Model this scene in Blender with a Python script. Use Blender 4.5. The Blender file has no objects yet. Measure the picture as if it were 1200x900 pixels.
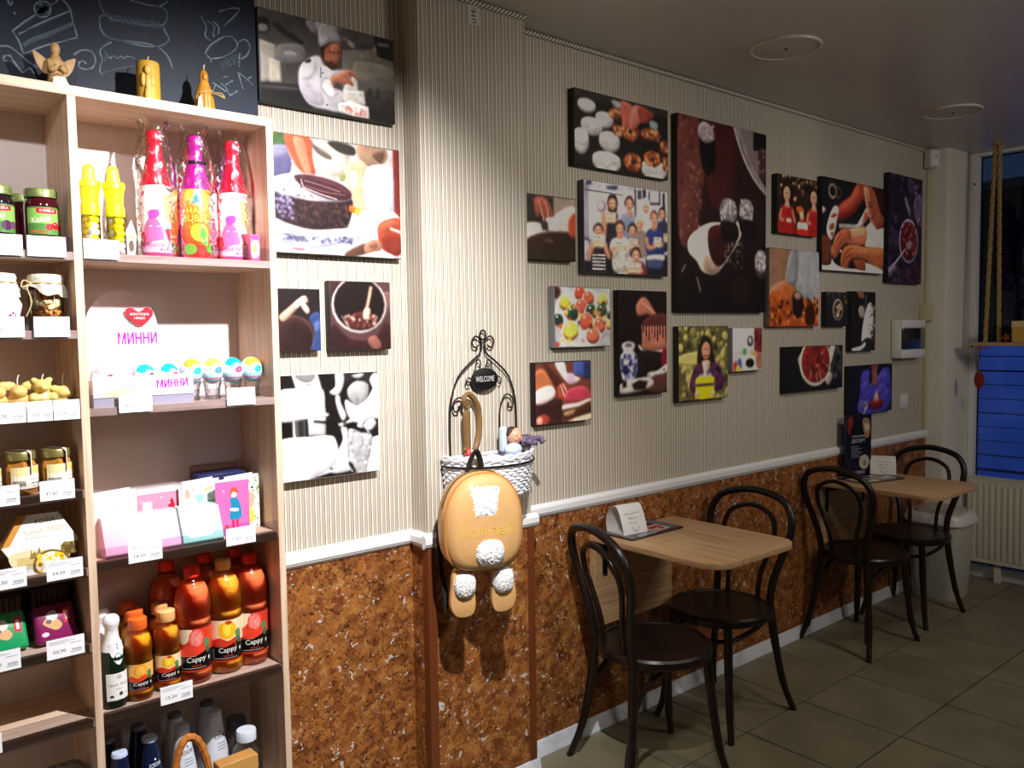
import bpy, bmesh, math, random
from mathutils import Vector, Matrix
random.seed(7)
PI = math.pi
sc = bpy.context.scene
C = sc.collection

# ---------------------------------------------------------------- camera
def set_camera():
    yaw, pitch, roll = 0.70093841, 0.06055553, -0.01456812
    fw = Vector((math.sin(yaw)*math.cos(pitch), math.cos(yaw)*math.cos(pitch), -math.sin(pitch)))
    rt = Vector((math.cos(yaw), -math.sin(yaw), 0)); up = rt.cross(fw)
    r2 = rt*math.cos(roll)+up*math.sin(roll); u2 = -rt*math.sin(roll)+up*math.cos(roll)
    cam = bpy.data.cameras.new('camera'); o = bpy.data.objects.new('camera', cam); C.objects.link(o)
    m = Matrix(((r2.x, u2.x, -fw.x, 0.0), (r2.y, u2.y, -fw.y, -2.2088), (r2.z, u2.z, -fw.z, 1.55), (0, 0, 0, 1)))
    o.matrix_world = m
    cam.sensor_width = 36; cam.sensor_fit = 'HORIZONTAL'; cam.lens = 968.57/1200*36
    cam.clip_start = 0.05; cam.clip_end = 200
    sc.camera = o
set_camera()

# ---------------------------------------------------------------- world, lights, exposure
w = bpy.data.worlds.new('dusk_sky'); sc.world = w; w.use_nodes = True
w.node_tree.nodes['Background'].inputs[0].default_value = (0.014, 0.028, 0.065, 1)
w.node_tree.nodes['Background'].inputs[1].default_value = 0.45

def spot(name, loc, aim, power, size, blend, radius, col):
    l = bpy.data.lights.new(name, 'SPOT'); l.energy = power; l.spot_size = math.radians(size); l.spot_blend = blend
    l.shadow_soft_size = radius; l.color = col
    o = bpy.data.objects.new(name, l); C.objects.link(o); o.location = loc
    o.rotation_euler = (Vector(aim)-Vector(loc)).to_track_quat('-Z', 'Y').to_euler()
    return o
def area(name, loc, aim, power, sx, sy, col):
    l = bpy.data.lights.new(name, 'AREA'); l.energy = power; l.shape = 'RECTANGLE'; l.size = sx; l.size_y = sy; l.color = col
    o = bpy.data.objects.new(name, l); C.objects.link(o); o.location = loc
    o.rotation_euler = (Vector(aim)-Vector(loc)).to_track_quat('-Z', 'Y').to_euler()
    return o
SPOT_AT = [(1.0, -1.32, 2.38), (2.35, -1.40, 2.38), (3.75, -1.40, 2.38), (-0.9, -2.6, 2.40), (0.15, -1.32, 2.38), (3.3, -3.2, 2.45)]  # includes two unseen lamps added for bounce and soft fill
SPOT_AIM = [(0.92, -0.08, 1.22), (2.15, -0.05, 1.0), (3.95, -0.05, 0.9), (-1.2, -1.6, 0.4), (0.20, -0.03, 1.88), (3.5, 0.0, 1.75)]
SPOT_W = [190, 19, 11, 75, 26, 50]
SPOT_CONE = [94, 125, 130, 95, 50, 150]
WARM = (1.0, 0.93, 0.84); COOL = (1.0, 0.985, 0.985)
for i in range(6):
    spot('spotlight_beam', SPOT_AT[i], SPOT_AIM[i], SPOT_W[i], SPOT_CONE[i], 0.95, (0.02, 0.05, 0.06, 0.05, 0.02, 0.28)[i], COOL if i in (0, 4) else WARM)
# added blue lamp outside the window, out of view, lighting pavement and fence
area('added_blue_light', (7.4, -1.6, 4.4), (11.2, -0.6, 0.3), 95, 3.0, 0.6, (0.05, 0.17, 1.0))

sc.view_settings.view_transform = 'Standard'; sc.view_settings.look = 'None'
sc.view_settings.gamma = 1; sc.view_settings.use_curve_mapping = False
sc.view_settings.exposure = 0.55

# ---------------------------------------------------------------- helpers
def lin(h, gain=1.0):
    h = h.lstrip('#'); out = []
    for i in (0, 2, 4):
        c = int(h[i:i+2], 16)/255
        c = c/12.92 if c <= 0.04045 else ((c+0.055)/1.055)**2.4
        out.append(min(0.92, c*gain))
    return tuple(out)

def newmat(name):
    m = bpy.data.materials.new(name); m.use_nodes = True
    nt = m.node_tree; b = nt.nodes['Principled BSDF']
    return m, nt, b
MATS = {}
def pm(name, col, rough=0.5, metal=0.0, spec=0.5, coat=0.0, noise=0.0, nscale=30.0, bump=0.0, bscale=60.0, sheen=0.0):
    """plain principled material with optional noise variation and bump"""
    if name in MATS: return MATS[name]
    m, nt, b = newmat(name)
    c = lin(col) if isinstance(col, str) else col
    b.inputs['Base Color'].default_value = (*c, 1); b.inputs['Roughness'].default_value = rough
    b.inputs['Metallic'].default_value = metal; b.inputs['Specular IOR Level'].default_value = spec
    b.inputs['Coat Weight'].default_value = coat; b.inputs['Sheen Weight'].default_value = sheen
    tc = nt.nodes.new('ShaderNodeTexCoord')
    if noise:
        n = nt.nodes.new('ShaderNodeTexNoise'); n.inputs['Scale'].default_value = nscale; n.inputs['Detail'].default_value = 4
        nt.links.new(tc.outputs['Object'], n.inputs['Vector'])
        r = nt.nodes.new('ShaderNodeValToRGB')
        r.color_ramp.elements[0].position = 0.3; r.color_ramp.elements[1].position = 0.7
        r.color_ramp.elements[0].color = (*[x*(1-noise) for x in c], 1)
        r.color_ramp.elements[1].color = (*[min(1, x*(1+noise)) for x in c], 1)
        nt.links.new(n.outputs['Fac'], r.inputs['Fac']); nt.links.new(r.outputs['Color'], b.inputs['Base Color'])
    if bump:
        n = nt.nodes.new('ShaderNodeTexNoise'); n.inputs['Scale'].default_value = bscale; n.inputs['Detail'].default_value = 5
        nt.links.new(tc.outputs['Object'], n.inputs['Vector'])
        bp = nt.nodes.new('ShaderNodeBump'); bp.inputs['Strength'].default_value = bump; bp.inputs['Distance'].default_value = 0.004
        nt.links.new(n.outputs['Fac'], bp.inputs['Height']); nt.links.new(bp.outputs['Normal'], b.inputs['Normal'])
    MATS[name] = m
    return m

def clear_mat(name, tint=(1, 1, 1), gloss=0.08, rough=0.03, bump=0.0, bscale=40, fres=1.45):
    """thin clear film or pane: transparent with a Fresnel gloss"""
    if name in MATS: return MATS[name]
    m = bpy.data.materials.new(name); m.use_nodes = True; nt = m.node_tree
    nt.nodes.clear()
    out = nt.nodes.new('ShaderNodeOutputMaterial'); mix = nt.nodes.new('ShaderNodeMixShader')
    tr = nt.nodes.new('ShaderNodeBsdfTransparent'); gl = nt.nodes.new('ShaderNodeBsdfGlossy')
    fr = nt.nodes.new('ShaderNodeFresnel'); fr.inputs['IOR'].default_value = fres
    ad = nt.nodes.new('ShaderNodeMath'); ad.operation = 'ADD'; ad.inputs[1].default_value = gloss; ad.use_clamp = True
    tr.inputs[0].default_value = (*tint, 1); gl.inputs['Roughness'].default_value = rough
    nt.links.new(fr.outputs[0], ad.inputs[0]); nt.links.new(ad.outputs[0], mix.inputs[0])
    nt.links.new(tr.outputs[0], mix.inputs[1]); nt.links.new(gl.outputs[0], mix.inputs[2]); nt.links.new(mix.outputs[0], out.inputs[0])
    if bump:
        tc = nt.nodes.new('ShaderNodeTexCoord'); n = nt.nodes.new('ShaderNodeTexNoise'); n.inputs['Scale'].default_value = bscale
        n.inputs['Detail'].default_value = 3; n.inputs['Distortion'].default_value = 1.5
        nt.links.new(tc.outputs['Object'], n.inputs['Vector'])
        bp = nt.nodes.new('ShaderNodeBump'); bp.inputs['Strength'].default_value = bump; bp.inputs['Distance'].default_value = 0.01
        nt.links.new(n.outputs['Fac'], bp.inputs['Height'])
        nt.links.new(bp.outputs['Normal'], gl.inputs['Normal']); nt.links.new(bp.outputs['Normal'], fr.inputs['Normal'])
    MATS[name] = m
    return m

def attr_mat(name, rough=0.45, spec=0.35, coat=0.0):
    if name in MATS: return MATS[name]
    m, nt, b = newmat(name)
    a = nt.nodes.new('ShaderNodeAttribute'); a.attribute_name = 'Col'
    n = nt.nodes.new('ShaderNodeTexNoise'); n.inputs['Scale'].default_value = 140; n.inputs['Detail'].default_value = 3
    tc = nt.nodes.new('ShaderNodeTexCoord'); nt.links.new(tc.outputs['Object'], n.inputs['Vector'])
    mr = nt.nodes.new('ShaderNodeMapRange'); mr.inputs['From Min'].default_value = 0.3; mr.inputs['From Max'].default_value = 0.7
    mr.inputs['To Min'].default_value = 0.95; mr.inputs['To Max'].default_value = 1.05
    nt.links.new(n.outputs['Fac'], mr.inputs['Value'])
    vm = nt.nodes.new('ShaderNodeVectorMath'); vm.operation = 'SCALE'
    nt.links.new(a.outputs['Color'], vm.inputs[0]); nt.links.new(mr.outputs[0], vm.inputs['Scale'])
    nt.links.new(vm.outputs[0], b.inputs['Base Color'])
    b.inputs['Roughness'].default_value = rough; b.inputs['Specular IOR Level'].default_value = spec; b.inputs['Coat Weight'].default_value = coat
    MATS[name] = m
    return m

class MB:
    """collects shapes for ONE mesh"""
    def __init__(s): s.bm = bmesh.new()
    def box(s, x0, x1, y0, y1, z0, z1, bev=0.0, seg=1):
        r = bmesh.ops.create_cube(s.bm, size=1); vs = r['verts']
        for v in vs:
            v.co = Vector(((x0+x1)/2+v.co.x*(x1-x0), (y0+y1)/2+v.co.y*(y1-y0), (z0+z1)/2+v.co.z*(z1-z0)))
        if bev:
            es = list({e for v in vs for e in v.link_edges})
            bmesh.ops.bevel(s.bm, geom=es, offset=bev, segments=seg, profile=0.5, affect='EDGES')
        return s
    def lathe(s, prof, c=(0, 0, 0), seg=24, axis='z', sx=1.0, sy=1.0):
        rings = []
        for r, z in prof:
            if r < 1e-6: rings.append([s.bm.verts.new(s._ax(c, 0, 0, z, axis))]); continue
            rings.append([s.bm.verts.new(s._ax(c, sx*r*math.cos(2*PI*i/seg), sy*r*math.sin(2*PI*i/seg), z, axis)) for i in range(seg)])
        for a, b in zip(rings, rings[1:]):
            for i in range(seg):
                j = (i+1) % seg
                if len(a) == 1 and len(b) == 1: continue
                if len(a) == 1: f = (a[0], b[j], b[i])
                elif len(b) == 1: f = (a[i], a[j], b[0])
                else: f = (a[i], a[j], b[j], b[i])
                try: s.bm.faces.new(f)
                except ValueError: pass
        for ring, flip in ((rings[0], True), (rings[-1], False)):
            if len(ring) > 2: s.bm.faces.new(ring[::-1] if flip else ring)
        return s
    def _ax(s, c, x, y, z, axis):
        if axis == 'z': p = (x, y, z)
        elif axis == 'y': p = (x, z, y)
        else: p = (z, x, y)
        return Vector(c)+Vector(p)
    def ball(s, c, r, seg=16, rings=10, rot=None):
        if not hasattr(r, '__len__'): r = (r, r, r)
        m = Matrix.Translation(c) @ (rot.to_4x4() if rot else Matrix.Identity(4)) @ Matrix.Diagonal((*r, 1))
        bmesh.ops.create_uvsphere(s.bm, u_segments=seg, v_segments=rings, radius=1, matrix=m)
        return s
    def tube(s, path, r, seg=8, closed=False, caps=True, flat=1.0):
        P = [Vector(p) for p in path]; n = len(P)
        rr = r if hasattr(r, '__len__') else [r]*n
        T = []
        for i in range(n):
            a = P[(i-1) % n] if (closed or i > 0) else P[i]; b = P[(i+1) % n] if (closed or i < n-1) else P[i]
            t = b-a; T.append(t.normalized() if t.length > 1e-9 else Vector((0, 0, 1)))
        nrm = T[0].orthogonal().normalized(); rings = []
        for i in range(n):
            nrm = (nrm-T[i]*nrm.dot(T[i]))
            nrm = nrm.normalized() if nrm.length > 1e-6 else T[i].orthogonal().normalized()
            bn = T[i].cross(nrm)
            rings.append([s.bm.verts.new(P[i]+nrm*(rr[i]*math.cos(2*PI*k/seg))+bn*(flat*rr[i]*math.sin(2*PI*k/seg))) for k in range(seg)])
        m = n if closed else n-1
        off = 0
        for i in range(m):
            a, b = rings[i], rings[(i+1) % n]
            if closed and i == n-1:
                off = min(range(seg), key=lambda o: sum((a[k].co-b[(k+o) % seg].co).length for k in range(seg)))
            for k in range(seg):
                j = (k+1) % seg
                try: s.bm.faces.new((a[k], a[j], b[(j+off) % seg], b[(k+off) % seg]))
                except ValueError: pass
        if caps and not closed:
            s.bm.faces.new(rings[0][::-1]); s.bm.faces.new(rings[-1])
        return s
    def prism(s, poly, d0, d1, plane='xz', bev=0.0):
        """polygon in a plane, extruded along the third axis from d0 to d1"""
        def mk(p, d):
            if plane == 'xz': return Vector((p[0], d, p[1]))
            if plane == 'xy': return Vector((p[0], p[1], d))
            return Vector((d, p[0], p[1]))
        a = [s.bm.verts.new(mk(p, d0)) for p in poly]; b = [s.bm.verts.new(mk(p, d1)) for p in poly]
        n = len(poly)
        fs = [s.bm.faces.new(a), s.bm.faces.new(b[::-1])]
        for i in range(n):
            j = (i+1) % n
            fs.append(s.bm.faces.new((a[j], a[i], b[i], b[j])))
        bmesh.ops.recalc_face_normals(s.bm, faces=fs)
        if bev:
            es = list({e for f in fs[:2] for e in f.edges})
            bmesh.ops.bevel(s.bm, geom=es, offset=bev, segments=2, profile=0.5, affect='EDGES')
        return s
    def poly(s, pts):
        s.bm.faces.new([s.bm.verts.new(p) for p in pts]); return s
    def move(s, m):
        bmesh.ops.transform(s.bm, matrix=m, verts=s.bm.verts); return s
    def mesh(s, name, mat, sharp=0.7):
        me = bpy.data.meshes.new(name)
        bmesh.ops.recalc_face_normals(s.bm, faces=s.bm.faces)
        s.bm.to_mesh(me); s.bm.free()
        for p in me.polygons: p.use_smooth = True
        me.set_sharp_from_angle(angle=sharp)
        if mat: me.materials.append(mat)
        return me

def ob(name, mb, mat, parent=None, loc=(0, 0, 0), rot=(0, 0, 0), sharp=0.7):
    me = mb if isinstance(mb, bpy.types.Mesh) else mb.mesh(name, mat, sharp)
    o = bpy.data.objects.new(name, me); C.objects.link(o)
    o.location = loc; o.rotation_euler = rot
    if parent: o.parent = parent
    return o
def tag(o, label, cat, group=None):
    o['label'] = label; o['category'] = cat
    if group: o['group'] = group
    return o
def thing(name, label, cat, loc=(0, 0, 0), rotz=0.0, group=None):
    o = bpy.data.objects.new(name, None); C.objects.link(o)
    o.location = loc; o.rotation_euler = (0, 0, rotz); o.empty_display_size = 0.05
    return tag(o, label, cat, group)
def struct(name, mb, mat, parent=None, label=None):
    o = ob(name, mb, mat, parent)
    if not parent: o['kind'] = 'structure'
    if label: o['label'] = label
    return o
def dup(root, loc, rotz, label, group=None):
    r = root.copy(); C.objects.link(r); r.location = loc; r.rotation_euler = (0, 0, rotz); r['label'] = label
    if group: r['group'] = group
    for ch in list(root.children):
        c = ch.copy(); C.objects.link(c); c.parent = r
        for g in list(ch.children):
            d = g.copy(); C.objects.link(d); d.parent = c
    return r

def cr(pts, n=6, closed=False):
    """Catmull-Rom through points of any dimension"""
    P = [tuple(p) for p in pts]; m = len(P); out = []
    rng = range(m) if closed else range(m-1)
    for i in rng:
        if closed: p0, p1, p2, p3 = P[(i-1) % m], P[i], P[(i+1) % m], P[(i+2) % m]
        else: p0, p1, p2, p3 = P[max(i-1, 0)], P[i], P[i+1], P[min(i+2, m-1)]
        for k in range(n):
            t = k/n
            out.append(tuple(0.5*((2*b)+(-a+c)*t+(2*a-5*b+4*c-d)*t*t+(-a+3*b-3*c+d)*t**3) for a, b, c, d in zip(p0, p1, p2, p3)))
    if not closed: out.append(P[-1])
    return out

# ---------------------------------------------------------------- flat print (lettering, photographs, labels)
_TXT = {}
def text_polys(s):
    if s in _TXT: return _TXT[s]
    cu = bpy.data.curves.new('t', 'FONT'); cu.body = s; cu.resolution_u = 2
    o = bpy.data.objects.new('t', cu); C.objects.link(o)
    bpy.context.view_layer.update()
    dg = bpy.context.evaluated_depsgraph_get()
    me = bpy.data.meshes.new_from_object(o.evaluated_get(dg))
    polys = [[(me.vertices[v].co.x, me.vertices[v].co.y) for v in p.vertices] for p in me.polygons]
    bpy.data.objects.remove(o); bpy.data.curves.remove(cu); bpy.data.meshes.remove(me)
    xs = [p[0] for q in polys for p in q] or [0, 1]; ys = [p[1] for q in polys for p in q] or [0, 1]
    x0, x1, y0, y1 = min(xs), max(xs), min(ys), max(ys)
    polys = [[((x-x0)/(x1-x0+1e-9), (y-y0)/(y1-y0+1e-9)) for x, y in q] for q in polys]
    _TXT[s] = polys
    return polys

def clip(poly, ax, lo, hi):
    for sgn, lim in ((1, lo), (-1, -hi)):
        out = []
        for i in range(len(poly)):
            a, b = poly[i-1], poly[i]
            da, db = sgn*a[ax]-lim, sgn*b[ax]-lim
            if da >= 0 and db >= 0: out.append(b)
            elif da >= 0 or db >= 0:
                t = da/(da-db); c = tuple(p+(q-p)*t for p, q in zip(a, b))
                out.append(c)
                if db >= 0: out.append(b)
        poly = out
        if len(poly) < 3: return []
    return poly

class Art:
    """flat print; x runs 0..100 left to right, y 0..100 top to bottom"""
    def __init__(s, w, h, bg, gain=1.0):
        s.w, s.h, s.gain = w, h, gain; s.it = []; s.layer = 0
        if bg: s.R(bg, 0, 0, 100, 100)
    def _add(s, c, polys):
        s.layer += 1
        for p in polys: s.it.append((s.layer, c, p))
        return s
    def R(s, c, x0, y0, x1, y1):
        n = 4
        ys = [y0+(y1-y0)*i/n for i in range(n+1)]
        return s._add(c, [[(x0, a), (x1, a), (x1, b), (x0, b)] for a, b in zip(ys, ys[1:])] if isinstance(c, tuple) else [[(x0, y0), (x1, y0), (x1, y1), (x0, y1)]])
    def E(s, c, x, y, rx, ry, rot=0, n=20):
        a = math.radians(rot); asp = s.w/s.h; out = []
        for i in range(n):
            t = 2*PI*i/n; u, v = rx*math.cos(t)*asp, ry*math.sin(t)
            out.append((x+(u*math.cos(a)-v*math.sin(a))/asp, y+u*math.sin(a)+v*math.cos(a)))
        return s._add(c, [out])
    def P(s, c, pts): return s._add(c, [list(pts)])
    def S(s, c, pts, n=4): return s._add(c, [cr(pts, n, True)])
    def stroke(s, w, pts):
        asp = s.w/s.h; q = [(x*asp, y) for x, y in pts]; hw = w*asp/2; polys = []
        L, Rr = [], []
        for i in range(len(q)):
            a = q[max(i-1, 0)]; b = q[min(i+1, len(q)-1)]
            dx, dy = b[0]-a[0], b[1]-a[1]; d = math.hypot(dx, dy) or 1
            nx, ny = -dy/d*hw, dx/d*hw
            L.append(((q[i][0]+nx)/asp, q[i][1]+ny)); Rr.append(((q[i][0]-nx)/asp, q[i][1]-ny))
        for i in range(len(q)-1): polys.append([L[i], L[i+1], Rr[i+1], Rr[i]])
        return polys
    def L(s, c, w, pts, sm=True, n=5):
        if sm and len(pts) > 2: pts = cr(pts, n)
        return s._add(c, s.stroke(w, pts))
    def LL(s, c, w, lines, sm=True, n=4):
        return s._add(c, [q for p in lines for q in s.stroke(w, cr(p, n) if sm and len(p) > 2 else p)])
    def D(s, c, n, x0, y0, x1, y1, r, seed=1, var=0.5, asp=None):
        rnd = random.Random(seed); cols = c if isinstance(c, list) else [c]; k = (s.w/s.h) if asp is None else asp
        for col in cols:
            polys = []
            for _ in range(max(1, n//len(cols))):
                x, y = rnd.uniform(x0, x1), rnd.uniform(y0, y1); q = r*rnd.uniform(1-var, 1+var); ph = rnd.uniform(0, 6)
                polys.append([(x+q*math.cos(ph+t)*rnd.uniform(.7, 1.2), y+q*k*math.sin(ph+t)*rnd.uniform(.7, 1.2)) for t in (0, 1.05, 2.1, 3.14, 4.2, 5.2)])
            s._add(col, polys)
        return s
    def TB(s, c, txt, x0, y0, x1, y1, skew=0.0, b=0.9):
        s.T(c, txt, x0-b, y0, x1-b, y1, skew); s.T(c, txt, x0+b, y0, x1+b, y1, skew); s.T(c, txt, x0, y0-b, x1, y1-b, skew); return s.T(c, txt, x0, y0+b, x1, y1+b, skew)
    def T(s, c, txt, x0, y0, x1, y1, skew=0.0):
        """text filling the box x0..x1, y0..y1; skew lifts the right end"""
        return s._add(c, [[(x0+(x1-x0)*u, y1+(y0-y1)*v-skew*u) for u, v in q] for q in text_polys(txt)])
    def col(s, c, x, y, bb):
        if isinstance(c, tuple):
            h = len(c) > 2
            t = (x-bb[0])/(bb[1]-bb[0]+1e-9) if h else (y-bb[2])/(bb[3]-bb[2]+1e-9)
            a, b = lin(c[0], s.gain), lin(c[1], s.gain)
            return tuple(p+(q-p)*t for p, q in zip(a, b))
        return lin(c, s.gain)
    def build(s, name, parent, fmap, mat, nu=1, nv=1, step=3e-5):
        """fmap(x, z, d) -> point; x in 0..w, z in 0..h, d = height above the surface"""
        V, F, K = [], [], []
        box = {}
        for ly, c, p in s.it:
            b = box.setdefault(ly, [1e9, -1e9, 1e9, -1e9])
            for x, y in p: b[0] = min(b[0], x); b[1] = max(b[1], x); b[2] = min(b[2], y); b[3] = max(b[3], y)
        for ly, c, p in s.it:
            for iu in range(nu):
                q = clip(p, 0, 100*iu/nu, 100*(iu+1)/nu)
                if not q: continue
                for iv in range(nv):
                    r = clip(q, 1, 100*iv/nv, 100*(iv+1)/nv)
                    if len(r) < 3: continue
                    k = len(V)
                    for x, y in r:
                        V.append(fmap(x/100*s.w, (1-y/100)*s.h, ly*step)); K.append(s.col(c, x, y, box[ly]))
                    F.append(list(range(k, k+len(r))))
        me = bpy.data.meshes.new(name); me.from_pydata([tuple(v) for v in V], [], F); me.validate()
        at = me.color_attributes.new('Col', 'FLOAT_COLOR', 'POINT')
        for i, k in enumerate(K): at.data[i].color = (*k, 1)
        me.materials.append(mat)
        o = bpy.data.objects.new(name, me); C.objects.link(o)
        if parent: o.parent = parent
        return o
def flat(y0=0.0, x0=0.0, z0=0.0):
    return lambda x, z, d: (x0+x, y0-d, z0+z)
def cyl(R, span, w, z0=0.0, a0=0.0):
    """wrap the print on a body of revolution facing -Y; R may be a function of z"""
    f = R if callable(R) else (lambda z: R)
    def m(x, z, d):
        t = a0+(x/w-0.5)*span; r = f(z0+z)+0.0003+d
        return (r*math.sin(t), -r*math.cos(t), z0+z)
    return m
PRINT = attr_mat('photo_print', 0.5, 0.18)
PAPER = attr_mat('printed_paper', 0.7, 0.2)
GLOSSY = attr_mat('glossy_label', 0.25, 0.5)
# ---------------------------------------------------------------- surface materials
def ramp(nt, fac, stops, interp='LINEAR'):
    r = nt.nodes.new('ShaderNodeValToRGB'); cr_ = r.color_ramp; cr_.interpolation = interp
    while len(cr_.elements) < len(stops): cr_.elements.new(0.5)
    for e, (p, c) in zip(cr_.elements, stops): e.position = p; e.color = (*lin(c), 1)
    nt.links.new(fac, r.inputs['Fac']); return r
def wallpaper_mat():
    m, nt, b = newmat('striped_wallpaper')
    g = nt.nodes.new('ShaderNodeNewGeometry'); sx = nt.nodes.new('ShaderNodeSeparateXYZ'); nt.links.new(g.outputs['Position'], sx.inputs[0])
    a = nt.nodes.new('ShaderNodeMath'); a.operation = 'SUBTRACT'; nt.links.new(sx.outputs[0], a.inputs[0]); nt.links.new(sx.outputs[1], a.inputs[1])
    d = nt.nodes.new('ShaderNodeMath'); d.operation = 'DIVIDE'; d.inputs[1].default_value = 0.0315; nt.links.new(a.outputs[0], d.inputs[0])
    f = nt.nodes.new('ShaderNodeMath'); f.operation = 'FRACT'; nt.links.new(d.outputs[0], f.inputs[0])
    r = ramp(nt, f.outputs[0], [(0, '#fdf7ea'), (0.10, '#fdf7ea'), (0.115, '#8b7e6c'), (0.15, '#b1a595'), (0.39, '#c0b5a6'), (0.42, '#918474'), (0.485, '#918474'), (0.50, '#efe6d6'), (0.59, '#efe6d6'), (0.61, '#a39685'), (0.89, '#c0b5a6'), (0.92, '#7d7060'), (0.985, '#7d7060')])
    nt.links.new(r.outputs[0], b.inputs['Base Color']); b.inputs['Roughness'].default_value = 0.6; b.inputs['Specular IOR Level'].default_value = 0.25
    return m
WALLPAPER = wallpaper_mat()
def cork_mat():
    m, nt, b = newmat('cork_panel')
    tc = nt.nodes.new('ShaderNodeNewGeometry'); P = tc.outputs['Position']
    n0 = nt.nodes.new('ShaderNodeTexNoise'); n0.inputs['Scale'].default_value = 24; n0.inputs['Detail'].default_value = 6; n0.inputs['Roughness'].default_value = 0.65; nt.links.new(P, n0.inputs['Vector'])
    base = ramp(nt, n0.outputs['Fac'], [(0.26, '#6c3c1c'), (0.42, '#9a5e2e'), (0.56, '#b37239'), (0.74, '#c7965a')])
    # distorted cell cracks
    mp = nt.nodes.new('ShaderNodeVectorMath'); mp.operation = 'MULTIPLY_ADD'; mp.inputs[1].default_value = (0.045, 0.045, 0.045)
    nd = nt.nodes.new('ShaderNodeTexNoise'); nd.inputs['Scale'].default_value = 22; nd.inputs['Detail'].default_value = 3; nt.links.new(P, nd.inputs['Vector'])
    nt.links.new(nd.outputs['Color'], mp.inputs[0]); nt.links.new(P, mp.inputs[2])
    v = nt.nodes.new('ShaderNodeTexVoronoi'); v.feature = 'DISTANCE_TO_EDGE'; v.inputs['Scale'].default_value = 48; nt.links.new(mp.outputs[0], v.inputs['Vector'])
    crack = ramp(nt, v.outputs['Distance'], [(0.0, '#3a2418'), (0.02, '#6a4a38'), (0.06, '#ffffff')])
    n3 = nt.nodes.new('ShaderNodeTexNoise'); n3.inputs['Scale'].default_value = 11; n3.inputs['Detail'].default_value = 2; nt.links.new(P, n3.inputs['Vector'])
    gate = ramp(nt, n3.outputs['Fac'], [(0.42, '#ffffff'), (0.60, '#5a5a5a')])
    mxg = nt.nodes.new('ShaderNodeMix'); mxg.data_type = 'RGBA'; mxg.blend_type = 'LIGHTEN'; mxg.inputs[0].default_value = 1
    nt.links.new(crack.outputs[0], mxg.inputs[6]); nt.links.new(gate.outputs[0], mxg.inputs[7])
    mx = nt.nodes.new('ShaderNodeMix'); mx.data_type = 'RGBA'; mx.blend_type = 'MULTIPLY'; mx.inputs[0].default_value = 0.8
    nt.links.new(base.outputs[0], mx.inputs[6]); nt.links.new(mxg.outputs[2], mx.inputs[7])
    # cell tint
    v2 = nt.nodes.new('ShaderNodeTexVoronoi'); v2.inputs['Scale'].default_value = 48; nt.links.new(mp.outputs[0], v2.inputs['Vector'])
    sep = nt.nodes.new('ShaderNodeSeparateColor'); nt.links.new(v2.outputs['Color'], sep.inputs[0])
    tint = ramp(nt, sep.outputs[0], [(0, '#a07058'), (0.5, '#ffffff'), (1, '#fff0d0')])
    mx2 = nt.nodes.new('ShaderNodeMix'); mx2.data_type = 'RGBA'; mx2.blend_type = 'MULTIPLY'; mx2.inputs[0].default_value = 0.75
    nt.links.new(mx.outputs[2], mx2.inputs[6]); nt.links.new(tint.outputs[0], mx2.inputs[7])
    # dark specks and pale gaps
    n1 = nt.nodes.new('ShaderNodeTexNoise'); n1.inputs['Scale'].default_value = 95; n1.inputs['Detail'].default_value = 3; nt.links.new(P, n1.inputs['Vector'])
    dk = ramp(nt, n1.outputs['Fac'], [(0.33, '#2e1a10'), (0.40, '#ffffff')])
    mx3 = nt.nodes.new('ShaderNodeMix'); mx3.data_type = 'RGBA'; mx3.blend_type = 'MULTIPLY'; mx3.inputs[0].default_value = 0.8
    nt.links.new(mx2.outputs[2], mx3.inputs[6]); nt.links.new(dk.outputs[0], mx3.inputs[7])
    n2 = nt.nodes.new('ShaderNodeTexNoise'); n2.inputs['Scale'].default_value = 40; n2.inputs['Detail'].default_value = 2.5; n2.inputs['Distortion'].default_value = 1.2; nt.links.new(mp.outputs[0], n2.inputs['Vector'])
    wh = ramp(nt, n2.outputs['Fac'], [(0.65, '#000000'), (0.68, '#ffffff')])
    mx4 = nt.nodes.new('ShaderNodeMix'); mx4.data_type = 'RGBA'; mx4.inputs[7].default_value = (*lin('#cdc4bc'), 1)
    nt.links.new(wh.outputs[0], mx4.inputs[0]); nt.links.new(mx3.outputs[2], mx4.inputs[6])
    nt.links.new(mx4.outputs[2], b.inputs['Base Color'])
    bp = nt.nodes.new('ShaderNodeBump'); bp.inputs['Strength'].default_value = 0.5; bp.inputs['Distance'].default_value = 0.003
    nt.links.new(n1.outputs['Fac'], bp.inputs['Height']); nt.links.new(bp.outputs[0], b.inputs['Normal'])
    b.inputs['Roughness'].default_value = 0.55; b.inputs['Specular IOR Level'].default_value = 0.35
    return m
CORK = cork_mat()
def wood_mat(name, c0, c1, c2, axis, rough=0.5, fine=55.0):
    m, nt, b = newmat(name)
    tc = nt.nodes.new('ShaderNodeNewGeometry'); mp = nt.nodes.new('ShaderNodeMapping')
    sc_ = [fine]*3; sc_['xyz'.index(axis)] = fine*0.05
    mp.inputs['Scale'].default_value = sc_; nt.links.new(tc.outputs['Position'], mp.inputs['Vector'])
    n = nt.nodes.new('ShaderNodeTexNoise'); n.inputs['Scale'].default_value = 1; n.inputs['Detail'].default_value = 6; n.inputs['Roughness'].default_value = 0.6; n.inputs['Distortion'].default_value = 0.6
    nt.links.new(mp.outputs[0], n.inputs['Vector'])
    r = ramp(nt, n.outputs['Fac'], [(0.30, c0), (0.5, c1), (0.70, c2)])
    nt.links.new(r.outputs[0], b.inputs['Base Color'])
    b.inputs['Roughness'].default_value = rough; b.inputs['Specular IOR Level'].default_value = 0.35
    return m
OAK_X = wood_mat('oak_board_along', '#bb9a80', '#d4b79d', '#e2cbb3', 'x')
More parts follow.
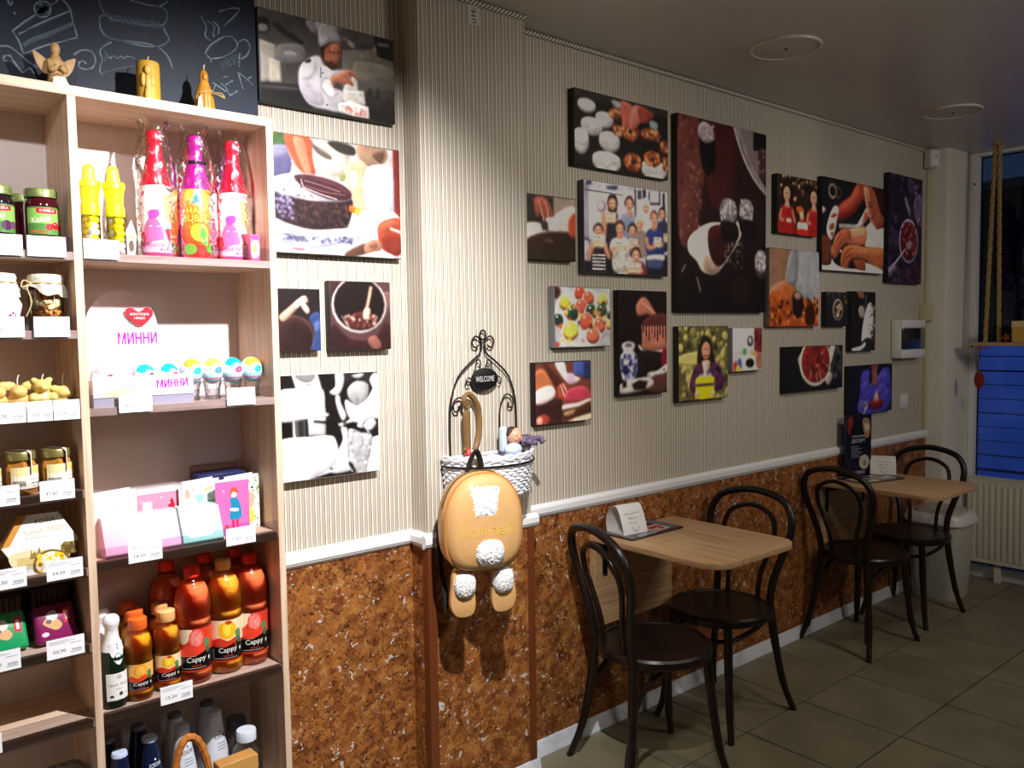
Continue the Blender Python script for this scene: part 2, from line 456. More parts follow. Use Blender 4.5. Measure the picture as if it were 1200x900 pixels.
OAK_Z = wood_mat('oak_board_upright', '#bb9a80', '#d4b79d', '#e2cbb3', 'z')
TABLE_WOOD = wood_mat('oak_tabletop', '#a9825a', '#c29b70', '#d3b086', 'y', 0.42, 70)
WHITE_TRIM = pm('white_painted_trim', '#e9e9ea', 0.4)
WHITE_WALL = pm('white_plaster', '#dcdad2', 0.6, noise=0.02, nscale=4)
CEIL = pm('satin_stretch_ceiling', '#c9c6bd', 0.32, noise=0.01, nscale=2)
TILE = None
def tile_mat():
    m, nt, b = newmat('olive_floor_tile')
    g = nt.nodes.new('ShaderNodeNewGeometry')
    n = nt.nodes.new('ShaderNodeTexNoise'); n.inputs['Scale'].default_value = 5; n.inputs['Detail'].default_value = 6; nt.links.new(g.outputs['Position'], n.inputs['Vector'])
    oi = nt.nodes.new('ShaderNodeObjectInfo')
    r = ramp(nt, n.outputs['Fac'], [(0.35, '#756d56'), (0.65, '#867d64')])
    mr = nt.nodes.new('ShaderNodeMapRange'); mr.inputs['To Min'].default_value = 0.93; mr.inputs['To Max'].default_value = 1.05
    nt.links.new(oi.outputs['Random'], mr.inputs['Value'])
    vm = nt.nodes.new('ShaderNodeVectorMath'); vm.operation = 'SCALE'; nt.links.new(r.outputs[0], vm.inputs[0]); nt.links.new(mr.outputs[0], vm.inputs['Scale'])
    nt.links.new(vm.outputs[0], b.inputs['Base Color']); b.inputs['Roughness'].default_value = 0.45; b.inputs['Specular IOR Level'].default_value = 0.4
    return m
TILE = tile_mat()
GROUT = pm('dark_grout', '#2a221a', 0.9)
BLACK_METAL = pm('black_metal', '#121212', 0.4, 0.6)

ZC = 2.605          # ceiling height
XL, XW, YB = -2.199, 5.47, -4.4705   # left wall, window plane, rear wall
# ---------------------------------------------------------------- floor with tiles
floor = struct('floor', MB().box(XL-0.1, XW+0.12, YB-0.1, 0.1, -0.12, -0.004), GROUT)
s = 0.40663; gap = 0.0030
def tile_mesh(wx):
    return MB().box(gap, wx-gap, -s+gap, -gap, -0.006, 0.0, 0.0012).mesh('floor_tile', TILE)
full = tile_mesh(s); last = tile_mesh(XW-(2.68048+6*s))
for i in range(19):
    for j in range(11):
        ob('floor_tile', last if i == 18 else full, None, floor, (2.68048+(i-12)*s, 0.0023-j*s-0.0023, 0))
# ---------------------------------------------------------------- ceiling, walls
struct('ceiling', MB().box(XL-0.1, XW+0.12, YB-0.1, 0.1, ZC, ZC+0.1), CEIL)
wb = struct('wall_back', MB().box(XL-0.1, 5.15, 0.0, 0.12, 0.0, ZC), WALLPAPER)
CX0, CX1, CY = 1.436, 1.864, -0.09        # the pier standing out of the wall
pier = struct('wall_pier', MB().box(CX0, CX1, CY, 0.0, 0.0, ZC), WALLPAPER)
struct('wall_left', MB().box(XL-0.1, XL, YB, 0.0, 0.0, ZC), WHITE_WALL)
struct('wall_front', MB().box(XL-0.1, XW+0.12, YB-0.1, YB, 0.0, ZC), WHITE_WALL)
# cork wainscot
ZK = 0.90
for n, (x0, x1, y) in enumerate(((0.9, CX0, 0.0), (CX1, 5.15, 0.0), (XL, 0.0, 0.0))):
    ob('cork_panel', MB().box(x0, x1, y-0.006, y, 0.0, ZK), CORK, wb)
ob('cork_panel', MB().box(CX0-0.005, CX1+0.005, CY-0.006, CY, 0.0, ZK), CORK, pier)
ob('cork_panel', MB().box(CX0-0.006, CX0, CY-0.006, -0.006, 0.0, ZK), CORK, pier)
ob('cork_panel', MB().box(CX1, CX1+0.006, CY-0.006, -0.006, 0.0, ZK), CORK, pier)
BROWN_STRIP = pm('brown_corner_strip', '#6b3517', 0.45)
for x, sg in ((CX0, -1), (CX1, 1)):
    m = MB()
    m.prism([(x+sg*0.0085, CY-0.0085), (x+sg*0.0085, CY+0.018), (x+sg*0.006, CY+0.018), (x+sg*0.006, CY-0.006), (x-sg*0.022, CY-0.006), (x-sg*0.022, CY-0.0085)], 0.0, ZK, 'xy')
    ob('corner_strip', m, BROWN_STRIP, pier)
# dado rail
RP = [(0.0, 0.886), (-0.010, 0.886), (-0.012, 0.892), (-0.016, 0.893), (-0.018, 0.899), (-0.020, 0.901), (-0.020, 0.920), (-0.015, 0.925), (-0.010, 0.926), (-0.006, 0.932), (0.0, 0.932)]
def rail(name, x0, x1, y):
    return struct(name, MB().prism([(y+a, b) for a, b in RP], x0, x1, 'yz'), WHITE_TRIM)
rail('trim_1', 0.893, CX0, 0.0); rail('trim_2', CX1, 5.15, 0.0); rail('trim_3', XL, -0.003, 0.0)
m = MB().prism([(CY+a, b) for a, b in RP], CX0-0.022, CX1+0.022, 'yz')
m.prism([(CX0+a, b) for a, b in RP], CY, -0.022, 'xz'); m.prism([(CX1-a, b) for a, b in RP], CY, -0.022, 'xz')
struct('trim_4', m, WHITE_TRIM)
# skirting
SP = [(-0.006, 0.0), (-0.020, 0.0), (-0.020, 0.012), (-0.016, 0.018), (-0.017, 0.034), (-0.014, 0.040), (-0.014, 0.052), (-0.010, 0.060), (-0.006, 0.060)]
SKIRT = pm('white_plastic_skirting', '#d9dde6', 0.35, noise=0.08, nscale=40)
def skirt(name, x0, x1, y): return struct(name, MB().prism([(y+a, b) for a, b in SP], x0, x1, 'yz'), SKIRT)
skirt('baseboard_right', CX1+0.021, 5.15, 0.0); skirt('baseboard_left', 0.9, CX0-0.021, 0.0)
m = MB().prism([(CY+a, b) for a, b in SP], CX0-0.02, CX1+0.02, 'yz')
m.prism([(CX1-a, b) for a, b in SP], CY, -0.02, 'xz'); m.prism([(CX0+a, b) for a, b in SP], CY, -0.02, 'xz')
struct('baseboard_pier', m, SKIRT)
# twisted cord along the ceiling
def cord_mat():
    m, nt, b = newmat('twisted_cord')
    g = nt.nodes.new('ShaderNodeNewGeometry'); sx = nt.nodes.new('ShaderNodeSeparateXYZ'); nt.links.new(g.outputs['Position'], sx.inputs[0])
    a = nt.nodes.new('ShaderNodeMath'); a.operation = 'SUBTRACT'; nt.links.new(sx.outputs[0], a.inputs[0]); nt.links.new(sx.outputs[2], a.inputs[1])
    d = nt.nodes.new('ShaderNodeMath'); d.operation = 'DIVIDE'; d.inputs[1].default_value = 0.0155; nt.links.new(a.outputs[0], d.inputs[0])
    f = nt.nodes.new('ShaderNodeMath'); f.operation = 'FRACT'; nt.links.new(d.outputs[0], f.inputs[0])
    r = ramp(nt, f.outputs[0], [(0.0, '#efe9dd'), (0.55, '#e4dccd'), (0.62, '#3c352c'), (0.92, '#3c352c'), (0.97, '#efe9dd')])
    nt.links.new(r.outputs[0], b.inputs['Base Color']); b.inputs['Roughness'].default_value = 0.7
    return m
CORD = cord_mat()
def cord(name, x0, x1, y):
    n = int((x1-x0)/0.0155*2); path = [(x0+(x1-x0)*i/n, y, ZC-0.009) for i in range(n+1)]
    return struct(name, MB().tube(path, [0.0085 if i % 2 else 0.0068 for i in range(n+1)], 8), CORD)
cord('trim_5', CX0, CX1, CY-0.006); cord('trim_6', CX1+0.001, 5.15, -0.006); cord('trim_7', XL, CX0-0.001, -0.006)
# ---------------------------------------------------------------- far end: white jamb pier, window wall
jm = MB().prism([(5.15, 0.12), (5.15, -0.085), (5.157, -0.105), (5.175, -0.115), (XW+0.02, -0.122), (XW+0.02, 0.12)], 0.0, ZC, 'xy')
struct('wall_window_jamb', jm, pm('ivory_plaster', '#dedbcf', 0.5, noise=0.02, nscale=5))
WY0, WY1 = -0.122, -2.75
struct('wall_right', MB().box(XW, XW+0.12, YB, WY1, 0.0, ZC), WHITE_WALL)
FR = pm('white_window_profile', '#e3e6ea', 0.35)
m = MB(); fx0, fx1 = XW-0.005, XW+0.06
m.box(fx0, fx1, WY0-0.036, WY0, 0.0, ZC, 0.003); m.box(fx0, fx1, WY1, WY1+0.04, 0.0, ZC, 0.003)
m.box(fx0, fx1, WY1+0.04, WY0-0.036, 0.0, 0.075, 0.003); m.box(fx0, fx1, WY1+0.04, WY0-0.036, ZC-0.022, ZC, 0.003)
m.box(fx0, fx1, -1.46, -1.40, 0.075, ZC-0.022, 0.003)
win = struct('window_1', m, FR)
GL = clear_mat('window_glass', (0.93, 0.96, 0.97), 0.0, 0.0, fres=1.35)
GASK = pm('black_window_gasket', '#0b0c0e', 0.6)
for y0, y1 in ((-1.40, WY0-0.036), (WY1+0.04, -1.46)):
    ob('window_pane', MB().box(XW+0.050, XW+0.056, y0, y1, 0.075, ZC-0.022), GL, win)
    m = MB()
    for a, b_, c, d in ((y0, y0+0.006, 0.075, ZC-0.022), (y1-0.006, y1, 0.075, ZC-0.022), (y0, y1, 0.075, 0.083), (y0, y1, ZC-0.030, ZC-0.022)):
        m.box(XW+0.040, XW+0.050, a, b_, c, d)
    ob('gasket', m, GASK, win)
for z in (2.42, 1.43): ob('screw_cap', MB().lathe([(0, 0), (0.006, 0), (0.006, -0.003), (0, -0.004)], (fx0, WY0-0.018, z), 10, 'x'), GASK, win)
# ---------------------------------------------------------------- outside: pavement, steps, street and a dark house opposite
PAVE = pm('frosty_pavement', '#a2aaba', 0.8, noise=0.12, nscale=0.9)
ROAD = pm('wet_asphalt', '#767c88', 0.6, noise=0.15, nscale=3)
pv = struct('floor_pavement', MB().box(XW+0.12, 60, -25, 25, -0.5, -0.26), PAVE)
stp = thing('concrete_steps', 'wide concrete steps and kerbs outside the window', 'steps', (XW+0.12, 0, 0))
for k, (x0, x1, z) in enumerate(((0.0, 0.5, -0.02), (0.5, 0.85, -0.10), (0.85, 1.2, -0.18))):
    ob('step', MB().box(x0, x1, -6, 6, -0.26, z, 0.01), PAVE, stp)
for k, (x0, x1, z, mt) in enumerate(((2.6, 2.8, -0.15, PAVE), (2.8, 5.0, -0.25, ROAD))):
    ob('road_strip' if mt is ROAD else 'kerb', MB().box(x0, x1, -20, 20, -0.262, z), mt, stp)
fn = thing('plank_fence', 'pale horizontal plank fence across the pavement seen through the window', 'fence', (11.2, 0, -0.26))
FPL = pm('pale_fence_plank', '#b4bac6', 0.8, noise=0.15, nscale=2)
for k in range(9): ob('plank', MB().box(-0.02, 0.02, -7.0, 9.0, 0.04+k*0.176, 0.04+k*0.176+(0.166 if k % 3 else 0.158), 0.004), FPL, fn)
for k in range(9): ob('post', MB().box(0.02, 0.10, -6.9+k*1.95, -6.8+k*1.95, 0.0, 1.62), pm('dark_fence_post', '#2b303a', 0.8), fn)
HW = pm('dark_house_wall', '#15171d', 0.9, noise=0.2, nscale=1.0)
hs = thing('house', 'dark house across the street seen through the window at dusk', 'building', (32, 0, -0.26))
ob('facade', MB().box(0, 8, -18, 18, 0, 6.6), HW, hs)
ob('roof', MB().prism([(-0.4, 6.6), (8.4, 6.6), (4, 7.6)], -18.3, 18.3, 'xz'), pm('dark_roof', '#0d0e12', 0.8), hs)
for k in range(7):
    f = ob('house_window', MB().box(-0.04, 0.02, -15+k*4.6, -13.4+k*4.6, 1.6, 3.6), pm('house_window_trim', '#1f2430', 0.6), hs)
    ob('pane', MB().box(-0.05, -0.04, -14.9+k*4.6, -13.5+k*4.6, 1.7, 3.5), pm('night_pane', '#0a1020', 0.1), f)
# ---------------------------------------------------------------- ceiling fixtures
DISC = pm('ceiling_disc_plastic', '#cbc6bc', 0.45)
def ceiling_disc(x, y, label):
    t = thing('ceiling_lamp', label, 'ceiling lamp', (x, y, ZC), 0, 'unlit round ceiling lamps')
    ob('cover', MB().lathe([(0, -0.007), (0.105, -0.007), (0.115, -0.005), (0.117, 0.0), (0, 0.0)], seg=48), DISC, t)
    ob('rim', MB().tube([(0.124*math.cos(a*PI/24), 0.124*math.sin(a*PI/24), -0.004) for a in range(48)], 0.006, 8, True), pm('disc_rim', '#d3cbc2', 0.4), t)
    ob('centre_screw', MB().lathe([(0, -0.012), (0.006, -0.011), (0.007, -0.006)], seg=12), pm('screw_dark', '#4a3b34', 0.5), t)
ceiling_disc(2.832, -0.468, 'flat unlit round ceiling lamp above the large truffle canvas, nearer of two')
ceiling_disc(4.308, -0.472, 'flat unlit round ceiling lamp nearer to the window')
# track spotlights that give the room its light (above the frame); two are added for bounce and fill
def track_light(i, label):
    p = Vector(SPOT_AT[i]); d = (Vector(SPOT_AIM[i])-p).normalized()
    t = thing('track_spotlight', label, 'spotlight', (p.x, p.y, ZC), 0, 'track spotlights on the ceiling')
    ob('base', MB().lathe([(0, 0), (0.05, 0), (0.05, -0.02), (0.04, -0.025), (0, -0.025)], seg=20), pm('spot_white', '#dddddd', 0.4), t)
    h = p.z-ZC
    q = Vector((0, 0, h))-d*0.05
    ob('arm', MB().tube([(0, 0, -0.02), q], 0.008, 8), pm('spot_white', '#dddddd', 0.4), t)
    R = d.to_track_quat('Z', 'Y').to_matrix().to_4x4()
    mm = MB().lathe([(0, -0.115), (0.03, -0.115), (0.038, -0.105), (0.045, -0.01), (0.041, -0.01), (0.034, -0.09), (0, -0.095)], seg=20)
    mm.move(Matrix.Translation((0, 0, h)) @ R)
    ob('lamp_head', mm, pm('spot_white', '#dddddd', 0.4), t)
track_light(0, 'white track spotlight aimed at the oak display shelf')
track_light(1, 'white track spotlight aimed at the nearer cafe table')
track_light(2, 'white track spotlight aimed at the farther cafe table')
track_light(3, 'added white bounce spotlight behind the viewer on the left')  # unseen lamp added to bounce light off the floor
track_light(5, 'added white soft fill spotlight in the middle of the room behind the tables')  # out of view, added as soft fill on the wall and jamb
track_light(4, 'white track spotlight aimed at the chalkboard end of the shelving')
# ---------------------------------------------------------------- oak display shelving
def obw(name, mb, mat, root):
    return ob(name, mb, mat, root, -Vector(root.location))
SF = -0.255
shelf = thing('shelving_unit', 'tall oak display shelving unit with price rails, full of sweets and bottles', 'shelving', (0.445, -0.13, 0))
for x0, x1 in ((0.0, 0.017), (0.434, 0.451), (0.873, 0.890)):
    obw('upright_panel', MB().box(x0, x1, SF, -0.027, 0.0, 2.066, 0.0008), OAK_Z, shelf)
obw('top_board', MB().box(0.0, 0.890, SF, -0.012, 2.066, 2.087, 0.0008), OAK_X, shelf)
obw('back_panel', MB().box(0.0, 0.890, -0.034, -0.027, 0.06, 2.066), pm('white_back_panel', '#dfd2ce', 0.35), shelf)
obw('plinth', MB().box(0.017, 0.873, SF+0.02, SF+0.036, 0.0, 0.06), OAK_X, shelf)
RZ = [1.738, 1.401, 1.061, 0.717, 0.378]
LZ = [1.738, 1.571, 1.399, 1.226, 1.054, 0.885, 0.717, 0.378]
CLEAR = clear_mat('clear_plastic_strip', (0.90, 0.90, 0.96), 0.10, 0.08, fres=1.35)
def board(x0, x1, z):
    obw('shelf_board', MB().box(x0, x1, SF+0.003, -0.034, z-0.018, z, 0.0008), OAK_X, shelf)
for z in RZ + [0.078]: board(0.451, 0.873, z)
for z in LZ + [0.078]: board(0.017, 0.434, z)
for x0, x1, zs in ((0.452, 0.872, RZ[:4]), (0.018, 0.433, LZ[:7])):
    for z in zs:
        m = MB().box(x0, x1, SF-0.0016, SF, z-0.019, z+0.030)
        obw('price_rail', m, CLEAR, shelf)
# price tickets
TW, TH = 0.071, 0.042
def ticket(x0, x1, zc, price, label, tilt=0.0):
    w_ = x1-x0
    t = thing('price_ticket', label, 'price tag', ((x0+x1)/2, SF-0.0022, zc), 0, 'white price tickets on the shelf edge')
    ob('card', MB().box(-w_/2, w_/2, -0.0012, 0.0, -TH/2, TH/2), pm('ticket_card', '#f4f4f6', 0.5), t)
    a = Art(w_, TH, None)
    for k, (y, xe) in enumerate(((10, 60), (17, 75), (24, 48))): a.R('#a9abb2', 6, y, xe, y+2.5)
    if price: a.T('#4a4d55', price, 16, 56, 50, 76)
    for k in range(9): a.R('#8e929c', 66+k*3, 62, 67.4+k*3, 74)
    a.R('#b9bcc4', 62, 30, 92, 33); a.R('#9ea1ab', 62, 78, 92, 81)
    a.build('lettering', t, flat(-0.0014, -w_/2, -TH/2), PAPER)
TZ = 0.008
for x0, x1, k, pr, lb in (
    (0.268, 0.339, 0, '50,20', 'white price ticket under the fig jam jar, top left shelf'),
    (0.347, 0.419, 0, '50,20', 'white price ticket under the cherry jam jar, top left shelf'),
    (0.264, 0.335, 1, '127,50', 'white price ticket under the jar with the paper tag'),
    (0.352, 0.419, 1, '127,90', 'white price ticket under the layered nut jar'),
    (0.262, 0.330, 2, '12,70', 'white price ticket leftmost under the row of wax figures'),
    (0.332, 0.379, 2, '16,60', 'white price ticket in the middle under the row of wax figures'),
    (0.381, 0.431, 2, '12,40', 'white price ticket rightmost under the row of wax figures'),
    (0.242, 0.311, 3, '47,60', 'white price ticket at the frame edge under the honey jars'),
    (0.348, 0.414, 3, '47,60', 'white price ticket under the right honey jar'),
    (0.246, 0.316, 4, '54,50', 'white price ticket at the frame edge under the hexagonal sweet box'),
    (0.353, 0.423, 4, '54,50', 'white price ticket beside the divider under the hexagonal sweet box'),
    (0.228, 0.298, 5, '50,90', 'white price ticket under the green biscuit pack'),
    (0.346, 0.419, 5, '50,90', 'white price ticket under the purple biscuit pack'),
    (0.187, 0.257, 6, '45,00', 'white price ticket at the frame edge of the empty shelf')):
    ticket(x0, x1, LZ[k]+TZ-(0.004 if k == 2 else 0), pr, lb)
for x0, x1, k, pr, lb in (
    (0.453, 0.524, 0, '95,00', 'white price ticket under the yellow candy tubes'),
    (0.510, 0.580, 1, '38,50', 'white price ticket under the pink lettered carton'),
    (0.752, 0.822, 1, '38,50', 'white price ticket under the surprise balls'),
    (0.516, 0.589, 2, '14,50', 'white price ticket under the pink and mint card boxes'),
    (0.738, 0.811, 2, '7,50', 'white price ticket under the girl greeting card'),
    (0.572, 0.645, 3, '13,20', 'white price ticket under the juice bottles')):
    ticket(x0, x1, RZ[k]+TZ, pr, lb)

# ---------------------------------------------------------------- juice bottles
def juice_label(kind, w_, h_):
    a = Art(w_, h_, '#e9c9a8')
    if kind == 'red':
        a.R('#d63a25', 0, 0, 100, 60); a.S('#f3d9b4', [(28, 0), (46, 0), (44, 18), (36, 34), (28, 30)])
        a.E('#f0584e', 53, 22, 11, 22); a.E('#e8857c', 53, 22, 8.5, 17)
        a.LL('#f3b5a6', 0.5, [[(53, 22), (53+9*math.cos(t*PI/4), 22+18*math.sin(t*PI/4))] for t in range(8)], False)
        a.S('#e5402c', [(30, 48), (44, 36), (58, 44), (66, 38), (70, 60), (30, 62)])
    elif kind == 'orange':
        a.R('#f0b25a', 0, 0, 100, 60); a.E('#f49a1d', 52, 24, 12, 24); a.E('#f7b544', 52, 24, 9, 18)
        a.LL('#fbd58b', 0.5, [[(52, 24), (52+9*math.cos(t*PI/4), 24+18*math.sin(t*PI/4))] for t in range(8)], False)
        a.S('#dc4326', [(24, 56), (34, 42), (46, 50), (60, 40), (74, 56), (74, 64), (24, 64)])
    else:
        a.R('#f0d3ab', 0, 0, 100, 60); a.S('#f2b21a', [(40, 12), (54, 2), (64, 14), (64, 36), (52, 46), (40, 36)])
        a.S('#f7d64a', [(45, 14), (55, 8), (61, 20), (58, 34), (48, 36)]); a.E('#c23c22', 54, 6, 5, 5)
        a.S('#cf3a22', [(26, 50), (40, 42), (52, 50), (64, 44), (74, 50), (74, 64), (26, 64)])
    a.S('#4f8a55', [(64, 30), (72, 26), (74, 44), (67, 50)]); a.S('#2f6a42', [(66, 46), (72, 44), (73, 58), (67, 58)])
    a.P('#0e0c0c', [(0, 62), (50, 64), (66, 54), (100, 56), (100, 96), (0, 96)])
    a.R('#c23018', 0, 96, 100, 100)
    a.T('#f6f2ec', 'Cappy', 38, 66, 66, 82, 3)
    a.R('#8a2c22', 45, 84.5, 60, 88); a.R('#b9b2ac', 30, 91, 66, 92.2)
    a.R('#6f6a68', 27, 68, 31, 90); a.E('#cfd6cf', 72, 73, 1.6, 5)
    return a
def juice_bottle(big, kind, x, y, z, label, back=False, rz=0.0, group='juice bottles on the shelf'):
    H, R = (0.280, 0.0425) if big else (0.190, 0.0300)
    liq = {'red': '#ff7646', 'peach': '#ffa02c', 'orange': '#ffa41c'}[kind]
    cap = {'red': '#e8301f', 'peach': '#ffb878', 'orange': '#ff6a26'}[kind]
    t = thing('juice_bottle', label, 'bottle', (x, y, z), rz, group)
    if big:
        pr = [(0.0, 0.004), (0.030, 0.0), (0.038, 0.004), (R, 0.016), (R, 0.030), (0.0405, 0.033), (0.0405, 0.137), (R, 0.141), (R, 0.150), (0.0395, 0.157), (R, 0.165), (0.0432, 0.185), (0.0420, 0.205), (0.0375, 0.224), (0.030, 0.238), (0.0215, 0.248), (0.0165, 0.254), (0.0165, 0.258)]
        fill = 0.238
        cp = [(0, 0.2800), (0.0165, 0.2800), (0.0185, 0.2780), (0.0190, 0.2580), (0.0175, 0.2565), (0, 0.2565)]
        l0, l1, lr = 0.033, 0.137, 0.0412
    else:
        pr = [(0.0, 0.003), (0.022, 0.0), (0.027, 0.003), (R, 0.012), (R, 0.022), (0.0288, 0.024), (0.0288, 0.088), (R, 0.091), (R, 0.098), (0.0282, 0.104), (R, 0.110), (0.0303, 0.124), (0.0285, 0.140), (0.0235, 0.153), (0.0190, 0.160), (0.0175, 0.164)]
        fill = 0.150
        cp = [(0, 0.190), (0.0180, 0.190), (0.0205, 0.188), (0.0210, 0.166), (0.0195, 0.164), (0, 0.164)]
        l0, l1, lr = 0.024, 0.088, 0.0293
    def rad(zz, P=pr):
        for (r0, z0), (r1, z1) in zip(P, P[1:]):
            if z0 <= zz <= z1 and z1 > z0: return r0+(r1-r0)*(zz-z0)/(z1-z0)
        return P[-1][0]
    m = MB().lathe([(r*0.975 if r else 0, q) for r, q in pr if q <= fill] + [(rad(fill)*0.975, fill), (0, fill)], seg=28)
    mt = pm('juice_'+kind, liq, 0.35, spec=0.3, noise=0.06, nscale=25)
    pb = mt.node_tree.nodes['Principled BSDF']; pb.inputs['Subsurface Weight'].default_value = 0.85; pb.inputs['Subsurface Radius'].default_value = (0.05, 0.022, 0.008); pb.inputs['Subsurface Scale'].default_value = 1.0
    ob('juice', m, mt, t)
    ob('bottle_shell', MB().lathe(pr, seg=28), clear_mat('pet_plastic', (1.0, 0.99, 0.98), 0.01, 0.06, bump=0.15, bscale=60, fres=1.42), t)
    ob('cap', MB().lathe(cp[::-1], seg=28), pm('cap_'+kind, cap, 0.35), t)
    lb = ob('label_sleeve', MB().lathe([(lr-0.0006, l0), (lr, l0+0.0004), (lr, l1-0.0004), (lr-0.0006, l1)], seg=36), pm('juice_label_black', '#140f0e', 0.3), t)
    if not back:
        a = juice_label(kind, 1, 0.6)
        a.w, a.h = 2*PI*lr*0.62, l1-l0
        a.build('label_print', lb, cyl(lr, 2*PI*0.62, a.w, l0), GLOSSY, nu=18)
    return t
Z4 = RZ[3]
juice_bottle(True, 'red', 0.676, -0.188, Z4, 'large red grapefruit juice bottle left of the peach bottle', rz=-0.3)
juice_bottle(True, 'peach', 0.757, -0.178, Z4, 'large peach juice bottle with pale orange cap between two red ones', rz=-0.3)
juice_bottle(True, 'red', 0.8285, -0.170, Z4, 'large red grapefruit juice bottle against the oak side panel', rz=-0.3)
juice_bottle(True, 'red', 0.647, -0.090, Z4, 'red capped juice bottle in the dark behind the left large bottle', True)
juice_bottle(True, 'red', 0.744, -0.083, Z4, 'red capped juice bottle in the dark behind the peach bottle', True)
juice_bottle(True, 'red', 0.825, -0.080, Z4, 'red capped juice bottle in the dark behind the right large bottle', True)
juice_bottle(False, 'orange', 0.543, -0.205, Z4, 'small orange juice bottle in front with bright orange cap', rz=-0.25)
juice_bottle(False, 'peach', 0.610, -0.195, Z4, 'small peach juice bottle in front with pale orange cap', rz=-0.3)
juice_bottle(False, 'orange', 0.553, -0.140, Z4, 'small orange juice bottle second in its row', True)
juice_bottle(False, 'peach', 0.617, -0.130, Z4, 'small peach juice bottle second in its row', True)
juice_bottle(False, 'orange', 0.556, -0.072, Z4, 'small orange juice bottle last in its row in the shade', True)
# small sparkling wine bottles
def wine(x, y, label):
    t = thing('sparkling_wine_bottle', label, 'bottle', (x, y, Z4), 0, 'small sparkling wine bottles')
    pr = [(0, 0.004), (0.022, 0.0), (0.0275, 0.004), (0.0280, 0.012), (0.0280, 0.095), (0.0260, 0.115), (0.0200, 0.140), (0.0140, 0.160), (0.0130, 0.185), (0.0145, 0.188), (0, 0.19)]
    ob('glass', MB().lathe(pr, seg=24), pm('dark_green_glass', '#0c1f14', 0.08, spec=0.6), t)
    ob('foil', MB().lathe([(0.0232, 0.130), (0.0205, 0.142), (0.0148, 0.160), (0.0138, 0.180), (0.0165, 0.186), (0.0178, 0.194), (0.0172, 0.203), (0.012, 0.209), (0, 0.2105)], seg=24), pm('white_foil', '#e2e2e4', 0.32, bump=0.3, bscale=120), t)
    a = Art(0.05, 0.05, None); a.S('#d9dadd', [(0, 0), (100, 0), (88, 50), (50, 100), (12, 50)]); a.E('#9a9ca2', 50, 62, 16, 16); a.E('#d9dadd', 50, 62, 11, 11)
    for k in range(6): a.R('#85878d', 46, -60+k*16, 54, -50+k*16)
    def rr(z): return max(0.0285-(z-0.095)*0.16, 0.016)
    a.build('neck_bib', t, cyl(rr, 1.7, 0.05, 0.100, 0.25), PAPER, nu=8, nv=4)
    b_ = Art(0.055, 0.062, '#e4e3df')
    b_.E('#b9b6ae', 50, 14, 10, 8); b_.LL('#33323a', 1.8, [[(10, 46), (16, 38), (20, 48), (26, 40), (32, 46), (40, 38), (44, 46)], [(52, 46), (58, 36), (62, 48), (70, 40), (78, 46), (88, 40)]])
    b_.R('#6a686c', 36, 58, 62, 60); b_.E('#3a393f', 20, 84, 8, 5); b_.E('#3a393f', 55, 78, 8, 7); b_.R('#77757a', 74, 80, 92, 82)
    b_.build('label', t, cyl(0.0281, 2.0, 0.055, 0.020, 0.2), PAPER, nu=10)
    return t
wine(0.486, -0.208, 'small green sparkling wine bottle with white foil beside the divider')
wine(0.481, -0.140, 'second small wine bottle with white foil, behind the first')

# ---------------------------------------------------------------- top shelf right: children's party bottles in cellophane
def cello(t, R, H):
    m = MB(); n = 36; rings = []
    prof = [(R*1.04, 0.002), (R*1.10, 0.05*H), (R*1.12, 0.3*H), (R*1.10, 0.5*H), (R*1.06, 0.66*H), (R*0.96, 0.80*H), (R*0.76, 0.92*H), (R*0.66, 0.98*H), (R*0.86, 1.04*H)]
    for k, (r, z) in enumerate(prof):
        rings.append([m.bm.verts.new(((r*(1+0.05*math.sin(5*a*2*PI/n+k)+0.035*math.sin(11*a*2*PI/n-2*k)))*math.cos(a*2*PI/n), (r*(1+0.05*math.sin(5*a*2*PI/n+k)))*math.sin(a*2*PI/n), z+0.004*math.sin(7*a*2*PI/n)*(k > 5))) for a in range(n)])
    for p, q in zip(rings, rings[1:]):
        for i in range(n): m.bm.faces.new((p[i], p[(i+1) % n], q[(i+1) % n], q[i]))
    ob('cellophane', m, clear_mat('cellophane', (0.97, 0.97, 0.98), 0.03, 0.08, bump=1.0, bscale=22, fres=1.36), t, sharp=1.2)
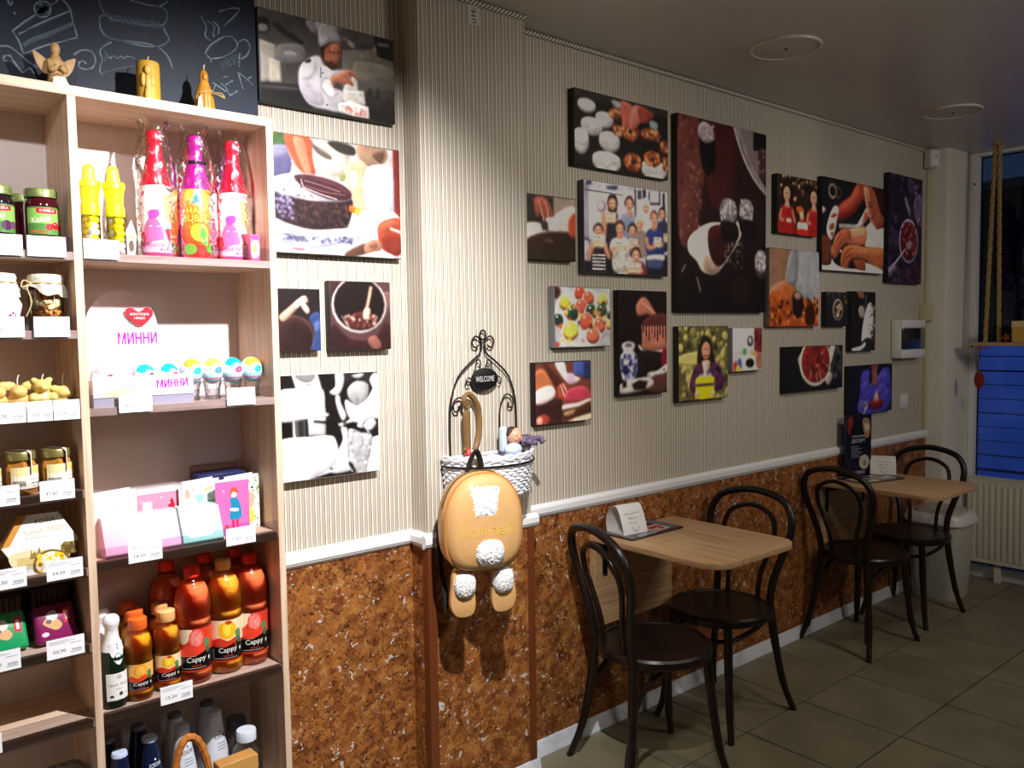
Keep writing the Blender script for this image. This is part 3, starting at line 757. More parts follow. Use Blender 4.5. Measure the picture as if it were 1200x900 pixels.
def party_bottle(x, label, foil, kind, rz):
    t = thing('party_bottle', label, 'bottle', (x, -0.150, RZ[0]), rz, 'party drink bottles in cellophane')
    pr = [(0, 0.004), (0.034, 0.0), (0.0405, 0.004), (0.0415, 0.015), (0.0415, 0.115), (0.0395, 0.145), (0.0330, 0.180), (0.0250, 0.210), (0.0185, 0.240), (0.0160, 0.262)]
    base = {'pink': '#e0407c', 'orange': '#d32a2a'}[kind]
    ob('body', MB().lathe(pr, seg=28), pm('party_body_'+kind, base, 0.3), t)
    ob('neck_foil', MB().lathe([(0.0360, 0.172), (0.0338, 0.182), (0.0256, 0.212), (0.0190, 0.242), (0.0165, 0.270), (0.0185, 0.276), (0.0188, 0.296), (0.0160, 0.303), (0, 0.305)], seg=28), pm('party_foil_'+foil, foil, 0.28, 0.25), t)
    if kind == 'orange': ob('ribbon', MB().tube([(0.0225*math.cos(a*PI/12), 0.0225*math.sin(a*PI/12), 0.238) for a in range(24)], 0.0035, 6, True), pm('black_ribbon', '#17101c', 0.5), t)
    a = Art(0.115, 0.160, '#f6c9dd' if kind == 'pink' else ('#f39a1a', '#d6221f'))
    if kind == 'pink':
        a.S('#f9e3ee', [(8, 8), (60, 2), (92, 12), (96, 52), (60, 62), (10, 56)]); a.S('#d9659f', [(22, 60), (40, 48), (56, 70), (50, 92), (18, 96)])
        a.S('#e8c56a', [(54, 20), (70, 14), (80, 34), (74, 56), (62, 50)]); a.S('#f0cda8', [(50, 30), (58, 26), (60, 40), (52, 44)])
        a.P('#d21e4e', [(58, 66), (98, 60), (98, 96), (70, 96)]); a.E('#d21f3f', 14, 80, 9, 11); a.S('#b64aa3', [(30, 40), (48, 38), (48, 48), (32, 52)])
        for hx, hy, r in ((16, 14, 4), (90, 30, 4), (14, 30, 3), (88, 46, 5)): a.S('#b8265a', [(hx, hy+r), (hx-r, hy-r*0.4), (hx-r*0.4, hy-r), (hx, hy-r*0.3), (hx+r*0.4, hy-r), (hx+r, hy-r*0.4)])
        a.S('#f4c9dd', [(20, 92), (50, 82), (96, 88), (96, 99), (20, 99)]); a.T('#a61a54', 'КРАПЛЯ', 26, 87, 56, 92); a.T('#a61a54', 'ФАНТАЗІЇ', 48, 93, 92, 98)
    else:
        a.S('#f7c23a', [(30, 0), (70, 0), (80, 18), (20, 18)]); a.S('#efe4d2', [(40, 4), (52, 0), (58, 22), (44, 26)]); a.S('#3f8fd0', [(40, 14), (48, 10), (50, 24), (41, 26)]); a.S('#c64ea0', [(50, 12), (56, 14), (55, 24), (49, 22)])
        a.T('#ffd75a', 'HAPPY', 26, 30, 78, 39, 2); a.T('#ffd75a', 'BUBBLES', 18, 41, 86, 51, 2)
        a.S('#f5c83c', [(34, 60), (44, 54), (60, 56), (68, 66), (62, 78), (46, 80), (34, 72)]); a.S('#4fae3f', [(52, 64), (58, 60), (66, 78), (60, 86), (50, 76)])
        a.E('#7fc13c', 30, 92, 14, 8); a.E('#64b63a', 74, 90, 13, 8); a.E('#d83a2c', 52, 94, 9, 6); a.S('#3a3f9a', [(0, 66), (10, 62), (10, 92), (0, 92)])
        a.D('#f7a35a', 16, 4, 24, 98, 60, 2.2, 5)
    def rr(z):
        for (r0, z0), (r1, z1) in zip(pr, pr[1:]):
            if z0 <= z <= z1 and z1 > z0: return r0+(r1-r0)*(z-z0)/(z1-z0)
        return 0.03
    a.build('label_print', t, cyl(rr, 2.9, 0.115, 0.014), GLOSSY, nu=14, nv=10)
    cello(t, 0.0415, 0.31)
    return t
party_bottle(0.640, 'pink party bottle with red neck in cellophane, leftmost of three', '#cf1733', 'pink', -0.15)
party_bottle(0.735, 'orange party bottle with magenta neck in cellophane, middle of three', '#b3178a', 'orange', -0.22)
party_bottle(0.827, 'pink party bottle with red neck in cellophane beside the oak side panel', '#cf1733', 'pink', -0.25)
pt = thing('hang_tag', 'tiny pink carton hanging at the right end of the top shelf', 'tag', (0.8475, -0.222, RZ[0]))
ob('card', MB().box(-0.0125, 0.0125, -0.006, 0.006, 0.0, 0.066, 0.001), pm('tag_pink', '#e0559b', 0.4), pt)
a = Art(0.025, 0.066, None); a.S('#f4d9e6', [(16, 30), (84, 26), (84, 80), (16, 84)]); a.S('#efc25a', [(30, 40), (60, 36), (64, 60), (34, 66)]); a.R('#9a3fb0', 10, 4, 90, 18)
a.build('print', pt, flat(-0.0061, -0.0125, 0), GLOSSY)
# yellow candy tubes
def candy_tube(x, label, tilt, seed):
    t = thing('candy_tube', label, 'candy tube', (x, -0.205, RZ[0]), 0.2, 'yellow candy tubes'); t.rotation_euler = (0, tilt, 0.2)
    rnd = random.Random(seed); m1, m2 = MB(), MB()
    for lv in range(7):
        for k in range(5):
            an = k*2*PI/5+lv*0.6; p = (0.0105*math.cos(an), 0.0105*math.sin(an), 0.009+lv*0.0135)
            (m1 if rnd.random() < 0.58 else m2).ball(p, 0.0076, 10, 7)
    ob('yellow_candies', m1, pm('candy_yellow', '#f2e21c', 0.3), t); ob('white_candies', m2, pm('candy_white', '#f2f2ec', 0.3), t)
    ob('tube', MB().lathe([(0, 0.001), (0.0185, 0.001), (0.0195, 0.004), (0.0195, 0.108)], seg=20), clear_mat('tube_plastic', (0.98, 0.98, 0.97), 0.03, 0.05), t)
    ob('cup_lid', MB().lathe([(0.0175, 0.100), (0.0180, 0.120), (0.0215, 0.147), (0.0235, 0.147), (0.0240, 0.158), (0.0225, 0.161), (0, 0.161)], seg=24), pm('tube_yellow', '#eae81a', 0.35), t)
    ob('band', MB().lathe([(0.0198, 0.086), (0.0200, 0.088), (0.0200, 0.107), (0.0198, 0.109)], seg=20), pm('tube_band', '#d7d312', 0.4), t)
    ob('lid_knob', MB().lathe([(0.0150, 0.161), (0.0140, 0.170), (0.0125, 0.186), (0.0115, 0.192), (0.006, 0.198), (0, 0.199)], seg=20), pm('knob_yellow', '#f0dc3a', 0.4), t)
    return t
candy_tube(0.482, 'yellow capped tube of candy balls beside the divider', 0.0, 1)
candy_tube(0.536, 'yellow capped tube of candy balls next to the pink party bottle', -0.03, 2)
for x, lab in ((0.462, 'small printed paper tag leaning on the left candy tube'), (0.567, 'pale yellow leaflet leaning beside the right candy tube')):
    t = thing('leaflet', lab, 'leaflet', (x, -0.19, RZ[0]), 0.3)
    ob('paper', MB().prism([(-0.012, 0.055), (0.004, 0.085), (0.016, 0.050), (0.010, 0.0), (-0.008, 0.0)], -0.0006, 0.0006, 'xz'), pm('leaflet_cream', '#ece6c4', 0.6), t)
    a = Art(0.02, 0.05, None); a.S('#6a5a4a', [(20, 50), (70, 40), (80, 80), (30, 90)]); a.R('#c9a24a', 20, 20, 80, 30)
    a.build('print', t, flat(-0.0007, -0.008, 0.008), PAPER)
# ---------------------------------------------------------------- second shelf right: lettered cartons and surprise balls
Z2 = RZ[1]
WCARD = pm('white_card', '#dcd7da', 0.5)
t = thing('display_carton', 'white display carton with polka dot arch and pink lettering', 'carton', (0.566, -0.10, Z2))
ob('back_card', MB().prism([(-0.092, 0.0), (0.092, 0.0), (0.092, 0.172), (-0.092, 0.172)], -0.002, 0.0, 'xz'), WCARD, t)
arc = [(0.082*math.cos(k*PI/20), 0.172+0.094*math.sin(k*PI/20)) for k in range(21)]
ar = ob('arch_card', MB().prism([(0.082, 0.150)]+arc+[(-0.082, 0.150)], 0.002, 0.004, 'xz'), pm('arch_card_grey', '#e3d9da', 0.5), t)
a = Art(0.164, 0.094, None)
pts = [(50+49*math.cos(k*PI/20), 100-98*math.sin(k*PI/20)) for k in range(21)]
a.P('#e6dada', pts)
for i in range(26):
    for j in range(16):
        x, y = 3+i*3.8+(j % 2)*1.9, 4+j*6
        if ((x-50)/46)**2+((100-y)/93)**2 < 1: a.P('#c2858f', [(x-.8, y), (x, y-1.4), (x+.8, y), (x, y+1.4)])
a.S('#c9202f', [(74, 90), (56, 66), (54, 50), (62, 44), (73, 54), (84, 42), (92, 52), (90, 68)])
a.T('#f3dcdc', 'ШОКОЛАДНА', 60, 57, 87, 64); a.T('#f3dcdc', 'МИША', 66, 67, 81, 73)
a.build('arch_print', ar, flat(0.0018, -0.082, 0.172), PAPER)
a = Art(0.184, 0.172, None)
a.TB('#b81ea6', 'МИННИ', 44, 4, 92, 20, 1, 0.45); a.R('#e3a6d8', 3, 50, 94, 52); a.R('#eacfe4', 3, 20, 94, 20.8); a.D('#ecd3e4', 40, 4, 55, 95, 62, 0.6, 3)
a.build('carton_print', t, flat(-0.0022, -0.092, 0.0), PAPER)
t = thing('display_tray', 'low white lettered tray holding surprise balls in front of the arched carton', 'tray', (0.566, -0.245, Z2))
ob('front', MB().box(-0.104, 0.112, 0.0, 0.002, 0.0, 0.068), WCARD, t)
ob('side', MB().box(0.110, 0.112, 0.002, 0.09, 0.0, 0.060), WCARD, t); ob('side', MB().box(-0.104, -0.102, 0.002, 0.09, 0.0, 0.060), WCARD, t)
ob('base', MB().box(-0.102, 0.110, 0.002, 0.09, 0.0, 0.002), WCARD, t)
a = Art(0.216, 0.068, None); a.TB('#b81ea6', 'МИННИ', 62, 18, 94, 46, 4, 0.35); a.R('#ecd3e8', 40, 74, 96, 77); a.S('#efe2a0', [(10, 60), (24, 38), (40, 50), (30, 68)]); a.S('#e6a9c6', [(30, 26), (40, 18), (44, 40), (34, 44)])
a.build('tray_print', t, flat(-0.0001, -0.104, 0.0), PAPER)
def surprise_ball(x, y, z, r, label, top, low, spot_, rz):
    t = thing('surprise_ball', label, 'toy ball', (x, y, z), rz, 'surprise balls on the second shelf')
    ob('shell', MB().ball((0, 0, r*1.18), (r, r, r*1.18), 20, 14), pm('ball_white', '#d3d9df', 0.25), t)
    def wrapf(xx, zz, d, R=r):
        th = (xx/0.06-0.5)*2.6; ph = (zz/0.06-0.5)*2.5; q = R+0.0004+d
        return (q*math.cos(ph)*math.sin(th), -q*math.cos(ph)*math.cos(th), R*1.18+q*1.18*math.sin(ph))
    a = Art(0.06, 0.06, None)
    a.S(top, [(0, 0), (100, 0), (100, 24), (70, 32), (50, 24), (30, 36), (0, 26)]); a.S(low, [(0, 62), (40, 56), (100, 64), (100, 96), (0, 96)])
    a.S(spot_, [(44, 40), (62, 36), (70, 48), (56, 56), (40, 52)]); a.R('#c96a90', 0, 70, 100, 75); a.R('#7fb8d8', 0, 78, 100, 82); a.D('#8aa8c8', 14, 5, 40, 95, 60, 2, 4)
    a.build('print', t, wrapf, GLOSSY, nu=8, nv=8)
    return t
cols = [('#f0a53a', '#9fd6ea', '#21b3b3'), ('#f0b45a', '#b9d9ee', '#4a86c0'), ('#12b0b8', '#b4d4ec', '#d64a70'), ('#f0a53a', '#9fd6ea', '#19b0b0')]
for k, (x, c_) in enumerate(zip((0.694, 0.7445, 0.795, 0.8445), cols)):
    surprise_ball(x, -0.185, Z2+0.037, 0.0272, ['blue and orange surprise ball next to the white tray', 'second surprise ball from the white tray on the clear stand', 'surprise ball with a teal top, third on the clear stand', 'blue and orange surprise ball beside the oak side panel'][k], *c_, 0.2)
t = thing('ball_stand', 'clear plastic stand under the four surprise balls', 'stand', (0.774, -0.185, Z2))
for k, x in enumerate((-0.080, -0.0295, 0.021, 0.0705)):
    ob('clear_cup', MB().lathe([(0.020, 0.0), (0.017, 0.010), (0.019, 0.028), (0.024, 0.046)], (x, 0, 0), 16), clear_mat('stand_plastic', (0.93, 0.95, 0.98), 0.10, 0.08, bump=0.5, bscale=120), t)
for k, (x, c_, lab) in enumerate(((0.492, ('#e9a7bd', '#f0d3b0', '#d4305c'), 'pink and cream surprise ball at the left end of the lettered tray'), (0.580, ('#1fb5bb', '#f2d47a', '#5a4a3a'), 'surprise ball with a teal leaf patch, middle of the lettered tray'), (0.634, ('#1fb5bb', '#f0c9d6', '#c43a6a'), 'white and pink surprise ball at the right end of the lettered tray'))):
    surprise_ball(x, -0.205, Z2+0.030, 0.0265, lab, *c_, 0.25)
# ---------------------------------------------------------------- third shelf right: greeting cards
Z3 = RZ[2]
def card(x, y, w_, h_, label, art, rz=0.0, open_=0.35, lean=0.0):
    t = thing('greeting_card', label, 'greeting card', (x, y, Z3), rz, 'greeting cards on the third shelf')
    ob('front_leaf', MB().box(-w_/2, w_/2, -0.0008, 0.0, 0.0, h_), pm('card_stock', '#dfdbd7', 0.5), t)
    b_ = ob('back_leaf', MB().box(0.0, w_, -0.0004, 0.0004, 0.0, h_), pm('card_stock', '#dfdbd7', 0.5), t, (-w_/2, 0.0012, 0), (0, 0, open_))
    if art: art.build('print', t, flat(-0.0009, -w_/2, 0), PAPER)
    return t
a = Art(0.085, 0.135, '#c765a6'); a.S('#b2559a', [(0, 86), (100, 80), (100, 100), (0, 100)])
a.S('#1f7fa8', [(44, 32), (62, 32), (72, 44), (76, 66), (66, 72), (42, 71), (40, 62), (44, 48)]); a.E('#f2d9d2', 54, 25, 9, 6); a.S('#d2552c', [(42, 22), (50, 12), (62, 14), (68, 22), (62, 23), (52, 20), (44, 27)])
a.LL('#cf1f4f', 7, [[(50, 72), (49, 90)], [(62, 72), (63, 89)]], False); a.S('#8a1f3a', [(45, 89), (54, 88), (54, 94), (45, 94)]); a.S('#8a1f3a', [(59, 88), (68, 87), (68, 93), (59, 93)]); a.S('#f2d9d2', [(42, 50), (66, 52), (64, 57), (44, 55)]); a.E('#f0b3d6', 24, 17, 3, 2); a.S('#b83a2a', [(26, 80), (36, 82), (32, 94), (26, 92)])
card(0.776, -0.205, 0.083, 0.140, 'purple greeting card with a red haired girl in a blue dress', a, 0.02, 0.3)
a = Art(0.09, 0.135, '#efeade'); a.D(['#6a8a5a', '#8aa06a'], 26, 62, 2, 98, 30, 3, 8); a.D('#5f8a5f', 14, 80, 30, 98, 98, 3, 9); a.S('#e9a58a', [(44, 34), (66, 28), (84, 36), (82, 56), (70, 62), (50, 60)]); a.S('#f0d24a', [(56, 62), (76, 60), (84, 84), (56, 90)]); a.S('#c9e0c8', [(36, 80), (54, 74), (58, 92), (38, 94)]); a.E('#f3ded2', 58, 44, 10, 8)
card(0.817, -0.165, 0.088, 0.140, 'cream greeting card with a leafy wreath beside the girl card', a, 0.0, 0.3)
a = Art(0.09, 0.14, '#e2ddd8'); a.S('#e89a86', [(8, 22), (16, 12), (22, 24), (14, 30)]); a.S('#8fd0d0', [(36, 26), (56, 24), (58, 34), (44, 38)]); a.S('#eab08a', [(58, 16), (78, 10), (84, 16), (66, 20)]); a.E('#c93f6e', 80, 50, 7, 4); a.S('#d9a9c0', [(30, 56), (48, 52), (52, 60), (34, 62)]); a.D(['#e0a890', '#a8c8c0', '#d7a0b8'], 30, 6, 8, 94, 90, 3, 3)
card(0.711, -0.172, 0.092, 0.142, 'white greeting card with small coloured drawings behind the mint box', a, 0.03, 0.3)
a = Art(0.095, 0.12, '#e98aa6'); a.R('#f3e9e6', 12, 16, 34, 40); a.S('#b3162c', [(62, 70), (72, 34), (84, 14), (92, 40), (94, 78)]); a.S('#e9e4e4', [(44, 60), (56, 40), (68, 56), (66, 84), (44, 90)]); a.S('#8a8286', [(54, 70), (62, 62), (68, 84), (56, 90)]); a.S('#d9b9b4', [(20, 60), (34, 56), (38, 90), (20, 92)]); a.D('#f7dbe4', 14, 5, 5, 95, 60, 2, 6)
card(0.617, -0.152, 0.096, 0.130, 'pink greeting card with a dark red gnome hat', a, 0.03, 0.25)
a = Art(0.09, 0.14, '#e2ddd8'); a.L('#d3dcb8', 2, [(50+34*math.cos(k*PI/8), 50+26*math.sin(k*PI/8)) for k in range(17)]); a.D(['#e2a9a0', '#c3d2a8', '#e8cfa0'], 34, 16, 22, 86, 78, 3, 11); a.E('#f6f3f0', 50, 50, 22, 16); a.S('#e9b98a', [(40, 52), (56, 46), (64, 58), (46, 62)])
card(0.512, -0.180, 0.092, 0.142, 'white greeting card with a pastel flower wreath beside the divider', a, 0.02, 0.3)
def card_box(x, w_, colr, label, dot):
    t = thing('card_box', label, 'gift box', (x, -0.175, Z3))
    ob('body', MB().prism([(-0.062, 0.0), (-0.062, 0.018), (-0.030, 0.086), (0.0, 0.086), (0.0, 0.0)], -w_/2, w_/2, 'yz', 0.001), pm('card_box_'+colr, colr, 0.45), t)
    a = Art(w_, 0.075, None); a.E('#f7f5f4', dot, 55, 0.042/w_*100, 56); a.R('#d8b9b4', dot-8, 60, dot+8, 66)
    def mp(xx, zz, d): return (-w_/2+xx, -0.062-d+(zz/0.075)*0.032, 0.018+(zz/0.075)*0.068)
    a.build('print', t, mp, PAPER)
card_box(0.557, 0.165, '#f2b3cf', 'pale pink card box with a white circle under the pink price ticket', 52)
card_box(0.692, 0.096, '#a8e0d2', 'mint green card box with a white circle beside the girl card', 44)
t = thing('book', 'brown and navy book lying at the back of the card shelf', 'book', (0.792, -0.075, Z3))
ob('block', MB().box(-0.062, 0.062, -0.03, 0.03, 0.0, 0.141, 0.002), pm('book_navy', '#1d2350', 0.5), t)
ob('cover_back', MB().box(-0.060, 0.064, 0.0305, 0.034, 0.0, 0.156, 0.001), pm('book_brown', '#a8876e', 0.5), t)
# ---------------------------------------------------------------- bottom right: spirits, jars, basket
Z5 = RZ[4]
def spirit(x, y, h, label, body, cap, txt, tc):
    t = thing('spirit_bottle', label, 'bottle', (x, y, Z5), 0, 'tall tapered bottles on the lower shelf')
    ob('body', MB().lathe([(0, 0.002), (0.030, 0.0), (0.034, 0.006), (0.034, h*0.42), (0.029, h*0.58), (0.0225, h*0.75), (0.0170, h*0.955), (0, h*0.956)], seg=24), body, t)
    ob('cap', MB().lathe([(0.0168, h*0.956), (0.0178, h*0.957), (0.0172, h*0.99), (0.0155, h), (0, h)], seg=24), cap, t)
    a = Art(0.044, 0.09, None)
    a.T(tc, txt, 14, 40, 86, 51, 3); a.E(tc, 50, 30, 6, 3)
    for k in range(3): a.R(tc, 26, 62+k*8, 74, 63.4+k*8)
    def rr(z):
        P = [(0.034, 0), (0.034, h*0.42), (0.029, h*0.58), (0.0225, h*0.75), (0.017, h*0.955)]
        for (r0, z0), (r1, z1) in zip(P, P[1:]):
            if z0 <= z <= z1: return r0+(r1-r0)*(z-z0)/(z1-z0)
        return 0.017
    a.build('lettering', t, cyl(rr, 1.7, 0.044, h*0.50, 0.25), PAPER, nu=8, nv=6)
NAVY = pm('navy_bottle', '#101a38', 0.25); FROST = pm('frosted_white_bottle', '#d5d9e2', 0.4); SILV = pm('pale_blue_cap', '#b9c6e0', 0.35)
spirit(0.492, -0.205, 0.226, 'navy tapered bottle with pale cap beside the divider', NAVY, SILV, 'KORONA', '#dfe5f2')
spirit(0.567, -0.175, 0.226, 'navy tapered bottle with white lettering in front of the basket handle', NAVY, SILV, 'KORONA', '#dfe5f2')
spirit(0.646, -0.165, 0.226, 'white tapered bottle seen through the basket handle', FROST, SILV, 'KORONA', '#2a3350')
spirit(0.737, -0.135, 0.222, 'white tapered bottle between the basket handle and the clear jar', FROST, SILV, 'KORONA', '#2a3350')
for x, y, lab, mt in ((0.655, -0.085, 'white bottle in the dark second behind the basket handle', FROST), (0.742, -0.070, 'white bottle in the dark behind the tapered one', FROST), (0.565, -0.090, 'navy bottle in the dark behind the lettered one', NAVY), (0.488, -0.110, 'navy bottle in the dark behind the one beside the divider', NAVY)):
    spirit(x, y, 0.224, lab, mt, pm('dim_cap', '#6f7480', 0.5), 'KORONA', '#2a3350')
def clear_jar(x, y, h, label, cap):
    t = thing('clear_jar', label, 'jar', (x, y, Z5), 0, 'clear bottles with flat lids')
    ob('glass', MB().lathe([(0, 0.002), (0.034, 0.0), (0.038, 0.006), (0.038, h*0.55), (0.034, h*0.72), (0.024, h*0.82), (0.0225, h*0.86)], seg=24), clear_mat('jar_glass', (0.80, 0.82, 0.85), 0.06, 0.03, bump=0.4, bscale=50, fres=1.5), t)
    ob('lid', MB().lathe([(0.0225, h*0.85), (0.0248, h*0.855), (0.0248, h*0.985), (0.023, h), (0, h)], seg=24), cap, t)
clear_jar(0.795, -0.195, 0.176, 'clear glass bottle with a flat white lid at the right end of the lower shelf', pm('white_lid', '#cfd4de', 0.35))
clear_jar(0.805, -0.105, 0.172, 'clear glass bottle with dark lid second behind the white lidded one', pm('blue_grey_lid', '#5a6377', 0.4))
clear_jar(0.745+0.07, -0.064, 0.195, 'clear glass bottle with brown lid against the back panel', pm('brown_lid', '#5a4438', 0.4)) if False else None
t = thing('wicker_basket', 'wicker basket with a tall wrapped cane handle in front of the lower shelf', 'basket', (0.621, -0.305, 0.28))
def wick(name='wicker_cane'):
    return pm(name, '#b06a2c', 0.45, noise=0.25, nscale=60, bump=0.5, bscale=90)
hp = cr([(-0.038, 0, 0.0), (-0.040, 0, 0.16), (-0.036, 0, 0.29), (-0.018, 0, 0.345), (0.004, 0, 0.350), (0.024, 0, 0.320), (0.040, 0, 0.25), (0.052, 0, 0.12), (0.055, 0, 0.0)], 8)
ob('handle', MB().tube(hp, [0.0088+0.0016*(i % 4 == 0) for i in range(len(hp))], 8), wick(), t)
bm_ = MB()
for k in range(14):
    z = -0.10+k*0.009; r = 0.062+0.010*k/14
    bm_.tube([((r+0.003*(-1)**(i+k))*math.cos(i*PI/16), (r+0.003*(-1)**(i+k))*0.8*math.sin(i*PI/16), z) for i in range(32)], 0.0048, 6, True)
bm_.lathe([(0, -0.105), (0.062, -0.105), (0.062, -0.100)], seg=24, sy=0.8)
ob('woven_body', bm_, wick(), t)
ob('hidden_foot', MB().lathe([(0.05, -0.28), (0.062, -0.27), (0.062, -0.105)], seg=20, sy=0.8), wick(), t)
t = thing('carton', 'tall brown carton standing right of the wicker basket', 'carton', (0.738, -0.300, 0.0), 0.05)
ob('box_body', MB().box(-0.06, 0.035, -0.02, 0.02, 0.0, 0.546, 0.002), pm('kraft_card', '#b98446', 0.6, noise=0.08), t)
ob('flap', MB().box(-0.059, 0.034, -0.021, -0.020, 0.45, 0.545), pm('kraft_flap', '#c9954f', 0.6), t)
# plastic wrapped thing low on the left
t = thing('wrapped_parcel', 'clear plastic wrapped white parcel on the lowest left shelf', 'parcel', (0.385, -0.20, LZ[7]))
ob('parcel', MB().box(-0.05, 0.04, -0.04, 0.05, 0.0, 0.212, 0.02, 3), pm('parcel_white', '#c9ccd2', 0.4), t)
ob('wrap', MB().box(-0.056, 0.046, -0.046, 0.056, 0.0, 0.224, 0.028, 3), clear_mat('parcel_wrap', (0.9, 0.92, 0.95), 0.06, 0.06, bump=0.9, bscale=30), t)
# ---------------------------------------------------------------- left bay
GLASS = clear_mat('jar_clear_glass', (0.97, 0.97, 0.96), 0.03, 0.02, fres=1.45)
def jam_jar(x, y, label, kind, back=False, s_=1.0):
    t = thing('jam_jar', label, 'jar', (x, y, LZ[0]), 0.15, 'jam jars on the top left shelf')
    dark = {'cherry': '#3a0710', 'fig': '#20101c'}[kind]
    ob('jar', MB().lathe([(0, 0.002), (0.028, 0.0), (0.0325, 0.004), (0.0335, 0.010), (0.0337, 0.095), (0.0330, 0.104), (0.0285, 0.112), (0.0280, 0.118)], seg=24), pm('jam_'+kind, dark, 0.06, spec=0.7), t)
    ob('lid', MB().lathe([(0.0295, 0.114), (0.0318, 0.115), (0.0318, 0.130), (0.0300, 0.1335), (0, 0.1335)], seg=28), pm('olive_lid', '#6f7a45', 0.4, 0.3, noise=0.35, nscale=160), t)
    if not back:
        a = Art(0.062, 0.058, '#4e7f3d'); a.R('#7fae55', 0, 6, 100, 60)
        a.P('#c1202c', [(24, 6), (76, 6), (76, 22), (50, 26), (24, 22)]); a.T('#f6dcdc', 'KOSKA', 32, 9, 68, 18)
        if kind == 'cherry':
            a.T('#f2f2e6', 'Kizilcik', 12, 40, 58, 60, 10); a.E('#c8141f', 54, 72, 9, 13); a.E('#d41c26', 70, 66, 10, 14); a.E('#a80f1a', 84, 72, 9, 12); a.E('#f0a0a0', 67, 61, 2, 3); a.R('#d9543a', 8, 86, 46, 93)
        else:
            a.T('#f2f2e6', 'Incir', 20, 36, 60, 54, 6); a.E('#4a2548', 62, 74, 14, 18); a.E('#6b3a60', 82, 72, 10, 14); a.R('#d9543a', 8, 86, 40, 93)
        a.build('label', t, cyl(0.0338, 2.4, 0.062, 0.036), GLOSSY, nu=12)
jam_jar(0.388, -0.195, 'jam jar with red cherries on its green label', 'cherry')
jam_jar(0.304, -0.195, 'jam jar with purple figs on its green label at the frame edge', 'fig')
jam_jar(0.372, -0.100, 'dark jam jar in the second row behind the cherry jar', 'cherry', True)
# jars with cloth lids
BURLAP = pm('burlap_cloth', '#cfc6b2', 0.9, noise=0.12, nscale=200, bump=0.6, bscale=220)
def cloth_jar(x, label, nuts, seed):
    t = thing('cloth_lidded_jar', label, 'jar', (x, -0.195, LZ[1]), 0.0, 'jars with burlap lids')
    R = 0.034
    ob('glass', MB().lathe([(0, 0.0), (0.031, 0.0), (R, 0.005), (R, 0.082), (0.030, 0.094), (0.030, 0.104)], seg=28), GLASS, t)
    rnd = random.Random(seed)
    if nuts:
        for nm, z0, z1, r_, colr, n in (('chopped_nuts', 0.004, 0.042, 0.0042, '#d08a3a', 260), ('hazelnuts', 0.042, 0.064, 0.0068, '#ecd9a6', 70), ('dried_fruit', 0.068, 0.092, 0.0098, '#8a3a12', 34)):
            m = MB()
            for k in range(n):
                an = rnd.uniform(0, 2*PI); q = (R-0.0015-r_)*math.sqrt(rnd.uniform(0.35, 1)); rr_ = r_*rnd.uniform(0.8, 1.15)
                m.ball((q*math.cos(an), q*math.sin(an), rnd.uniform(z0+rr_, z1)), (rr_, rr_*rnd.uniform(0.7, 1), rr_*rnd.uniform(0.7, 1)), 8, 6)
            o = ob(nm, m, pm(nm, colr, 0.4, noise=0.3, nscale=90), t); o['kind'] = 'stuff'
        ob('filling_core', MB().lathe([(0, 0.004), (0.024, 0.004), (0.024, 0.082), (0, 0.084)], seg=16), pm('nut_core', '#7a4a1c', 0.6), t)
    else:
        ob('filling', MB().lathe([(0, 0.003), (0.0325, 0.003), (0.0328, 0.082), (0, 0.088)], seg=24), pm('dark_fruit_mix', '#1a0d0a', 0.3, noise=0.5, nscale=120), t)
    n = 40; m = MB(); rings = []
    for k, (r, z, wv) in enumerate(((0.0, 0.1215, 0), (0.020, 0.1215, 0), (0.033, 0.1195, 0), (0.0355, 0.112, 0.0), (0.0335, 0.103, 0.0008), (0.0345, 0.099, 0.0016), (0.037, 0.095, 0.003), (0.039, 0.091, 0.0045))):
        if r == 0: rings.append([m.bm.verts.new((0, 0, z))]); continue
        rings.append([m.bm.verts.new(((r+wv*math.sin(9*a_*2*PI/n))*math.cos(a_*2*PI/n), (r+wv*math.sin(9*a_*2*PI/n))*math.sin(a_*2*PI/n), z+(0.004*math.sin(5*a_*2*PI/n+1) if k == 7 else 0)-(0.018*max(0, math.cos((a_/n-0.85)*2*PI)) if k == 7 else 0))) for a_ in range(n)])
    for p, q in zip(rings, rings[1:]):
        for i in range(n):
            j = (i+1) % n
            m.bm.faces.new((p[0], q[i], q[j]) if len(p) == 1 else (p[i], q[i], q[j], p[j]))
    ob('cloth_lid', m, BURLAP, t)
    ob('string', MB().tube([(0.0350*math.cos(k*PI/14), 0.0350*math.sin(k*PI/14), 0.1015) for k in range(28)], 0.0016, 6, True).tube(cr([(-0.030, -0.020, 0.101), (-0.040, -0.030, 0.09), (-0.034, -0.036, 0.06), (-0.044, -0.03, 0.03)], 5), 0.0013, 5).tube(cr([(-0.030, -0.020, 0.101), (-0.045, -0.022, 0.106), (-0.05, -0.03, 0.092), (-0.034, -0.026, 0.098)], 5), 0.0013, 5), pm('hemp_string', '#b7a27a', 0.9), t)
    return t
cloth_jar(0.389, 'glass jar of layered nuts with a burlap lid and string', True, 3)
cj = cloth_jar(0.300, 'dark jar with burlap lid and a pale paper tag at the frame edge', False, 4)
ob('paper_tag', MB().prism([(-0.008, 0.080), (0.022, 0.084), (0.036, 0.054), (0.028, 0.020), (-0.006, 0.016)], -0.046, -0.0448, 'xz'), pm('paper_tag', '#efe9dc', 0.7), cj)
a = Art(0.02, 0.02, None); a.D(['#c878b8', '#a95aa0'], 18, 10, 20, 90, 80, 9, 2)
a.build('flower_stamp', cj, flat(-0.0462, 0.006, 0.022), PAPER)
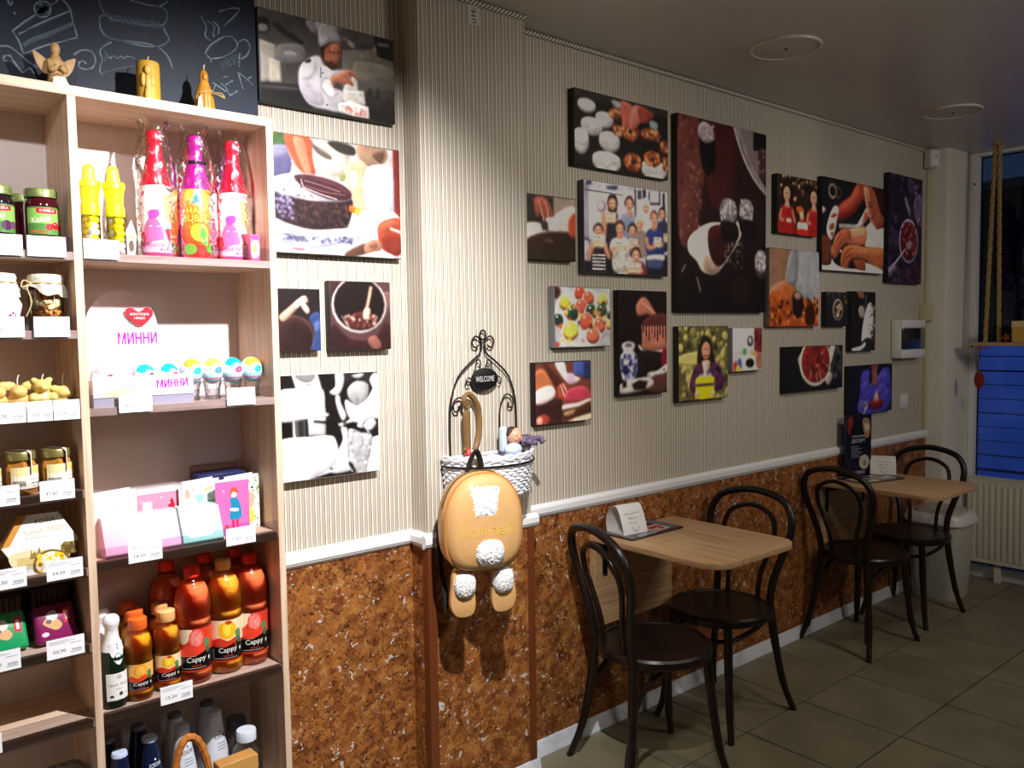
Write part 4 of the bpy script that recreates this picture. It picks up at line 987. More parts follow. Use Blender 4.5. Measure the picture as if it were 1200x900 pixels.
# wax figures
WAX = pm('yellow_beeswax', '#d6bb6c', 0.45, noise=0.12, nscale=50, bump=0.2, bscale=70)
WAXD = pm('brown_beeswax', '#b08a58', 0.5, noise=0.12, nscale=50, bump=0.2, bscale=70)
def fuse(o, v=0.0022):
    r = o.modifiers.new('fuse', 'REMESH'); r.mode = 'VOXEL'; r.voxel_size = v; r.use_smooth_shade = True
    s_ = o.modifiers.new('soften', 'SMOOTH'); s_.iterations = 4; s_.factor = 0.5
def wax(x, label, kind):
    t = thing('wax_figure', label, 'wax candle', (x, -0.205, LZ[2]), 0, 'small beeswax figures in a row')
    m = MB()
    if kind == 'bear':
        m.ball((0, 0, 0.022), (0.019, 0.016, 0.022)); m.ball((0, -0.004, 0.050), (0.015, 0.014, 0.014)); m.ball((-0.012, 0, 0.062), 0.006); m.ball((0.012, 0, 0.062), 0.006); m.ball((-0.016, -0.01, 0.026), (0.008, 0.008, 0.012)); m.ball((0.016, -0.01, 0.026), (0.008, 0.008, 0.012)); m.ball((0, -0.017, 0.047), 0.006)
    elif kind == 'bee':
        m.ball((0, 0, 0.020), (0.022, 0.016, 0.020)); m.ball((0.0, -0.012, 0.042), (0.014, 0.013, 0.013)); m.ball((-0.020, 0.004, 0.052), (0.014, 0.004, 0.010)); m.ball((0.020, 0.004, 0.052), (0.014, 0.004, 0.010)); m.ball((0, -0.02, 0.012), (0.018, 0.01, 0.010))
    else:
        m.ball((0, 0, 0.014), (0.020, 0.016, 0.014)); m.ball((0.002, -0.004, 0.036), (0.016, 0.014, 0.014)); m.ball((-0.013, -0.002, 0.044), (0.009, 0.006, 0.007)); m.ball((0.008, -0.014, 0.034), 0.006)
    o = ob('figure', m, pm('pale_beeswax', '#d2ae66', 0.5, noise=0.12, nscale=50, bump=0.4, bscale=160) if kind == 'bee' else WAX, t, sharp=3.1); o.scale = (1.2, 1.2, 1.08); fuse(o)
    ob('wick', MB().tube([(0, 0, 0.05), (0.001, 0, 0.072), (0.004, 0, 0.080)], 0.0012, 5), pm('wick', '#d8d2c0', 0.8), t)
    ob('paper_ruff', MB().tube([(0.020*math.cos(k*PI/10), 0.016*math.sin(k*PI/10), 0.004) for k in range(20)], [0.004+0.0018*(k % 2) for k in range(20)], 6, True), pm('ruff', '#d9cdb0', 0.8), t)
wax(0.286, 'beeswax winged figure at the left frame edge of its row', 'bee')
wax(0.325, 'beeswax bee figure second from the left in its row', 'bee')
wax(0.371, 'beeswax bear figure with round ears in the middle of its row', 'bear')
wax(0.411, 'small beeswax chick figure beside the divider', 'chick')
# honey jars
def honey(x, label, rz):
    t = thing('honey_jar', label, 'jar', (x, -0.205, LZ[3]), rz, 'honey jars with paper seals')
    ob('jar', MB().lathe([(0, 0.0), (0.029, 0.0), (0.0315, 0.004), (0.0315, 0.060), (0.027, 0.070), (0.0255, 0.074)], seg=6), pm('honey_glass', '#a8702e', 0.08, spec=0.7), t, sharp=0.5)
    ob('lid', MB().lathe([(0.027, 0.073), (0.0290, 0.074), (0.0290, 0.088), (0.0275, 0.091), (0, 0.091)], seg=28), pm('gold_lid', '#8f8450', 0.35, 0.6), t)
    a = Art(0.060, 0.046, '#ece3cb'); a.S('#e2c15c', [(50, 6), (86, 10), (80, 34), (56, 32)]); a.R('#e9d89a', 0, 0, 40, 40); a.LL('#3c352c', 1.6, [[(44, 60), (52, 54), (58, 64), (66, 56), (74, 64), (82, 58)]]); a.R('#5a5146', 48, 74, 78, 78)
    for k in range(9): a.R('#4a4238', 4+k*3.4, 62, 5.8+k*3.4, 86)
    a.D('#55493a', 10, 46, 80, 90, 94, 1.6, 2)
    a.build('label', t, cyl(0.0317, 2.6, 0.060, 0.014), PAPER, nu=12)
    ob('paper_seal', MB().tube([(0, -0.0318, 0.045), (0, -0.0312, 0.068), (0, -0.0308, 0.086), (0, -0.0270, 0.0925), (0, 0.02, 0.0925)], 0.0075, 6, flat=0.08), pm('seal_paper', '#f0eada', 0.6), t)
honey(0.391, 'honey jar with gold lid and paper seal beside the divider', 0.5236)
honey(0.324, 'honey jar with gold lid, left of the one beside the divider', 0.5236)
honey(0.256, 'honey jar cut off by the left edge of the picture', 0.5236)
# hexagonal sweet boxes
def hexbox(x, y, label, rz, tilt):
    t = thing('sweet_box', label, 'box', (x, y, LZ[4]), rz, 'hexagonal boxes of sweets'); t.rotation_euler = (tilt, 0, rz)
    R = 0.073; hx = [(R*math.cos(k*PI/3), 0.0632+R*math.sin(k*PI/3)) for k in range(6)]
    ob('carton', MB().prism(hx, 0.0, 0.034, 'xz', 0.001), pm('sweet_carton_gold', '#c79a4f', 0.4), t)
    a = Art(2*R, 0.1264, None)
    P6 = [(100, 50), (75, 0), (25, 0), (0, 50), (25, 100), (75, 100)]
    a.P('#efece6', P6); a.P('#c98a3a', [(25, 0), (34, 0), (10, 48), (0, 50)]); a.P('#e8e2da', [(34, 0), (38, 0), (14, 48), (10, 48)])
    a.P('#a9a39c', [(88, 24), (100, 50), (90, 70), (70, 40)]) if False else None
    a.S('#d9cba0', [(8, 66), (30, 58), (60, 64), (60, 84), (20, 90)]); a.R('#c9b072', 18, 70, 44, 84)
    a.P('#8a7440', [(36, 66), (37, 56), (38, 66), (41, 62), (44, 66), (48, 54), (49, 66), (52, 66), (52, 74), (34, 74)])
    a.T('#2a2724', 'KOSKA', 44, 9, 70, 17, 2); a.T('#b9a06a', 'Turkish Delight', 28, 26, 82, 36, 5); a.R('#b9b2a6', 30, 38, 58, 39.5)
    a.S('#5c4a1e', [(76, 62), (86, 54), (97, 58), (90, 74), (78, 74)]); a.D('#8a7430', 12, 78, 56, 95, 74, 2.5, 4)
    a.S('#7a5a22', [(38, 92), (42, 72), (60, 62), (80, 70), (88, 86), (74, 100), (46, 100)]); a.S('#efe6c6', [(42, 90), (46, 74), (62, 66), (78, 74), (84, 88), (72, 99), (50, 99)])
    a.D(['#f4efda', '#e9cf4a', '#f7f3e4', '#e2bc2e'], 64, 46, 70, 82, 97, 3.6, 7, 0.3)
    a.build('print', t, flat(-0.0002, -R, 0.0), PAPER)
hexbox(0.352, -0.226, 'hexagonal white and gold sweet box standing upright on the middle shelf', 0.0, -0.10)
hexbox(0.215, -0.180, 'hexagonal sweet box half cut off by the left edge', 0.0, -0.10)
# biscuit packs
def pack(x, label, colr, dk, seed):
    t = thing('biscuit_pack', label, 'biscuit pack', (x, -0.195, LZ[5]), 0.12, 'wrapped biscuit packs'); t.rotation_euler = (-0.42, 0, 0.10)
    ob('wrapper', MB().box(-0.041, 0.041, -0.018, 0.018, 0.002, 0.086, 0.008, 3), pm('pack_'+colr, colr, 0.25, spec=0.6, bump=0.15, bscale=30), t)
    a = Art(0.074, 0.070, None); a.P('#d6202c', [(74, 12), (92, 14), (90, 60), (72, 58)]); a.R('#f4e3e3', 78, 22, 86, 50)
    a.S('#c89a6a', [(16, 46), (40, 30), (66, 60), (50, 76), (24, 60)]); a.S('#d8d0c8', [(30, 20), (50, 14), (58, 34), (44, 46), (28, 38)]); a.S('#6a5a58', [(28, 40), (40, 44), (34, 54), (24, 50)]); a.E('#f0b9c9' if seed == 1 else '#bfeada', 18, 84, 10, 7)
    a.build('print', t, flat(-0.0182, -0.037, 0.010), GLOSSY)
    return t
def pack_row(x, label):
    t = thing('chocolate_pack', label, 'chocolate pack', (x, -0.125, LZ[5]), 0.1, 'dark packs behind the biscuits')
    ob('wrapper', MB().box(-0.042, 0.042, -0.02, 0.06, 0.0, 0.118, 0.004, 2), pm('dark_wrapper', '#1c1011', 0.4), t)
    a = Art(0.084, 0.05, None)
    for k in range(7): a.R(['#7a5a48', '#6a4a3c'][k % 2], 8+k*13, 8+4*(k % 3), 13+k*13, 92-6*(k % 2))
    a.build('print', t, flat(-0.0204, -0.042, 0.062), PAPER)
pack(0.378, 'shiny purple biscuit pack beside the divider', '#7a1250', 0, 1)
pack(0.283, 'shiny green biscuit pack at the left frame edge', '#0f8a52', 0, 2)
pack_row(0.376, 'dark chocolate pack behind the purple biscuits'); pack_row(0.281, 'dark chocolate pack behind the green biscuits')
# ---------------------------------------------------------------- on top of the unit
ZT = 2.087
t = thing('wax_angel', 'brown wax angel with spread wings and a paper tag on top of the shelving', 'figurine', (0.448, -0.105, ZT), 0.1); t.scale = (0.92, 0.92, 1.17)
m = MB().lathe([(0, 0), (0.022, 0.0), (0.023, 0.012), (0.019, 0.040), (0.015, 0.064), (0.017, 0.074), (0.010, 0.086), (0, 0.090)], seg=18)
m.ball((0, -0.002, 0.098), (0.0115, 0.011, 0.013)); m.tube(cr([(-0.016, -0.004, 0.074), (-0.017, -0.018, 0.056), (-0.003, -0.024, 0.062)], 5), 0.006, 8); m.tube(cr([(0.016, -0.004, 0.074), (0.017, -0.018, 0.056), (0.003, -0.024, 0.062)], 5), 0.006, 8)
fuse(ob('body', m, WAXD, t, sharp=3.1), 0.0016)
for sgn in (-1, 1):
    ob('wing', MB().prism([(sgn*x, z) for x, z in cr([(0.006, 0.060), (0.020, 0.078), (0.046, 0.090), (0.047, 0.082), (0.038, 0.062), (0.022, 0.050)], 4, True)], 0.004, 0.010, 'xz', 0.001), WAXD, t)
ob('paper_tag', MB().prism([(-0.020, 0.006), (-0.014, 0.040), (0.010, 0.044), (0.020, 0.030), (0.014, 0.002)], -0.027, -0.0262, 'xz'), pm('pink_white_tag', '#e9dfd6', 0.7), t)
a = Art(0.01, 0.01, None); a.E('#d789b0', 50, 50, 50, 40); a.build('stamp', t, flat(-0.0271, -0.01, 0.004), PAPER)
ob('string', MB().tube([(-0.014, -0.022, 0.046), (0.0, -0.026, 0.050), (0.016, -0.020, 0.044), (0.022, -0.018, 0.012), (0.026, -0.018, 0.0)], 0.0011, 5), pm('hemp_string2', '#a98c68', 0.9), t)
t = thing('pillar_candle', 'yellow pillar candle with an angel relief on top of the shelving', 'candle', (0.647, -0.105, ZT)); t.scale = (0.96, 0.96, 1.17)
ob('wax_body', MB().lathe([(0, 0), (0.0275, 0.0), (0.0275, 0.100), (0.0255, 0.106), (0.010, 0.105), (0, 0.104)], seg=30), pm('yellow_candle_wax', '#c99a34', 0.45, noise=0.06, nscale=40), t)
m = MB().ball((-0.008, -0.0275, 0.086), (0.009, 0.005, 0.010)).ball((-0.008, -0.0265, 0.060), (0.008, 0.005, 0.018)).ball((-0.008, -0.0265, 0.034), (0.0095, 0.005, 0.022)).ball((-0.018, -0.0225, 0.066), (0.006, 0.004, 0.014)).ball((0.002, -0.0265, 0.066), (0.006, 0.004, 0.014))
ob('relief', m, pm('yellow_candle_relief', '#d2a548', 0.45), t)
ob('wick', MB().tube([(0, 0, 0.104), (0.001, 0, 0.114), (0.003, 0, 0.119)], 0.0012, 5), pm('wick', '#d8d2c0', 0.8), t)
t = thing('robed_candle', 'golden wax candle shaped like a robed hooded figure on top of the shelving', 'candle', (0.781, -0.105, ZT)); t.scale = (1, 1, 1.14)
n = 30; m = MB(); rings = []
for k, (r, z) in enumerate(((0.0245, 0.0), (0.0235, 0.03), (0.021, 0.055), (0.0205, 0.066), (0.015, 0.080), (0.0105, 0.092), (0.0110, 0.102), (0.0085, 0.111), (0.003, 0.118))):
    rings.append([m.bm.verts.new((r*(1+(0.09*math.sin(10*a_*2*PI/n) if k < 4 else 0))*math.cos(a_*2*PI/n), 0.85*r*(1+(0.09*math.sin(10*a_*2*PI/n) if k < 4 else 0))*math.sin(a_*2*PI/n), z)) for a_ in range(n)])
for p, q in zip(rings, rings[1:]):
    for i in range(n): m.bm.faces.new((p[i], p[(i+1) % n], q[(i+1) % n], q[i]))
m.bm.faces.new(rings[0]); m.bm.faces.new(rings[-1])
m.ball((0, -0.008, 0.100), (0.007, 0.006, 0.009))
ob('figure', m, pm('golden_wax', '#b27a22', 0.4, noise=0.15, nscale=60), t, sharp=1.2)
ob('wick', MB().tube([(0, 0, 0.116), (0.002, 0, 0.128)], 0.0012, 5), pm('wick', '#d8d2c0', 0.8), t)
ob('string', MB().tube([(0.0215*math.cos(k*PI/12), 0.0190*math.sin(k*PI/12), 0.067+0.004*math.cos(k*PI/12)) for k in range(24)], 0.0014, 5, True).tube(cr([(0.014, -0.016, 0.066), (0.026, -0.03, 0.060), (0.040, -0.03, 0.056), (0.03, -0.032, 0.064), (0.018, -0.02, 0.066)], 5), 0.0012, 5), pm('hemp_string3', '#b89a68', 0.9), t)
ob('paper_tag', MB().prism([(-0.026, 0.020), (-0.022, 0.050), (-0.014, 0.058), (-0.012, 0.022)], -0.020, -0.0192, 'xz'), pm('pink_white_tag', '#e9dfd6', 0.7), t)
# ---------------------------------------------------------------- chalkboard
t = thing('chalkboard', 'dark chalkboard with chalk drawings of cakes and a cup above the shelving', 'chalkboard', (0.478, -0.02, 2.095))
CBH = 0.50
ob('board', MB().box(-0.478, 0.478, -0.004, 0.018, 0.0, CBH, 0.001), pm('slate_board', '#121c2c', 0.55, noise=0.3, nscale=7, spec=0.25), t)
for x, z in ((0.465, 0.054), (-0.465, 0.054)): ob('screw', MB().lathe([(0, 0), (0.005, 0), (0.005, -0.003), (0, -0.004)], (x, -0.004, z), 10, 'y'), pm('screw_black', '#08090b', 0.4), t)
# chalk lines, in percent of a 0.62 x 0.34 m field of the board
CHALK = {
    'slice': [[(4.5, 68.5), (7.9, 61.8), (12.1, 54.7)], [(4.5, 68.5), (5.8, 72.4), (6.8, 77.1), (7.7, 82.1)], [(7.7, 82.1), (15.0, 74.1), (26.0, 64.4)], [(21.6, 40.9), (23.7, 45.3), (24.7, 53.2), (26.0, 63.5)], [(6.5, 69.7), (14.7, 58.2), (23.7, 47.4)], [(13.9, 39.7), (13.9, 44.4), (14.5, 47.1)], [(17.1, 46.8), (20.0, 41.8)], [(17.3, 48.8), (16.8, 45.3), (15.0, 44.7), (12.6, 47.1), (11.9, 51.2), (12.9, 55.0), (14.7, 55.3), (16.6, 52.9), (17.3, 48.8)], [(3.5, 48.8), (4.2, 52.1), (5.0, 49.1)], [(5.3, 55.6), (5.6, 57.1)]],
    'sliceb': [[(7.7, 76.8), (11.3, 70.9), (17.1, 64.7), (24.7, 55.3)], [(12.9, 49.1), (16.3, 50.9), (12.9, 52.9), (16.5, 47.6), (13.5, 54.1), (15.6, 46.5), (14.4, 53.8), (13.7, 47.4), (16.8, 49.1)]],
    'swirl': [[(0.3, 80.0), (3.1, 79.1), (6.6, 83.2), (9.5, 87.4), (12.1, 89.4), (14.7, 90.0)], [(2.3, 88.5), (1.1, 88.8), (1.6, 85.9), (3.4, 85.0), (4.4, 88.5), (6.8, 94.4), (8.5, 92.1), (9.7, 90.9), (10.8, 94.4)], [(24.5, 76.5), (27.4, 72.4), (30.6, 72.1), (32.1, 76.8), (31.1, 82.6), (28.7, 85.0), (26.3, 84.4), (26.3, 81.5), (27.6, 79.7), (28.9, 81.2)]],
    'layer': [[(34.4, 35.9), (36.1, 43.8), (39.4, 46.5), (44.4, 45.9), (51.3, 45.6), (56.6, 43.5), (58.9, 40.9), (59.8, 35.6), (58.5, 30.3), (52.4, 30.6), (45.6, 30.3)], [(35.6, 45.0), (34.2, 47.9), (34.7, 55.6), (37.4, 60.0), (42.4, 60.3), (49.2, 60.9), (55.3, 59.4), (59.0, 55.6), (60.2, 51.2), (58.7, 47.4), (58.4, 43.5)], [(38.2, 62.9), (34.8, 67.4), (33.9, 71.5), (34.5, 75.9), (33.5, 84.1), (34.4, 87.1)], [(42.4, 60.3), (51.0, 58.8), (56.1, 60.0), (59.7, 65.3), (61.1, 72.9)], [(56.8, 30.3), (60.5, 24.4)], [(36.3, 72.9), (37.4, 74.1), (38.7, 72.1), (40.0, 73.5), (41.3, 71.5), (42.6, 72.4), (43.9, 70.6), (46.5, 70.9)]],
    'layerb': [[(36.9, 43.8), (38.5, 48.5)], [(38.1, 43.8), (39.7, 48.2)], [(39.2, 43.5), (40.8, 48.2)], [(40.5, 43.2), (41.9, 47.9)], [(41.6, 43.2), (43.2, 47.9)], [(42.7, 42.9), (44.4, 47.6)], [(43.9, 42.9), (45.5, 47.6)], [(45.2, 42.6), (46.8, 47.6)], [(46.3, 42.4), (47.9, 47.4)], [(47.6, 42.4), (49.2, 47.4)], [(48.7, 42.1), (50.3, 47.1)], [(50.0, 42.1), (51.6, 47.1)], [(51.1, 41.8), (52.7, 46.8)], [(52.4, 41.5), (54.0, 46.8)], [(53.5, 41.5), (55.2, 46.5)], [(54.8, 41.2), (56.5, 46.5)], [(56.1, 40.9), (57.7, 46.2)], [(35.0, 58.5), (40.6, 60.3), (49.2, 59.4)], [(34.4, 85.6), (40.3, 80.3), (47.1, 76.2)], [(35.2, 68.8), (36.3, 72.4), (35.3, 77.4)]],
    'cup': [[(74.7, 57.1), (77.1, 50.0), (81.6, 43.2), (85.2, 40.0), (87.4, 41.2), (88.9, 45.6), (87.3, 50.3), (83.7, 55.6), (79.0, 59.4), (76.3, 59.4), (75.0, 56.8)], [(88.9, 45.0), (90.3, 41.5), (92.7, 40.0), (94.4, 44.1), (93.1, 51.2), (90.3, 55.6)], [(76.6, 60.3), (77.4, 62.4)], [(89.8, 51.2), (89.5, 55.6), (89.4, 61.8)], [(73.4, 29.4), (75.6, 36.8), (75.2, 43.8), (77.4, 46.5)], [(76.3, 32.1), (79.0, 35.3), (78.5, 41.5), (79.0, 43.2)], [(78.5, 31.5), (81.0, 34.7), (80.6, 40.6)], [(81.3, 23.2), (86.8, 18.2), (90.3, 17.6), (87.3, 25.0), (83.4, 32.6)], [(77.6, 77.9), (83.2, 82.9)], [(77.4, 85.0), (78.7, 79.4)], [(83.1, 77.9), (86.3, 73.5)], [(82.3, 72.4), (84.5, 70.6)], [(81.0, 77.4), (83.2, 80.0), (84.8, 85.0), (88.2, 80.9)], [(88.7, 66.5), (90.8, 78.5)], [(89.4, 66.8), (95.3, 74.1)], [(92.1, 71.5), (94.7, 67.6)]],
    'cupb': [[(80.8, 61.8), (82.4, 66.2)], [(81.6, 60.6), (83.4, 65.3)], [(82.6, 59.4), (84.2, 64.4)], [(83.5, 58.2), (85.2, 63.2)], [(84.5, 57.1), (86.1, 62.4)], [(85.5, 55.9), (87.1, 61.5)], [(86.5, 54.7), (88.1, 60.6)], [(87.4, 53.5), (89.0, 59.7)], [(88.2, 52.6), (90.0, 58.5)]],
}
for nm, keys in (('cake_slice_drawing', (('slice', '#7f8b97', 0.42), ('sliceb', '#4c5864', 1.3))), ('swirl_drawing', (('swirl', '#76838f', 0.5),)), ('layer_cake_drawing', (('layer', '#73808b', 0.45), ('layerb', '#46515c', 0.4))), ('cup_drawing', (('cup', '#7d8995', 0.4), ('cupb', '#3c4752', 0.4)))):
    a = Art(0.62, 0.34, None)
    for k, c_, w_ in keys:
        a.LL(c_, w_, CHALK[k], True, 5)
        rn = random.Random(5); a.LL('#46525e', w_*0.7, [[(x+rn.uniform(-.5, .5), y+rn.uniform(-.8, .8)) for x, y in l] for l in CHALK[k]], True, 5)
    o = a.build(nm, t, lambda x, z, d: (0.353-0.478+x, -0.0042-d, 0.048+z), PAPER); o['kind'] = 'stuff'
    o['label'] = nm.replace('_', ' ')+' in pale chalk'

# ---------------------------------------------------------------- printed canvases
CD = 0.030
import numpy as np
def bblur(m, r):
    r = int(r)
    if r < 1: return m
    for _ in range(2):
        for ax in (0, 1):
            p = np.pad(m, [(r+1, r) if k == ax else (0, 0) for k in (0, 1)], mode='edge').cumsum(axis=ax)
            n = m.shape[ax]
            hi = np.take(p, range(2*r+1, 2*r+1+n), axis=ax); lo = np.take(p, range(0, n), axis=ax)
            m = (hi-lo)/(2*r+1)
    return m
def srgb(h):
    h = h.lstrip('#'); return np.array([int(h[i:i+2], 16)/255 for i in (0, 2, 4)])
def raster(art, name, parent, x0, y0, z0, res):
    """paints the print as a fine grid of coloured points: soft edged, softly modelled shapes like a photograph"""
    nx, nz = max(24, int(art.w*res)), max(24, int(art.h*res))
    gx, gy = np.meshgrid(np.linspace(0, 100, nx), np.linspace(0, 100, nz))      # row 0 = top
    img = np.zeros((nz, nx, 3)); rng = np.random.default_rng(len(art.it)+nx)
    layers = {}
    for ly, c, p in art.it: layers.setdefault(ly, (c, []))[1].append(p)
    cx_, cy_ = nx/100, nz/100
    for ly in sorted(layers):
        c, polys = layers[ly]; mask = np.zeros((nz, nx)); ar = 0
        for p in polys:
            xs = [q[0] for q in p]; ys = [q[1] for q in p]
            i0, i1 = max(0, int(min(xs)*cx_)-1), min(nx, int(max(xs)*cx_)+2); j0, j1 = max(0, int(min(ys)*cy_)-1), min(nz, int(max(ys)*cy_)+2)
            if i0 >= i1 or j0 >= j1: continue
            X, Y = gx[j0:j1, i0:i1], gy[j0:j1, i0:i1]; acc = np.zeros(X.shape)
            for ox, oy in ((-.25, -.25), (.25, -.25), (-.25, .25), (.25, .25)):
                ins = np.zeros(X.shape, bool); Xo, Yo = X+ox/cx_, Y+oy/cy_
                for k in range(len(p)):
                    (xa, ya), (xb, yb) = p[k-1], p[k]
                    if ya == yb: continue
                    cr_ = ((ya > Yo) != (yb > Yo)) & (Xo < (xb-xa)*(Yo-ya)/(yb-ya)+xa)
                    ins ^= cr_
                acc += ins*0.25
            mask[j0:j1, i0:i1] = np.maximum(mask[j0:j1, i0:i1], acc)
            ar = max(ar, min((max(xs)-min(xs))*cx_, (max(ys)-min(ys))*cy_))
        if ar == 0: continue
        if isinstance(c, tuple):
            tt = gx/100 if len(c) > 2 else gy/100
            col = srgb(c[0])*(1-tt[..., None])+srgb(c[1])*tt[..., None]
        else: col = np.broadcast_to(srgb(c), img.shape)
        full = ly == 1 and art.it[0][0] == 1 and ar > 0.9*min(nx, nz)
        if ar > 7 and not full:
            r = max(1, ar*0.10); B = bblur(mask, r); dy, dx = np.gradient(bblur(B, r))
            sh = np.clip((dx*0.5+dy*0.85)*r*0.75, -0.35, 0.35)
            col = col*(1+sh[..., None])
            mask = bblur(mask, max(1, ar*0.018))
        elif not full: mask = bblur(mask, 1) if ar > 3 else mask
        lo = rng.normal(size=(nz//6+2, nx//6+2)); lo = np.kron(lo, np.ones((6, 6)))[:nz, :nx]; lo = bblur(lo, 4)
        col = col*(1+0.09*lo[..., None])
        img = img*(1-mask[..., None])+col*mask[..., None]
    img = np.clip(img*(1+0.03*rng.normal(size=(nz, nx, 1))), 0, 1)
    L = np.where(img <= 0.04045, img/12.92, ((img+0.055)/1.055)**2.4)*art.gain
    L = np.minimum(L, 0.9)
    V = np.empty((nz*nx, 3)); V[:, 0] = x0+(gx/100*art.w).ravel(); V[:, 1] = y0; V[:, 2] = z0+((1-gy/100)*art.h).ravel()
    idx = np.arange(nz*nx).reshape(nz, nx)
    F = np.stack([idx[1:, :-1], idx[1:, 1:], idx[:-1, 1:], idx[:-1, :-1]], -1).reshape(-1, 4)
    me = bpy.data.meshes.new(name)
    me.vertices.add(len(V)); me.vertices.foreach_set('co', V.ravel())
    me.loops.add(F.size); me.loops.foreach_set('vertex_index', F.ravel().astype(np.int32))
    me.polygons.add(len(F)); me.polygons.foreach_set('loop_start', np.arange(0, F.size, 4, dtype=np.int32))
    me.update(calc_edges=True)
    at = me.color_attributes.new('Col', 'FLOAT_COLOR', 'POINT')
    at.data.foreach_set('color', np.concatenate([L.reshape(-1, 3), np.ones((nz*nx, 1))], 1).ravel().astype(np.float32))
    me.materials.append(PRINT)
    o = bpy.data.objects.new(name, me); C.objects.link(o); o.parent = parent
    return o
def canvas(x0, x1, z0, z1, label, art, side='#17120f', gain=1.0):
    k = 1.002; x0, x1, z0, z1 = x0*k, x1*k, 1.55+(z0-1.55)*k, 1.55+(z1-1.55)*k
    w_, h_ = x1-x0, z1-z0
    t = thing('canvas_print', label, 'canvas print', ((x0+x1)/2, -CD/2-0.0006, z0), 0, 'canvas prints on the striped wall')
    ob('stretcher', MB().box(-w_/2, w_/2, -CD/2, CD/2, 0.0, h_, 0.0025, 2), pm('canvas_side_'+side, side, 0.6), t)
    art.w, art.h, art.gain = w_-0.004, h_-0.004, gain
    raster(art, 'picture', t, -w_/2+0.002, -CD/2-0.0002, 0.002, 520 if x1 < 1.45 else 330)
    return t
